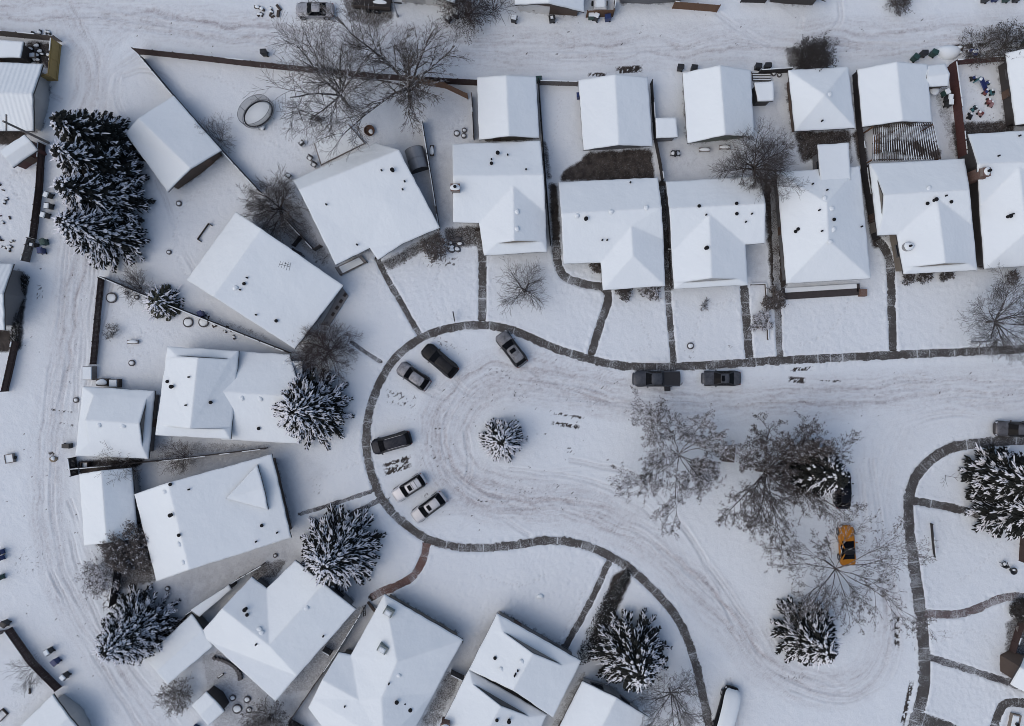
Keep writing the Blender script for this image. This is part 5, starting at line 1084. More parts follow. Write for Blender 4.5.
def vehicle(name, px, py, dx, dy, L, W, kind, mat, label, cat, sunroof=False, rails=False, roofmat=None, snowcap=False, bed=False, hoodmat=None, slats=0):
    k = KIND[kind]; b = G(px, py); rz = math.atan2(-dy, dx); root = thing(name, (b.x, b.y, b.z - .01), label, cat, None, rz)
    X0 = L / 2
    def xx(t): return X0 - t * L
    hz, bz, dz, rf = k['hood'], k['belt'], k['deck'], k['roof']; xa, xb, xc, xd = k['cab']
    # lower body, lofted along its length
    st = [(-.014, .54, .38, hz * .72), (-.004, .74, .30, hz * .84), (.035, .92, .24, hz * .93), (.10, .975, .22, hz * .97), (xa * .6, 1., .2, hz), (xa, 1., .2, bz), (.5, 1., .2, bz), (min(xd, .9), 1., .2, bz if xd > .9 else dz), (.93, .97, .22, dz * .99), (.975, .88, .26, dz * .95), (1.002, .78, .32, dz * .86), (1.012, .62, .40, dz * .78)]
    st = sorted(st); V = []; F = []; m = 11
    for t, w, z0, z1 in st:
        h = W / 2 * w; x = xx(t); half = [(h * .80, z0), (h * .97, z0 + .12), (h, z0 + (z1 - z0) * .45), (h * .975, z0 + (z1 - z0) * .78), (h * .90, z1 - .015), (0, z1 + .035)]
        row = [(x, y, z) for y, z in half] + [(x, -y, z) for y, z in half[-2::-1]]; V += row
    for i in range(len(st) - 1):
        for j in range(m - 1): F.append((i * m + j, i * m + j + 1, (i + 1) * m + j + 1, (i + 1) * m + j))
        F.append(((i + 1) * m, (i + 1) * m + m - 1, i * m + m - 1, i * m))
    F.append(tuple(range(m))[::-1]); F.append(tuple((len(st) - 1) * m + j for j in range(m)))
    mb = MB(); mb.add(V, F); body = mb.build('body', mat, root, None, True)
    sub = body.modifiers.new('round', 'SUBSURF'); sub.levels = 1; sub.render_levels = 1
    # wheel arches in dark trim
    wb = (.165, .80) if kind != 'pickup' else (.165, .775)
    for t in wb:
        for s in (-1, 1): am = MB(); am.tube((xx(t), s * (W / 2 - .16), .36), (xx(t), s * (W / 2 + .012), .36), .43, .43, 18); am.build('wheel_arch', M_TRIMB, root)
    for t in wb:
        for s in (-1, 1):
            w = MB(); w.tube((xx(t), s * (W / 2 - .20), .34), (xx(t), s * (W / 2 + .02), .34), .34, .34, 18); wo = w.build('wheel', M_TYRE, root); r_ = MB(); r_.tube((xx(t), s * (W / 2 + .01), .34), (xx(t), s * (W / 2 + .03), .34), .21, .20, 12); r_.build('rim', M_RIM, wo)
    # glasshouse: base ring and roof ring
    ins = k['inset']; hb = W / 2 * .92; ht = W / 2 - ins - .03
    base = [(xx(xa), 0), (xx(xa) - .07, hb * .84), (xx(xa) - .26, hb), (xx(xd) + .22, hb), (xx(xd) + .05, hb * .86), (xx(xd), 0)]
    roof = [(xx(xb), 0), (xx(xb) - .04, ht * .88), (xx(xb) - .12, ht), (xx(xc) + .14, ht), (xx(xc) + .03, ht * .9), (xx(xc), 0)]
    def V3(q, z, s): return (q[0], q[1] * s, z)
    zb = bz - .03
    g = m_glass()
    wm = MB()
    for s in (1, -1):
        q = [V3(base[0], zb, s), V3(base[1], zb, s), V3(roof[1], rf - .05, s), V3(roof[0], rf - .03, s)]; wm.add(q, [(0, 1, 2, 3) if s > 0 else (3, 2, 1, 0)])
    wm.build('windshield', g, root)
    wm = MB()
    for s in (1, -1):
        q = [V3(base[5], zb, s), V3(base[4], zb, s), V3(roof[4], rf - .05, s), V3(roof[5], rf - .03, s)]; wm.add(q, [(3, 2, 1, 0) if s > 0 else (0, 1, 2, 3)])
    wm.build('rear_window', g, root)
    for s in (1, -1):
        sm = MB(); sm.add([V3(base[2], zb, s), V3(base[3], zb, s), V3(roof[3], rf - .06, s), V3(roof[2], rf - .06, s)], [(0, 1, 2, 3) if s > 0 else (3, 2, 1, 0)]); sm.build('side_window', g, root)
    # pillars in paint
    for s in (1, -1):
        pm = MB()
        for i in (1, 2), (4, 3):
            a0, a1 = base[i[0]], base[i[1]]; b0, b1 = roof[i[0]], roof[i[1]]
            pm.add([V3(a0, zb, s), V3(a1, zb, s), V3(b1, rf - .05, s), V3(b0, rf - .05, s)], [(0, 1, 2, 3), (3, 2, 1, 0)])
        if kind not in ('coupe',):
            for t in ((.40, .62) if kind != 'pickup' else (.5,)):
                a = Vector(V3((base[2][0] + (base[3][0] - base[2][0]) * t, hb + .004), zb, s)); c = Vector(V3((roof[2][0] + (roof[3][0] - roof[2][0]) * t, ht + .004), rf - .06, s)); pm.beam(a, c, .02, .09)
        pm.build('pillars', mat if kind in ('coupe', 'pickup') else M_TRIMB, root)
    # roof panel, slightly crowned, edge rolled down
    V = []; F = []; nx, ny = 6, 6
    def half_w(t): 
        x = roof[0][0] + (roof[5][0] - roof[0][0]) * t; e = min(t, 1 - t); return ht * (.88 + .12 * min(1, e / .08))
    for i in range(nx + 1):
        t = i / nx; x = roof[0][0] + .03 + (roof[5][0] - roof[0][0] - .06) * t
        for j in range(ny + 1):
            y = half_w(t) * 1.03 * (2 * j / ny - 1); V.append((x, y, rf - .045 * (2 * j / ny - 1) ** 2 - .035 * (2 * t - 1) ** 2 - (.05 if j in (0, ny) else 0) - (.03 if i in (0, nx) else 0)))
    for i in range(nx):
        for j in range(ny): F.append((i * (ny + 1) + j, i * (ny + 1) + j + 1, (i + 1) * (ny + 1) + j + 1, (i + 1) * (ny + 1) + j))
    F = [f[::-1] for f in F]
    rm = MB(); rm.add(V, F)
    a_, b_, c_ = Vector(V[F[0][0]]), Vector(V[F[0][1]]), Vector(V[F[0][2]])
    if (b_ - a_).cross(c_ - a_).z < 0: rm.f = [f[::-1] for f in rm.f]
    ro = rm.build('roof', roofmat or mat, root, None, True)
    lx0, lx1 = roof[0][0], roof[5][0]
    if sunroof:
        s_ = MB(); s_.box((lx0 + (lx1 - lx0) * .27, 0, rf + .002), (abs(lx1 - lx0) * (.24 if kind != 'sedan' else .36), ht * 1.15, .016)); s_.build('sunroof', g, ro)
    if slats:
        s_ = MB()
        for i in range(slats): s_.box((lx0 + (lx1 - lx0) * (.46 + .5 * i / slats), 0, rf + .012), (.05, ht * 1.5, .03))
        s_.build('roof_bar', M_TRIMB, ro)
    if rails:
        for s in (1, -1):
            r_ = MB(); r_.beam((lx0 - .3, s * ht * .93, rf + .03), (lx1 + .25, s * ht * .93, rf + .03), .04, .04)
            for q in (lx0 - .3, (lx0 + lx1) / 2, lx1 + .25): r_.box((q, s * ht * .93, rf - .02), (.06, .035, .09))
            r_.build('roof_rail', M_RIM if rails == 2 else M_TRIMB, ro)
    # lamps, mirrors, plates, bumper trim
    for s in (1, -1):
        l = MB(); l.box((xx(.035), s * W * .36, hz * .76), (.22, .34, .15), -s * .42); l.build('headlight', M_HEAD, root)
        l = MB(); l.box((xx(.975), s * W * .375, dz * .78), (.14, .22, .18), s * .3); l.build('taillight', M_TAIL, root)
        l = MB(); l.box((xx(xa) - .28, s * (W / 2 + .06), bz + .08), (.13, .2, .14), 0, .8); l.build('mirror', mat, root)
    for q in (.022, .978):
        l = MB(); l.box((xx(q), 0, .46), (.15, W * .66, .2)); l.build('bumper', M_TRIMB, root)
    l = MB(); l.box((xx(.02), 0, hz * .70), (.10, W * .42, .14)); l.build('grille', M_TRIMB, root)
    l = MB(); l.box((xx(1.) + .01, 0, dz * .66), (.02, .3, .15)); l.build('number_plate', M_PLATE, root)
    if kind != 'van':  # shut line of the hood and wipers
        l = MB()
        for s in (1, -1): l.beam((xx(.06), s * W * .36, hz * .955), (xx(xa) + .05, s * W * .40, bz + .016), .015, .012)
        l.build('hood_seam', M_TRIMB, root)
    if bed:
        l = MB(); z = k['deck']; l.box(((xx(.64) + xx(.985)) / 2, 0, z + .035), (L * .345, W * .80, .05)); l.build('bed_cover', M_TRIMB, root)
        for s in (1, -1):
            l = MB(); l.box(((xx(.64) + xx(.985)) / 2, s * W * .44, z + .03), (L * .345, .12, .10)); l.build('bed_rail', mat, root)
    if snowcap:
        sn = MB(); z = rf + .0; n = 12
        prof = [(xx(.012), .50, hz + .05), (xx(.03), .78, hz + .25), (xx(.07), .95, hz + .45), (xx(xa), 1.04, bz + .55), (roof[0][0] + .05, 1.04, rf + .1), ((roof[0][0] + roof[5][0]) / 2, 1.02, rf + .18), (roof[5][0] + .05, 1.02, rf + .12), (xx(.985), .96, dz + .55)]
        V = []; F = []; c = 8
        for x, q, z in prof:
            for j in range(c + 1):
                u = 2 * j / c - 1; V.append((x, W * .5 * q * u, z - .20 * abs(u) ** 5))
        for i in range(len(prof) - 1):
            for j in range(c): F.append((i * (c + 1) + j, i * (c + 1) + j + 1, (i + 1) * (c + 1) + j + 1, (i + 1) * (c + 1) + j))
        sn.add(V, F)
        a_ = sn; 
        for i, f in enumerate(a_.f):
            p0, p1, p2 = (Vector(a_.v[q]) for q in f[:3])
            if (p1 - p0).cross(p2 - p0).z < 0: a_.f[i] = f[::-1]
        sn.build('snow_cover', M_ROOFSNOW, root, None, True)
    return root

def build_cars():
    vehicle('parked_suv', 440.5, 360.8, -.76, -.65, 5.0, 1.98, 'suv', paint('paint_black', (.008, .008, .009), .03), 'large black SUV parked nose to the curb at the upper left of the circle', 'car', rails=1)
    vehicle('parked_crossover', 414.6, 376.2, -.82, -.57, 4.4, 1.84, 'crossover', paint('paint_frosted_grey', (.10, .10, .11), .55), 'frosted grey crossover left of the large black SUV', 'car')
    vehicle('parked_suv', 511.6, 349.4, -.60, -.80, 4.75, 1.9, 'suv', paint('paint_graphite', (.06, .06, .062), .45), 'graphite SUV with pale roof rails and black sunroof, alone near the top of the circle', 'car', sunroof=True, rails=2)
    vehicle('parked_minivan', 392.6, 442, -.962, .272, 4.95, 1.95, 'van', paint('paint_navy', (.007, .009, .016), .05), 'dark navy minivan parked on the west side of the circle', 'car', rails=2)
    vehicle('parked_suv', 410.2, 486.6, -.84, .54, 4.4, 1.82, 'suv', paint('paint_white', (.62, .62, .62), .25), 'white SUV with dark sunroof, nearer the minivan of the two white ones', 'car', sunroof=True, rails=1, slats=2)
    vehicle('parked_suv', 429.6, 506, -.80, .60, 4.7, 1.85, 'crossover', paint('paint_offwhite', (.52, .52, .52), .25), 'white SUV with dark window band, the lower of the two white ones', 'car', rails=1, sunroof=True)
    vehicle('parked_pickup', 655.2, 378.6, -1, .0, 5.8, 1.98, 'pickup', paint('paint_slate', (.040, .045, .053), .10), 'dark slate pickup with black covered bed parked along the street', 'pickup', bed=True)
    vehicle('parked_sedan', 719.6, 378.2, -1, .0, 4.75, 1.88, 'sedan', paint('paint_charcoal', (.035, .038, .045), .15), 'charcoal sedan with black sunroof parked behind the pickup', 'car', sunroof=True)
    vehicle('parked_suv', 1011.5, 428.6, -1, -.03, 5.1, 1.9, 'suv', paint('paint_brown', (.075, .070, .070), .25), 'brown grey SUV with roof bars, cut by the right edge of the street', 'car', rails=1, slats=3)
    vehicle('parked_sedan', 840.5, 489, .02, -1, 4.6, 1.85, 'crossover', paint('paint_blueblack', (.010, .011, .016), .0), 'blue black car half hidden under the green spruce', 'car')
    vehicle('parked_coupe', 844.4, 544, -.05, -1, 4.9, 1.95, 'coupe', paint('paint_orange', (.46, .175, .014), .0, .0), 'orange yellow coupe with a black roof under the spreading bare tree', 'car', roofmat=paint('paint_blacktop', (.012, .011, .010), .04))
    vehicle('parked_van', 724, 709.5, .27, -.96, 6.4, 2.0, 'van', paint('paint_deepblack', (.008, .008, .010), .0), 'black van buried under a thick snow cover at the bottom edge of the street', 'van', snowcap=True)
    vehicle('parked_sedan', 316.8, 13.2, -1, -.02, 4.6, 1.82, 'sedan', paint('paint_silver', (.30, .30, .31), .5), 'frosty silver sedan parked across the top back lane', 'car')
# ------------------------------------------------------------------ fences
FENCEC = {'darkbrown': m_wood('fence_dark_brown', (.055, .032, .027)), 'brown': m_wood('fence_brown', (.14, .075, .04)), 'red': m_wood('fence_red_brown', (.075, .028, .024)), 'grey': m_wood('fence_weathered', (.12, .105, .095)), 'tan': m_wood('fence_tan_ply', (.34, .235, .085), .15), 'black': m_wood('fence_black', (.03, .026, .026))}
M_CAP = m_snow('cap_snow', soft=.03)
def fence(pts, h, col, label, cap=.7, open_=False, step=.15, seed=0):
    rnd = random.Random(seed or len(label)); W = [G(*p) for p in pts]; root = thing('fence', W[0], label, 'fence', 'garden fences')
    mat = FENCEC[col]; bm_ = MB(); caps = MB(); posts = []
    for a, b in zip(W[:-1], W[1:]):
        d = (b - a); d.z = 0; l = d.length; d.normalize(); nv = Vector((-d.y, d.x, 0)); rz = math.atan2(d.y, d.x); n = max(1, int(l / step))
        for i in range(n):
            c = a.lerp(b, (i + .5) / n); hh = h * rnd.uniform(.985, 1.01); z0 = min(a.z, b.z) - .05
            w = l / n * (.62 if open_ else .97); bm_.box((c.x + nv.x * rnd.uniform(-.006, .006), c.y + nv.y * rnd.uniform(-.006, .006), z0 + hh / 2), (w, .025, hh), rz)
        m_ = max(1, round(l / 2.4))
        for i in range(m_ + 1): posts.append(a.lerp(b, i / m_))
        for z in (.35, h - .3): bm_.beam(a + nv * .045 + Vector((0, 0, z)), b + nv * .045 + Vector((0, 0, z)), .05, .09)
        # what snow still clings to the top rail
        q = 0.
        while q < l:
            seg = rnd.uniform(.5, 2.6)
            if rnd.random() < cap:
                e = min(l, q + seg); caps.beam(a + d * q + Vector((0, 0, h + .03 - a.z + min(a.z, b.z))), a + d * e + Vector((0, 0, h + .03 - a.z + min(a.z, b.z))), .10, .07)
            q += seg + rnd.uniform(.02, .2)
    bm_.build('boards', mat, root, root)
    seen = []
    for p in posts:
        if any((p - q).length < .3 for q in seen): continue
        seen.append(p); m = MB(); m.box((p.x, p.y, p.z + h * .51 - .03), (.10, .10, h * 1.02 + .06)); m.build('post', mat, root, root)
    if caps.v: caps.build('snow_cap', M_CAP, root, root)
    return root

def build_fences():
    fence([(140, 54.5), (200, 61), (256, 67.5), (320, 74), (384, 80), (440, 84), (478, 86)], 1.8, 'darkbrown', 'long dark brown board fence along the top lane behind the two big bare trees', .12)
    fence([(414, 83), (446, 89), (468, 99.5)], 1.8, 'brown', 'short orange brown fence bending toward the garage near the largest leafless tree', .1)
    fence([(145, 60), (175, 96), (226, 154), (262, 193)], 1.6, 'grey', 'thin snow topped fence running down beside the diagonal garage', .85)
    fence([(287, 220), (316, 251), (323, 247)], 1.5, 'grey', 'angled fence with return in the gap beside the long diagonal house', .9)
    fence([(296, 247), (303, 238)], 1.5, 'black', 'dark gate sized fence panel in the gap beside the long diagonal house', .6)
    fence([(423, 124), (432.5, 182), (440, 230)], 1.5, 'grey', 'snow topped fence between the grey arched shelter and the house with the buried chimney', .85)
    fence([(472, 98), (474, 140)], 1.5, 'grey', 'short grey fence left of the joined gabled garage', .1)
    fence([(105, 279), (101, 320), (97, 364)], 1.4, 'darkbrown', 'dark fence along the lane below the spruces', .15)
    fence([(106, 278), (149, 296), (184, 310), (254, 338), (292, 353)], 1.5, 'grey', 'snow topped fence from the spruces to the corner of the long diagonal house', .9)
    fence([(46, 146), (43, 191), (37, 239)], 1.4, 'darkbrown', 'tall dark fence along the lane opposite the four tall spruces', .3)
    fence([(36, 240), (30, 262)], 1.6, 'grey', 'weathered end of the tall dark fence by the dumped bins', .4)
    fence([(20, 342), (15, 365), (9, 391)], 1.4, 'darkbrown', 'dark fence below the grey sided house at the left edge', .3)
    fence([(76, 467.5), (119, 464), (185, 457.6), (268, 447.5)], 1.4, 'grey', 'long thin fence between the split level house and the large tilted house', .8)
    fence([(76.5, 457), (79, 474)], 1.6, 'black', 'little black fence closing the gap between the two lane garages', .1)
    fence([(123, 566), (117.5, 602)], 1.8, 'black', 'black fence piece between the thicket and the stubby spruce', .1)
    fence([(-20, 634), (11, 628.5)], 1.6, 'grey', 'cross fence at the left edge above the lower left yard', .7)
    fence([(13, 627), (37, 661), (62, 686)], 1.4, 'darkbrown', 'dark plank fence along the lower left lane behind three bins', .45)
    fence([(266, 562), (241, 576.5), (192, 610)], 1.5, 'grey', 'snow topped fence above the narrow lean-to roof', .9)
    fence([(192, 611), (178, 624)], 1.5, 'black', 'dark fence stub at the corner of the plain lane garage', .1)
    fence([(366, 605), (338, 650), (292, 717)], 1.5, 'grey', 'narrow fence between the hip and gable house and the skylight house', .7)
    fence([(326, 646), (333, 650)], 1.5, 'grey', 'tiny gate fence in the gap left of the skylight house', .9)
    fence([(291, 718), (310, 728)], 1.5, 'black', 'dark fence at the back corner of the skylight house', .2)
    fence([(452, 669), (464, 675)], 1.5, 'grey', 'gate fence between the skylight house and the stepped gable house', .9)
    fence([(538, 84), (542, 140), (545, 181), (550, 246)], 1.6, 'black', 'black fence down the east side of the joined gabled garage', .05)
    fence([(540, 85.5), (577, 86.5)], 1.4, 'grey', 'low grey lane fence between the joined garage and the patio garage', .5)
    fence([(650, 85), (653.5, 140), (659, 168), (661, 182)], 1.5, 'black', 'dark fence between the patio garage and the small square shed', .45)
    fence([(852, 76), (856, 129), (862, 182), (872, 240)], 1.5, 'black', 'dark fence between the hip roofed garage and the pergola garage', .5)
    fence([(947, 68), (953, 112), (958, 158)], 1.7, 'red', 'red brown fence with a snowy top between the bins and the toy strewn yard', .9)
    fence([(948.5, 66), (1004, 61.5)], 1.6, 'red', 'red brown lane fence closing the toy strewn yard', .55)
    fence([(757, 75), (788, 73)], 1.4, 'black', 'lane fence left of the hip roofed garage', .85)
    fence([(62, 46), (58.5, 81), (46, 81.5)], 2.0, 'tan', 'tan plywood fence around the junk corner at the upper left', .3)
    fence([(-30, 33), (62, 42)], 1.6, 'grey', 'lane fence at the upper left corner above the tan plywood corner', .5)
    fence([(586, 18), (612, 17)], 1.7, 'brown', 'brown fence right of the white door garage at the top', .05)
    fence([(672, 9), (716, 12.5)], 1.7, 'brown', 'brown board fence at the top edge across the lane', .1)
    fence([(614, 4), (612.5, 17)], 1.6, 'grey', 'grey fence return at the top edge beside the white boat', .6)
    fence([(740, 3), (764, 3.5)], 1.5, 'black', 'dark low fence at the top edge near the lane mouth', .2)
    fence([(748, 182.5), (776, 182)], 1.5, 'black', 'dark gate fence between the notched corner house and the brick bed house', .1)
    fence([(665.5, 251), (671, 251)], 1.4, 'grey', 'tiny snow topped gate in the dark passage above the pickup', .95)
    fence([(1020, 528), (1018, 560)], 1.2, 'darkbrown', 'brown railing of the porch at the right edge', .1)
    fence([(1019, 616), (1011, 640), (1004, 668)], 1.2, 'darkbrown', 'brown porch railing beside the roof at the lower right edge', .2)
    fence([(929.5, 523), (931, 540), (932.5, 556)], .6, 'black', 'low dark rail on the lawn right of the east sidewalk', .35, step=2.0)
    fence([(392, 598), (463, 641)], .45, 'grey', 'knee high board edging along the front of the skylight house', .75)

# ------------------------------------------------------------------ bins
BINC = {'black': m_plain('bin_black', (.020, .021, .023), .55), 'blue': m_plain('bin_blue', (.018, .035, .12), .5), 'green': m_plain('bin_green', (.022, .06, .05), .55), 'grey': m_plain('bin_grey', (.10, .105, .11), .55)}
def make_bin(col):
    root = thing('wheelie_bin', (0, 0, 0), 'bin', 'bin', 'garbage bins'); m = BINC[col]
    b = MB(); b.box((0, 0, .54), (.50, .60, .92), 0, 1.16); b.build('body', m, root)
    l = MB(); l.box((0, .02, 1.035), (.62, .76, .06), 0, .95); l.box((0, .0, 1.075), (.46, .55, .03), 0, .85); l.build('lid', m, root)
    h = MB(); h.tube((-.26, -.40, .97), (.26, -.40, .97), .022, .022, 6)
    for s in (-1, 1): h.box((s * .22, -.36, .97), (.04, .10, .05))
    h.build('handle', M_TRIMB, root)
    for s in (-1, 1):
        w = MB(); w.tube((s * .24, -.28, .12), (s * .30, -.28, .12), .12, .12, 12); w.build('wheel', M_TYRE, root)
    return root
BINS = [(266, 55, 100, 'black', 0, 'lone black bin standing at the long dark brown lane fence'),
        (448.5, 21.5, 60, 'black', 1, 'snow capped black bin on the lane below the pale garage'), (456.5, 17, 70, 'black', 1, 'snow capped black bin closest to the red brown shrub'),
        (514, 22, 80, 'black', 1, 'bin with snowy lid just left of the white door garage'), (551.5, 22, 95, 'black', .5, 'black bin in front of the white garage door at the top'),
        (590.5, 19, 90, 'green', 1, 'white lidded bin against the brown fence right of the white door garage'), (595.5, 20, 60, 'black', 1, 'black snowy bin beside the white lidded one'), (607, 20.5, 100, 'blue', 0, 'blue bin at the end of the brown fence at the top'),
        (538.5, 82, 90, 'green', .3, 'green bin at the lane corner of the joined gabled garage'), (679, 70, 90, 'black', .2, 'dark bin left of the tall gabled garage on the lane'), (692.5, 70.5, 80, 'black', 0, 'black bin tucked behind the lane wall of the tall gabled garage'),
        (756, 69, 90, 'black', 0, 'left black bin of the two by the lane wood pile'), (765.5, 68.5, 90, 'black', 0, 'right black bin of the two by the lane wood pile'),
        (912, 60, 60, 'green', 0, 'leftmost green bin behind the pergola garage'), (920.5, 56, 90, 'black', .2, 'black bin standing between two green ones on the lane'), (930.5, 55.5, 75, 'green', 0, 'right green bin of the lane row, nearest the snow heap'),
        (982, 2, 90, 'black', 0, 'leftmost bin of the row at the top right edge'), (992, 1, 90, 'blue', .4, 'blue bin of the row at the top right edge'), (1003, 1.5, 90, 'green', .2, 'green bin of the row at the top right edge'), (1013, 1.5, 90, 'black', .3, 'rightmost bin of the row at the top right edge'),
        (1022, 45, 90, 'green', .2, 'green bin at the right end of the lane by the dark garage'),
        (942, 95, 20, 'green', 1, 'topmost of three snow topped bins by the red brown fence'), (944.5, 100.5, 0, 'black', 1, 'middle one of three snow topped bins by the red brown fence'), (945, 105.5, -10, 'black', 1, 'lowest of three snow topped bins by the red brown fence'),
        (52, 196.5, 160, 'black', 1, 'upper snowy bin under the lane side of the middle tall spruce'), (52.5, 207.5, 170, 'black', 1, 'middle snowy bin along the lane opposite the tall dark fence'), (49, 216.5, 170, 'black', 1, 'lowest snowy bin of the three along the lane under the spruces'),
        (47.5, 243, 200, 'green', .2, 'dark green bin of the jumbled bins at the fence end'), (45, 251.5, 10, 'blue', .3, 'blue topped bin in the jumble at the fence end'), (37.5, 246, 80, 'black', .6, 'half snowy bin in the jumble closest to the fence'),
        (52.5, 649, 40, 'black', 1, 'upper snow capped bin before the dark plank fence'), (59, 659.5, 40, 'blue', 0, 'bare lidded navy bin between two snowy ones on the lower lane'), (68.5, 673.5, 40, 'black', 1, 'lower snow capped bin before the dark plank fence'),
        (3, 551, 100, 'blue', .8, 'blue bin with snowy lid at the left edge'), (3, 557, 100, 'blue', .8, 'second blue bin at the left edge, below the first'), (3, 576, 100, 'green', 1, 'snow loaded bin at the left edge, below the blue pair'),
        (197, 726, 50, 'blue', .2, 'blue bin below the square garden shed at the bottom edge'), (9, 621.5, 60, 'black', .3, 'black bin at the corner of the cross fence in the lower left'),
        (579, 98, 90, 'blue', 0, 'dark blue bin on the west wall of the patio garage'), (204, 314.5, 30, 'blue', 0, 'navy bin by the long diagonal house wall'),
        (20, 90, 0, 'grey', 0, '')]
def build_bins():
    proto = {}
    for k, (px, py, rot, col, snow, lab) in enumerate(BINS):
        if not lab: continue
        if col not in proto: o = proto[col] = make_bin(col); fresh = True
        else: o = copy_tree(proto[col]); fresh = False
        for ch in list(o.children):
            if ch.name.startswith('snow_cap'): bpy.data.objects.remove(ch)
        g = G(px, py); o.location = (g.x, g.y, g.z - .02); o.rotation_euler = (0, 0, R(rot + (k * 37 % 15) - 7)); o['label'] = lab
        if snow > .35:
            sb = MB(); rnd = random.Random(k); th = .07 + .06 * snow; sb.box((rnd.uniform(-.03, .03), .02, 1.085 + th / 2), (.58 * min(1, snow + .1), .68 * min(1, snow), th), rnd.uniform(-.06, .06), .84); sb.build('snow_cap', M_CAP, o)
    # one tipped over on the lane
    o = copy_tree(proto['black']); g = G(68, 445.5)
    for ch in list(o.children):
        if ch.name.startswith('snow_cap'): bpy.data.objects.remove(ch)
    o.location = (g.x - .45, g.y, g.z + .34); o.rotation_euler = (R(90), 0, R(90)); o['label'] = 'black bin lying on its side on the lane by the low garage'

# ------------------------------------------------------------------ other things
M_STEEL = m_plain('galvanised', (.30, .31, .32), .45, .6)
M_WOODB = m_wood('timber_brown', (.16, .09, .05))
M_WOODD = m_wood('timber_dark', (.055, .042, .034))
M_WOODG = m_wood('timber_grey', (.20, .18, .165))
M_PLANT = m_plain('planter_stone', (.10, .095, .095), .9, var=.3)
M_WHITE = m_plain('white_plastic', (.6, .6, .6), .5)
M_BLUE = m_plain('toy_blue', (.03, .045, .15), .5); M_RED = m_plain('toy_red', (.16, .045, .04), .5); M_PINK = m_plain('toy_pink', (.32, .19, .19), .5); M_TEAL = m_plain('toy_teal', (.05, .16, .18), .5)

def simple(name, px, py, label, cat, fn, group=None, rz=0.):
    g = G(px, py); root = thing(name, g, label, cat, group, rz); fn(root); return root
def part(root, name, mat, fn, parent=None, smooth=False):
    m = MB(); fn(m); return m.build(name, mat, parent or root, None, smooth)

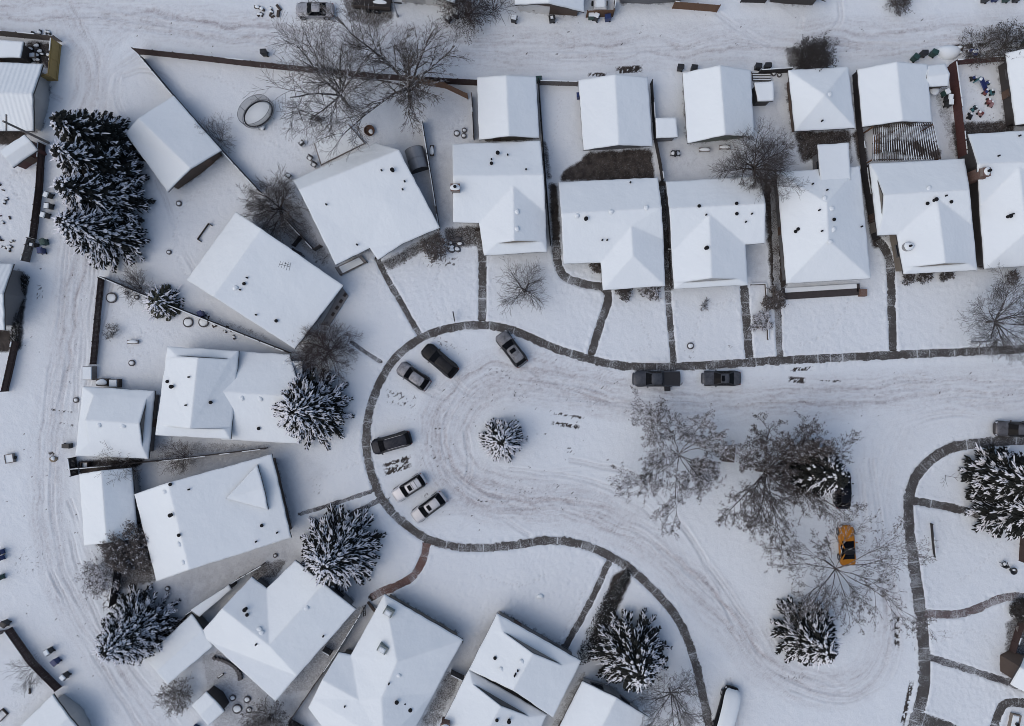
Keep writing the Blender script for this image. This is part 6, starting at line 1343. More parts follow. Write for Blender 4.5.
def build_misc():
    # trampoline with net
    net = bpy.data.materials.new('safety_net'); nt, N, L, B = nodes_of(net); B.inputs['Base Color'].default_value = (.05, .05, .055, 1); B.inputs['Alpha'].default_value = .42
    def tramp(r):
        r.rotation_euler.z = R(38)
        a, b = 2.15, 1.5
        def ring(m, k, z, t): 
            n = 32
            for i in range(n):
                u0, u1 = 2 * math.pi * i / n, 2 * math.pi * (i + 1) / n; m.tube((a * k * math.cos(u0), b * k * math.sin(u0), z), (a * k * math.cos(u1), b * k * math.sin(u1), z), t, t, 6, False)
        part(r, 'frame', M_STEEL, lambda m: ring(m, 1.0, .72, .05))
        part(r, 'jumping_mat', M_CAP, lambda m: m.lathe((0, 0, .70), [(.84, 0), (.80, .09), (.02, .13)], 28, a, b), None, True)
        part(r, 'rim_pad', M_TRIMB, lambda m: ring(m, .90, .77, .085))
        def netf(m):
            n = 32
            for i in range(n):
                u0, u1 = 2 * math.pi * i / n, 2 * math.pi * (i + 1) / n
                m.add([(a * math.cos(u0), b * math.sin(u0), .72), (a * math.cos(u1), b * math.sin(u1), .72), (a * 1.02 * math.cos(u1), b * 1.02 * math.sin(u1), 2.3), (a * 1.02 * math.cos(u0), b * 1.02 * math.sin(u0), 2.3)], [(0, 1, 2, 3)])
        part(r, 'safety_net', net, netf)
        part(r, 'top_ring', M_TRIMB, lambda m: ring(m, 1.02, 2.3, .02))
        for i in range(6):
            u = 2 * math.pi * i / 6; part(r, 'pole', M_STEEL, lambda m: m.tube((a * 1.03 * math.cos(u), b * 1.03 * math.sin(u), 0), (a * 1.03 * math.cos(u), b * 1.03 * math.sin(u), 2.35), .03, .03, 6))
    simple('trampoline', 261, 116.5, 'oval trampoline with grey safety net and snow on its mat in the fenced yard', 'trampoline', tramp)
    for x, y, l in ((261.5, 124.5, 'upper snow capped pot at the foot of the trampoline'), (264, 129, 'lower snow capped pot at the foot of the trampoline')):
        simple('flower_pot', x, y, l, 'plant pot', lambda r: (part(r, 'pot', M_PLANT, lambda m: m.lathe((0, 0, 0), [(.2, 0), (.28, .4), (.3, .42)], 12)), part(r, 'snow_cap', M_CAP, lambda m: m.blob((0, 0, .42), .3, .18, 10, 2), None, True)), 'garden pots')
    # patio deck and furniture
    def deck(r):
        pts = [(314.6, 144.5), (349, 124.5), (366, 144), (321.5, 166)]; q = [P(*p) - r.location for p in pts]
        part(r, 'platform', M_WOODG, lambda m: m.prism([(p.x, p.y) for p in q], -.1, .2))
        part(r, 'snow_cover', M_CAP, lambda m: m.prism([(p.x * .95, p.y * .95) for p in q], .2, .25))
    simple('garden_deck', 338, 145, 'low snow covered garden deck against the wide house below the bare trees', 'deck', deck)
    def chair(r, flat=False):
        for sx in (-1, 1):
            for sy in (-1, 1): part(r, 'leg', M_TRIMB, lambda m: m.box((sx * .25, sy * .25, .21), (.05, .05, .42)))
        part(r, 'seat', M_TRIMB, lambda m: m.box((0, 0, .43), (.58, .58, .05))); part(r, 'backrest', M_TRIMB, lambda m: m.box((0, -.28, .72), (.58, .06, .55)))
        for sx in (-1, 1): part(r, 'armrest', M_TRIMB, lambda m: m.box((sx * .3, 0, .64), (.07, .55, .05)))
        part(r, 'snow_cap', M_CAP, lambda m: m.blob((0, .03, .455), .25, .13, 10, 3), None, True)
    for x, y, rz, l in ((311.5, 159.5, 150, 'upper of two dark garden chairs below the garden deck'), (315.5, 166, 150, 'lower of two dark garden chairs below the garden deck'), (290, 177, -35, 'dark garden armchair alone at the upper left house corner'), (303, 144.5, 40, 'snow filled small chair out on the lawn left of the deck'),
                        (672, 155, 80, 'left skeletal chair in the yard below the small square shed'), (676.5, 155, -80, 'right skeletal chair in the yard below the small square shed'), (1001, 563, 20, 'dark folding chair frame on the lawn near the right edge porch')):
        simple('garden_chair', x, y, l, 'chair', chair, 'garden chairs', R(rz))
    simple('fire_pit', 370, 131.5, 'round rusty fire pit by the garden deck', 'fire pit', lambda r: (part(r, 'bowl', m_plain('rusty', (.10, .055, .035), .9, var=.5), lambda m: m.lathe((0, 0, 0), [(.62, 0), (.68, .35), (.60, .36), (.5, .12), (.05, .1)], 16)), part(r, 'snow_cap', M_CAP, lambda m: m.blob((.15, -.1, .1), .3, .1, 10, 5), None, True)))
    def swing(r):
        for s in (-1, 1):
            part(r, 'leg', M_TRIMB, lambda m: m.tube((s * 1.3, -.6, 0), (s * 1.3, 0, 1.9), .05, .05, 6)); part(r, 'leg', M_TRIMB, lambda m: m.tube((s * 1.3, .6, 0), (s * 1.3, 0, 1.9), .05, .05, 6))
        part(r, 'top_bar', M_TRIMB, lambda m: m.tube((-1.35, 0, 1.9), (1.35, 0, 1.9), .05, .05, 6)); part(r, 'seat', M_WOODD, lambda m: m.box((.5, 0, .5), (1.3, .55, .08))); part(r, 'backrest', M_WOODD, lambda m: m.box((.5, -.28, .8), (1.3, .06, .5)))
    simple('garden_swing', 314, 119.5, 'dark garden swing under the left bare tree', 'swing', swing, None, R(-18))
    # arched shelter
    def arch(r):
        r.rotation_euler.z = R(17)
        n = 14; a, l, h = 1.15, 1.35, 1.9
        def shell(m):
            V = []
            for y in (-l, l):
                for i in range(n + 1): t = math.pi * i / n; V.append((a * math.cos(t), y, .5 + (h - .5) * math.sin(t)))
            m.add(V, [(i, i + 1, n + 2 + i, n + 1 + i) for i in range(n)])
            m.add([(v[0] * .96, v[1], v[2] - .05) for v in V], [(n + 1 + i, n + 2 + i, i + 1, i) for i in range(n)])
            for s in (-1, 1): m.box((s * a, 0, .25), (.05, 2 * l, .5))
        part(r, 'cover', m_plain('shelter_tarp', (.26, .27, .28), .4, var=.12), shell)
        part(r, 'end_wall', M_TRIMB, lambda m: m.add([(a * .95 * math.cos(math.pi * i / n), -l + .03, .5 + (h - .55) * math.sin(math.pi * i / n)) for i in range(n + 1)] + [(-a * .95, -l + .03, 0), (a * .95, -l + .03, 0)], [tuple(range(n + 3))]))
        for y in (-l, 0, l): part(r, 'rib', M_STEEL, lambda m: [m.tube((1.02 * a * math.cos(math.pi * i / n), y, .5 + (h - .47) * math.sin(math.pi * i / n)), (1.02 * a * math.cos(math.pi * (i + 1) / n), y, .5 + (h - .47) * math.sin(math.pi * (i + 1) / n)), .03, .03, 5) for i in range(n)])
    simple('arched_shelter', 418, 162, 'grey arched storage shelter in the gap below the largest bare tree', 'shelter', arch)
    simple('stone_bench', 432.5, 152, 'narrow snow covered bench right of the arched shelter', 'bench', lambda r: (part(r, 'seat', M_WOODD, lambda m: m.box((0, 0, .42), (.5, 1.35, .08))), [part(r, 'leg', M_WOODD, lambda m: m.box((0, s * .5, .2), (.42, .1, .4))) for s in (-1, 1)], part(r, 'snow_cap', M_CAP, lambda m: m.blob((-.02, 0, .46), (.24, .62), .14, 12, 3), None, True)))
    ring = lambda R_, rr: (lambda r: (part(r, 'kerb', M_PLANT, lambda m: m.lathe((0, 0, 0), [(R_, 0), (R_, .22), (R_ - .1, .23), (R_ - .1, .06)], 18)), part(r, 'snow_fill', M_CAP, lambda m: m.blob((-.03, .02, .1), R_ - .09, rr, 14, 4), None, True)))
    for x, y, q, l in ((457, 134, .5, 'largest of three snowy pots in the corner beside the joined garage'), (464.5, 131, .4, 'upper right of three snowy pots beside the joined garage'), (464, 136.5, .42, 'lower right of three snowy pots beside the joined garage'),
                       (113, 298, .85, 'round planter ring with snow in the corner below the spruces'), (138, 297.5, .38, 'small snowy pot along the fence near the pine shrub'), (128, 293, .3, 'tiny dark pot by the fence corner below the spruces'), (133, 363, .5, 'round stone planter with a snowy centre in the fenced yard by the lane'),
                       (189, 322.5, .8, 'left oval planter along the fence under the long diagonal house'), (204.5, 322.5, .8, 'right oval planter along the fence under the long diagonal house'), (180, 204, .45, 'round pot in the yard below the diagonal garage'), (170, 252.5, .38, 'small snow capped barrel in the middle of the spruce yard'),
                       (77, 400, .45, 'snowy tub at the corner of the low lane garage'), (233.5, 697, .5, 'upper stone ring in the bottom left yard'), (238, 708, .75, 'largest stone ring in the bottom left yard'), (248, 698.5, .55, 'right stone ring in the bottom left yard'), (222, 699.5, .6, 'stone ring closest to the square garden shed'), (250, 709, .5, 'lowest stone ring in the bottom left yard'),
                       (690, 346, .55, 'broken ring planter on the lawn above the pickup'), (168.5, 588, .4, 'stone ring below the large tilted house'), (276, 555, .35, 'round tub beside the hip and gable house'), (773, 74.5, .4, 'upper snowy pot left of the hip roofed garage') , (778.5, 76, .35, 'lower snowy pot left of the hip roofed garage')):
        simple('planter', x, y, l, 'planter', ring(q * .78, .17), 'garden pots')
    for x, y, l in ((135, 342, 'low snow covered bench in the fenced yard by the lane'), (703.5, 151, 'left snow covered bench along the tall gabled garage'), (723.5, 148.5, 'right snow covered bench along the tall gabled garage')):
        simple('bench', x, y, l, 'bench', lambda r: (part(r, 'seat', M_WOODG, lambda m: m.box((0, 0, .42), (1.35, .5, .08))), [part(r, 'leg', M_WOODG, lambda m: m.box((s * .5, 0, .2), (.1, .42, .4))) for s in (-1, 1)], part(r, 'snow_cap', M_CAP, lambda m: m.blob((0, .02, .46), (.62, .24), .15, 12, 3), None, True)), 'garden benches')
    simple('round_table', 930.5, 93, 'round white snow topped table beside the pergola garage', 'table', lambda r: (part(r, 'top', M_WHITE, lambda m: m.lathe((0, 0, .7), [(.58, 0), (.58, .05)], 20)), part(r, 'leg', M_WHITE, lambda m: m.tube((0, 0, 0), (0, 0, .7), .06, .06, 8)), part(r, 'snow_cap', M_CAP, lambda m: m.blob((0, 0, .75), .54, .16, 14, 2, .04), None, True)))
    # pergola
    def perg(r):
        def W_(px, py, h): return P(px, py, h) - r.location
        h = 2.5; a, b, c, d = W_(873, 127, h), W_(932, 125, h), W_(940, 158, h), W_(872, 160, h)
        for p in (a, b, c, d, (a + b) / 2): part(r, 'post', M_WOODB, lambda m: m.box((p.x, p.y, h / 2), (.14, .14, h)))
        for s, t in ((a, b), (d, c), (a.lerp(d, .5), b.lerp(c, .5))): part(r, 'beam', M_WOODD, lambda m: m.beam(s, t, .09, .2))
        n = 28
        def slats(m):
            for i in range(n + 1): m.beam(a.lerp(b, i / n) + Vector((0, .25, .14)), d.lerp(c, i / n) + Vector((0, -.2, .14)), .07, .12)
        part(r, 'slats', m_plain('slat_wood', (.05, .04, .033), .85, var=.3, snow=.55, snowscale=.6), slats)
        part(r, 'brace', M_WOODD, lambda m: [m.beam(a.lerp(b, t) + Vector((0, -.1, -.12)), a.lerp(b, t + .14) + Vector((0, .5, -.02)), .1, .1) for t in (.0, .42, .78)])
    simple('pergola', 905, 144, 'dark slatted pergola between the garage and the round chimney house', 'pergola', perg)
    simple('timber_cabinet', 875, 146, 'upright brown timber box at the west end of the pergola', 'cabinet', lambda r: (part(r, 'body', M_WOODB, lambda m: m.box((0, 0, .8), (.62, 2.1, 1.6))), part(r, 'top', M_WOODG, lambda m: m.box((0, 0, 1.63), (.7, 2.2, .06)))))
    # poles
    def pole(r):
        part(r, 'shaft', M_WOODG, lambda m: m.tube((0, 0, -.3), (0, 0, 7.6), .17, .12, 10)); part(r, 'crossarm', M_WOODG, lambda m: m.box((0, 0, 7.1), (.12, 1.9, .14)))
        for s in (-1, 0, 1): part(r, 'insulator', M_WHITE, lambda m: m.lathe((0, s * .8, 7.17), [(.05, 0), (.06, .1), (.03, .16)], 8))
    simple('utility_pole', 49, 143, 'wooden utility pole with a crossarm beside the turned red shed', 'utility pole', pole)
    def lamp(r):
        part(r, 'pole', M_STEEL, lambda m: (m.tube((0, 0, 0), (0, 0, 6.2), .09, .06, 10), m.tube((0, 0, 0), (0, 0, .25), .16, .16, 10)))
        part(r, 'arm', M_STEEL, lambda m: m.tube((0, 0, 6.15), (1.1, 0, 6.45), .045, .04, 8)); part(r, 'lamp_head', M_PLANT, lambda m: m.box((1.35, 0, 6.46), (.6, .24, .12), 0, .8))
    simple('street_lamp', 971, 342, 'street lamp beside the sidewalk near the right edge tree', 'street lamp', lamp, None, R(-60))
    simple('street_lamp', 398, 17, 'pale lamp post on the top lane between the dark trailer and the pale garage', 'street lamp', lamp, None, R(100))
    def sign(r):
        part(r, 'post', M_STEEL, lambda m: m.tube((0, 0, -.1), (0, 0, 1.0), .03, .03, 6)); part(r, 'panel', M_TRIMB, lambda m: m.box((0, 0, .85), (.12, 1.25, .30)))
    simple('sign_board', 454.5, 317, 'narrow dark board standing in the snow above the sidewalk of the circle', 'sign', sign, None, R(10))
    simple('utility_box', 726, 453, 'brown utility box among the island trees', 'utility box', lambda r: (part(r, 'cabinet', m_plain('box_brown', (.055, .04, .032), .7), lambda m: m.box((0, 0, .5), (1.45, 1.85, 1.0), 0, .97)), part(r, 'lid', m_plain('box_lid', (.085, .066, .055), .7), lambda m: m.box((0, 0, 1.04), (1.55, 1.95, .08))), part(r, 'door_seam', M_TRIMB, lambda m: m.box((-.74, 0, .5), (.02, .05, .8)))), None, R(-6))
    simple('black_crate', 666.5, 388.6, 'black crate on the street at the tail of the slate pickup', 'crate', lambda r: (part(r, 'box', M_TRIMB, lambda m: m.box((0, 0, .3), (.62, .5, .6), 0, 1.08)), part(r, 'lid', M_TRIMB, lambda m: m.box((0, 0, .62), (.7, .58, .05)))))
    # brick bed and walls at house fronts
    def bed(r):
        q = [P(*p) - r.location for p in ((782, 288.5), (856.5, 284), (857, 292), (783, 296.5))]
        part(r, 'wall', m_plain('bed_dark', (.05, .042, .042), .9, var=.3), lambda m: [m.beam(q[i] + Vector((0, 0, .2)), q[(i + 1) % 4] + Vector((0, 0, .2)), .35 if i != 2 else .85, .42) for i in (1, 2, 3)])
        part(r, 'snow_fill', M_CAP, lambda m: m.prism([((p.x) * .97, p.y + .0) for p in q], .02, .24))
        part(r, 'corner_pier', M_BRICK, lambda m: m.box((q[2].x + .45, q[2].y - .15, .35), (.8, .9, .7)))
    simple('brick_bed', 820, 290, 'raised front bed with dark coping and a red brick pier under the hip roofed house', 'flower bed', bed)
    def kerbbed(r):
        q = [P(*p) - r.location for p in ((750, 285), (764.5, 284.5), (766.5, 312), (767, 340))]
        part(r, 'kerb', M_WOODD, lambda m: [m.beam(q[i] + Vector((0, 0, .18)), q[i + 1] + Vector((0, 0, .18)), .12, .36) for i in range(3)])
        part(r, 'snow_cap', M_CAP, lambda m: [m.beam(q[i] + Vector((.05, .08, .39)), q[i + 1] + Vector((.05, .08, .39)), .12, .06) for i in range(3)])
    simple('garden_edging', 758, 300, 'squared timber edging of the narrow front bed beside the gravel walk', 'edging', kerbbed)
    def porch(r):
        q = [P(*p) - r.location for p in ((337, 268), (362, 256), (368, 263), (342, 276))]
        part(r, 'slab', m_plain('porch_slab', (.24, .23, .22), .9), lambda m: m.prism([(p.x, p.y) for p in q], -.1, .4)); part(r, 'snow_cover', M_CAP, lambda m: m.prism([(p.x * .8, p.y * .8) for p in q], .4, .46))
        part(r, 'rail', M_WOODD, lambda m: (m.beam(q[2] + Vector((0, 0, .95)), q[3] + Vector((0, 0, .95)), .08, .08), m.beam(q[0] + Vector((0, 0, .95)), q[3] + Vector((0, 0, .95)), .08, .08), [m.box((q[2].lerp(q[3], t).x, q[2].lerp(q[3], t).y, .5), (.06, .06, .95)) for t in (0, .25, .5, .75, 1)]))
    simple('porch', 352, 266, 'small dark railed porch under the wide house turned to the circle', 'porch', porch)
    def porch2(r):
        q = [P(*p) - r.location for p in ((322, 325), (343, 288), (349, 296), (330, 326))]
        part(r, 'slab', m_plain('porch_slab', (.24, .23, .22), .9), lambda m: m.prism([(p.x, p.y) for p in q], -.1, .3)); part(r, 'step', M_WOODD, lambda m: [m.box((q[1].lerp(q[2], .5).x - i * .5, q[1].y - .9 - i * .8, .33), (.5, .35, .08), R(55)) for i in range(4)])
    simple('porch', 335, 310, 'stepped porch strip at the front of the long diagonal house', 'porch', porch2)
    # rocks in the bed, wood pile, junk
    def rocks(n, w, h, seed, mat, s=(.2, .5)):
        def f(r):
            rnd = random.Random(seed)
            for i in range(n):
                x, y = rnd.uniform(-w, w), rnd.uniform(-h, h); q = rnd.uniform(*s)
                o = part(r, 'stone' if mat is M_PLANT else 'piece', mat, (lambda m: m.blob((x, y, 0), (q, q * .75), q * .7, 9, i)) if mat is M_PLANT else (lambda m: m.box((x, y, q * .3), (q * 1.8, q * .7, q * .6), rnd.uniform(0, 3))), None, mat is M_PLANT)
                if rnd.random() < .7: part(r, 'snow_cap', M_CAP, lambda m: m.blob((x - .03, y + .03, q * .52), (q * .66, q * .48), q * .3, 9, i + 5), o, True)
        return f
    simple('rockery', 455, 244, 'snowy rockery at the inner corner of the house with the buried chimney', 'rockery', rocks(9, .95, .8, 3, M_PLANT, (.25, .55)))
    simple('wood_pile', 760, 73.5, 'snow streaked stack of lumber in the lane fence corner', 'wood pile', lambda r: ([part(r, 'board', M_WOODD, lambda m: m.box((0, -.35 * i, .15 + .1 * i), (2.3, .24, .2))) for i in range(4)], [part(r, 'snow_cap', M_CAP, lambda m: m.box((0, -.35 * i, .28 + .1 * i), (2.2, .16, .06))) for i in range(4)]))
    simple('junk_heap', 40, 53, 'dark heap of yard junk inside the tan plywood corner', 'junk heap', rocks(16, 1.7, 1.1, 7, M_TRIMB, (.2, .5)))
    simple('wooden_box', 36, 57.5, 'small snow topped box in the junk corner', 'box', lambda r: (part(r, 'box', M_WOODG, lambda m: m.box((0, 0, .3), (.7, .6, .6))), part(r, 'snow_cap', M_CAP, lambda m: m.box((0, 0, .64), (.62, .5, .1), 0, .8))))
    simple('lumber_scraps', 47, 34.5, 'scattered black scraps in the snow above the tan plywood corner', 'scrap heap', rocks(7, 1.9, .35, 9, M_TRIMB, (.25, .5)))
    simple('junk_heap', 8, 205, 'snowy clutter spread in the yard at the left edge', 'junk heap', rocks(14, 2.2, 2.6, 11, M_WOODD, (.12, .34)))
    simple('junk_heap', 14, 245, 'second clutter patch nearer the grey sided house', 'junk heap', rocks(14, 1.8, 1.4, 12, M_WOODD, (.12, .36)))
    simple('wood_pile', 270, 12, 'brown heap of wood and snow left of the silver sedan', 'wood pile', rocks(12, 1.9, .7, 13, M_WOODD, (.2, .5)))
    simple('wood_pile', 30, 158, 'dark pile of boards beside the turned red shed', 'wood pile', rocks(10, 1.2, .9, 14, M_WOODD, (.15, .4)))
    simple('wood_pile', 965, 52, 'dark lumber on the lane beside the blue toy bin', 'wood pile', rocks(7, 1.5, .6, 15, M_WOODD, (.2, .5)))
    simple('rubble_heap', 222, 327, 'row of dark stones under the eave of the long diagonal house', 'rock row', rocks(10, 2.2, .5, 16, M_WOODD, (.15, .35)), None, R(-32))
    simple('stone_edging', 231, 672, 'curved stone edging in the bottom left yard', 'edging', lambda r: [part(r, 'stone', M_PLANT, lambda m: m.box((-1.9 + 3.2 * math.sin(t * .16) , 1.9 - 2.9 * (1 - math.cos(t * .11)) - t * .1, .2), (.5, .3, .4), -.9 + t * .12)) for t in range(11)])
    simple('garden_stone', 540, 596, 'snow covered stone alone on the lawn above the stepped gable house', 'stone', lambda r: (part(r, 'stone', M_PLANT, lambda m: m.blob((0, 0, -.05), (.36, .28), .3, 10, 3), None, True), part(r, 'snow_cap', M_CAP, lambda m: m.blob((.02, .02, .02), (.42, .34), .34, 12, 3), None, True)))
    simple('log', 222, 674.5, 'short dark log inside the curved stone edging', 'log', lambda r: (part(r, 'trunk', M_WOODD, lambda m: m.tube((-.35, -.25, .2), (.35, .25, .2), .13, .12, 9)), part(r, 'snow_cap', M_CAP, lambda m: m.beam((-.25, -.1, .33), (.3, .28, .33), .1, .06))))
    simple('garden_cold_frame', 3, 714, 'open rectangular frame lying in the lower left yard', 'garden frame', lambda r: [part(r, 'rail', M_WOODD, lambda m: m.box(c, d)) for c, d in (((0, .45, .15), (1.4, .08, .3)), ((.66, 0, .15), (.08, .82, .3)), ((0, -.45, .15), (1.4, .08, .3)))], None, R(45))
    simple('stump', 31, 690, 'dark stump in the snow of the lower left yard', 'stump', lambda r: (part(r, 'wood', M_WOODD, lambda m: m.tube((0, -.3, .1), (.1, .35, .25), .15, .12, 9)), part(r, 'snow_cap', M_CAP, lambda m: m.blob((0, 0, .25), .12, .06, 8, 2))))
    # lane garage clutter and roof-side boxes
    simple('storage_box', 93, 373, 'snow topped grey box at the end of the dark lane fence', 'box', lambda r: (part(r, 'body', M_WOODG, lambda m: m.box((0, 0, .55), (1.15, 1.7, 1.1))), part(r, 'snow_cap', M_CAP, lambda m: m.box((0, 0, 1.15), (1.1, 1.62, .13), 0, .93))))
    simple('storage_box', 106, 382, 'left snow draped crate behind the low lane garage', 'box', lambda r: (part(r, 'body', M_WOODD, lambda m: m.box((0, 0, .4), (1.3, .9, .8))), part(r, 'snow_cap', M_CAP, lambda m: m.blob((0, 0, .8), (.62, .42), .22, 12, 3))))
    simple('storage_box', 118, 383, 'right snow draped crate behind the low lane garage', 'box', lambda r: (part(r, 'body', M_WOODD, lambda m: m.box((0, 0, .4), (1.2, 1.0, .8))), part(r, 'snow_cap', M_CAP, lambda m: m.box((-.05, 0, .85), (1.0, .9, .14), 0, .9))))
    simple('storage_box', 88, 464.5, 'wooden crate in the slot below the low lane garage', 'box', lambda r: (part(r, 'body', M_WOODD, lambda m: [m.box((s * .4, 0, .35), (.08, .8, .7)) for s in (-1, 1)] + [m.box((0, s * .38, .35), (.72, .06, .7)) for s in (-1, 1)]), part(r, 'snow_fill', M_CAP, lambda m: m.box((0, 0, .3), (.7, .68, .2)))))
    simple('sack', 54, 459, 'tan snowy bag dropped on the lane by the tipped black bin', 'bag', lambda r: (part(r, 'sack', m_plain('tan_sack', (.22, .18, .13), .9), lambda m: m.blob((0, 0, 0), (.5, .42), .35, 10, 4)), part(r, 'snow_cap', M_CAP, lambda m: m.blob((.05, .1, .22), (.3, .25), .18, 10, 5))))
    simple('upturned_cart', 12, 458, 'snow filled cart frame at the left edge of the lane', 'cart', lambda r: (part(r, 'tray', M_WOODG, lambda m: [m.box((s * .5, 0, .3), (.08, 1.1, .45)) for s in (-1, 1)] + [m.box((0, s * .52, .3), (.95, .08, .45)) for s in (-1, 1)]), part(r, 'snow_fill', M_CAP, lambda m: m.box((0, 0, .3), (.9, .95, .3))), [part(r, 'wheel', M_TYRE, lambda m: m.tube((s * .58, 0, .2), (s * .66, 0, .2), .2, .2, 12)) for s in (-1, 1)]), None, R(10))
    simple('step_frame', 206, 233, 'step frame standing in snow under the long diagonal house', 'steps', lambda r: [part(r, 'rail', M_WOODD, lambda m: m.box(c, d)) for c, d in (((-1.2, 0, .2), (.07, .5, .4)), ((1.2, 0, .2), (.07, .5, .4)), ((0, .25, .2), (2.4, .07, .3)))], None, R(55))
    # toys in the fenced yard at the right
    def slide(r):
        part(r, 'chute', M_BLUE, lambda m: (m.beam((0, -.9, .15), (0, .6, 1.0), .5, .06), [m.beam((s * .25, -.9, .22), (s * .25, .6, 1.08), .05, .14) for s in (-1, 1)])); part(r, 'ladder', M_TEAL, lambda m: (m.box((0, .8, .5), (.5, .12, 1.0)), m.box((0, .65, 1.0), (.5, .4, .06)))); part(r, 'snow_cap', M_CAP, lambda m: m.blob((0, .62, 1.03), .22, .1, 10, 3), None, True)
    simple('toy_slide', 978.5, 86, 'blue toy slide with snow on it in the toy strewn yard', 'toy slide', slide, None, R(50))
    def ride(c1, c2):
        return lambda r: (part(r, 'body', c1, lambda m: m.box((0, 0, .3), (.75, .42, .35), 0, .8)), part(r, 'seat', c2, lambda m: m.box((-.1, 0, .52), (.3, .3, .12))), [part(r, 'wheel', M_TYRE, lambda m: m.tube((sx * .27, sy * .2, .14), (sx * .27, sy * .28, .14), .14, .14, 10)) for sx in (-1, 1) for sy in (-1, 1)], part(r, 'snow_cap', M_CAP, lambda m: m.blob((.2, 0, .47), .17, .08, 8, 3)))
    for x, y, c1, c2, a, l in ((984.5, 84.5, M_TEAL, M_BLUE, 20, 'teal ride-on toy right of the blue slide'), (983.5, 93, M_RED, M_BLUE, 60, 'red ride-on toy below the blue slide'), (989.5, 93.5, M_TEAL, M_TRIMB, 100, 'dark ride-on toy at the right of the toy cluster'), (986.5, 102.5, M_RED, M_PINK, 75, 'long red toy wagon at the lower end of the toy cluster'), (971.5, 79.5, M_TRIMB, M_BLUE, 10, 'small black toy left of the blue slide'), (972.5, 109.5, M_TEAL, M_TRIMB, 40, 'grey green toy cart in the lower toy yard'), (968, 117, M_TRIMB, M_TRIMB, 70, 'small black toy in the lower corner of the toy yard'), (978.5, 114.5, M_PINK, M_RED, 140, 'pale pink toy on the snow right of the grey green cart'), (989, 105, M_PINK, M_PINK, 70, 'pink toy lying beside the long red wagon')):
        simple('ride_on_toy', x, y, l, 'toy', ride(c1, c2), 'toys in the fenced yard', R(a))
    simple('toy_box', 970.5, 54.5, 'bright blue plastic tub by the red brown lane fence', 'tub', lambda r: (part(r, 'tub', M_BLUE, lambda m: m.box((0, 0, .3), (.85, .7, .6), 0, 1.15)), part(r, 'snow_cap', M_CAP, lambda m: m.blob((.12, .1, .6), (.3, .25), .12, 10, 3))))
    simple('snow_heap', 948, 53, 'ploughed heap of clean snow against the shed on the lane', 'snow heap', lambda r: part(r, 'heap', M_CAP, lambda m: m.blob((0, 0, -.05), (1.4, 1.0), .7, 16, 8, .15), None, True))
    # dark trailer and boat at the top edge
    def trailer(r):
        part(r, 'bed', m_plain('trailer_dark', (.022, .018, .016), .8, var=.4), lambda m: m.box((0, 0, .75), (4.6, 2.2, .5))); part(r, 'side_board', M_WOODD, lambda m: [m.box((0, s * 1.08, 1.1), (4.6, .07, .5)) for s in (-1, 1)]); part(r, 'drawbar', M_TRIMB, lambda m: m.beam((2.3, 0, .55), (3.6, 0, .5), .12, .12))
        for sx in (-.5, .5):
            for s in (-1, 1): part(r, 'wheel', M_TYRE, lambda m: m.tube((sx, s * 1.1, .34), (sx, s * 1.3, .34), .34, .34, 14))
        part(r, 'snow_cap', M_CAP, lambda m: (m.box((-1.2, 1.08, 1.37), (1.8, .1, .05)), m.blob((1., -.3, 1.0), (.8, .3), .08, 10, 3)))
    simple('flat_trailer', 374, 4, 'dark flat trailer between the silver sedan and the lamp post', 'trailer', trailer, None, R(-4))
    def boat(r):
        pts = [(-1.6, -.75), (.9, -.75), (1.7, -.35), (1.9, 0), (1.7, .35), (.9, .75), (-1.6, .75)]
        part(r, 'hull', M_WHITE, lambda m: m.prism(pts, .45, 1.15)); part(r, 'cover', m_snow('boat_snow'), lambda m: m.prism([(x * .9, y * .85) for x, y in pts], 1.15, 1.26)); part(r, 'trailer_frame', M_STEEL, lambda m: m.box((0, 0, .35), (3.4, .5, .12)))
        for s in (-1, 1): part(r, 'wheel', M_TYRE, lambda m: m.tube((-.4, s * .8, .3), (-.4, s * .98, .3), .3, .3, 12))
    simple('covered_boat', 599, 2, 'pale covered boat behind the brown fence at the top', 'boat', boat, None, R(90))
    simple('porch_planter', 1012, 722, 'snowy planter box with a dark hole at the lower right corner', 'planter', lambda r: (part(r, 'box', m_plain('box_tan', (.2, .17, .14), .8), lambda m: m.box((0, 0, .2), (1.2, 2.4, .4))), part(r, 'snow_fill', M_CAP, lambda m: m.box((-.1, 0, .43), (.8, 2.2, .1), 0, .92)), part(r, 'pot', M_TRIMB, lambda m: m.lathe((.1, .1, .48), [(.2, 0), (.24, .2), (.18, .2), (.16, .08)], 12))), None, R(-12))
    for x, y, l in ((1016, 628, 'upper pale slatted chair on the lower right porch'), (1013, 661, 'lower pale slatted chair on the lower right porch')):
        simple('porch_chair', x, y, l, 'chair', lambda r: (part(r, 'seat', M_WOODG, lambda m: [m.box((-.25 + .17 * i, 0, .42), (.12, .9, .04)) for i in range(4)]), part(r, 'backrest', M_WOODG, lambda m: [m.box((.36, -.36 + .24 * i, .75), (.04, .15, .65)) for i in range(4)]), [part(r, 'leg', M_WOODG, lambda m: m.box((sx * .25, sy * .4, .2), (.06, .06, .4))) for sx in (-1, 1) for sy in (-1, 1)]), 'porch chairs', R(15))
    simple('flower_urn', 1010, 569.5, 'black urn on the snow near the right edge porch', 'urn', lambda r: (part(r, 'bowl', M_TRIMB, lambda m: m.lathe((0, 0, 0), [(.2, 0), (.12, .15), (.42, .5), (.46, .55), (.36, .5), (.1, .35)], 14)), part(r, 'snow_cap', M_CAP, lambda m: m.blob((.1, .12, .4), (.2, .14), .1, 8, 3))))
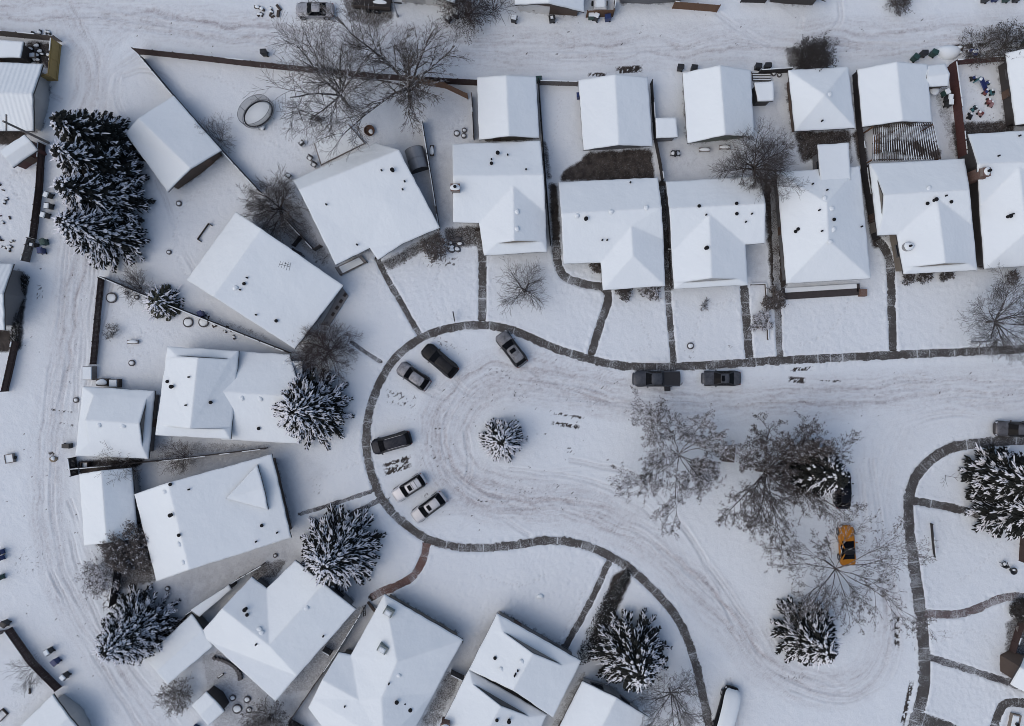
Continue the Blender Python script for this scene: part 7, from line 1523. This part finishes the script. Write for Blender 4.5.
    simple('wall_steps', 371, 604, 'dark side steps at the corner of the skylight house', 'steps', lambda r: [part(r, 'tread', M_WOODD, lambda m: m.box((.3 * i, -.32 * i, .15 + .15 * i), (1.0, .32, .12), R(-50))) for i in range(3)])
    simple('ladder', 365.5, 609.5, 'short dark ladder leaning in the gap left of the skylight house', 'ladder', lambda r: (part(r, 'rail', M_TRIMB, lambda m: m.beam((-.3, .5, .05), (.1, -.3, 1.4), .05, .08)), part(r, 'rail', M_TRIMB, lambda m: m.beam((-.05, .6, .05), (.35, -.2, 1.4), .05, .08)), part(r, 'rungs', M_TRIMB, lambda m: [m.beam(Vector((-.3, .5, .05)).lerp(Vector((.1, -.3, 1.4)), t), Vector((-.05, .6, .05)).lerp(Vector((.35, -.2, 1.4)), t), .04, .04) for t in (.15, .35, .55, .75, .95)])))
    simple('entry_canopy', 300, 256, 'dark entry canopy jutting from the northeast wall of the long diagonal house', 'canopy', lambda r: (part(r, 'hood', M_FASCIA, lambda m: m.box((0, 0, 2.0), (1.2, .9, .14), R(-33))), [part(r, 'post', M_WOODD, lambda m: m.box((.3 + s * .3, .3 - s * .35, 1.), (.08, .08, 2.0))) for s in (0, 1)]))
# ------------------------------------------------------------------ assemble
build_houses(); build_garages()
build_ground(EAVES)
build_walks()
build_fences(); build_bins(); build_misc(); build_cars(); build_trees()

cam = bpy.data.cameras.new('drone_camera'); co = bpy.data.objects.new('drone_camera', cam); COL.objects.link(co)
co.location = (0, 0, CAMH); co.rotation_euler = (0, 0, 0)
cam.sensor_fit = 'HORIZONTAL'; cam.angle = 2 * math.atan(512 * S / CAMH); cam.clip_start = .5; cam.clip_end = 3000
SC.camera = co

SUN_EL, SUN_AZ = 52, 245      # degrees above the horizon; compass bearing the light comes from (north = up in the picture)
w = bpy.data.worlds.new('World'); SC.world = w; w.use_nodes = True; nt = w.node_tree
sky = nt.nodes.new('ShaderNodeTexSky'); sky.sky_type = 'NISHITA'; sky.sun_disc = False
sky.sun_elevation = R(SUN_EL); sky.sun_rotation = R(SUN_AZ); sky.air_density = .9; sky.dust_density = 2.6; sky.ozone_density = 1.0
bg = nt.nodes['Background']; bg.inputs['Strength'].default_value = .145
nt.links.new(sky.outputs[0], bg.inputs['Color'])
sl = bpy.data.lights.new('sun', 'SUN'); sl.energy = .5; sl.angle = R(80); sl.color = (1., .975, .95)
so = bpy.data.objects.new('sun', sl); COL.objects.link(so)
a = R(SUN_AZ); so.rotation_euler = Vector((-math.sin(a) * math.cos(R(SUN_EL)), -math.cos(a) * math.cos(R(SUN_EL)), -math.sin(R(SUN_EL)))).to_track_quat('-Z', 'Y').to_euler()
vs = SC.view_settings; vs.view_transform = 'Standard'; vs.look = 'None'; vs.exposure = .02; vs.gamma = 1; vs.use_curve_mapping = False
SC.cycles.filter_width = .9
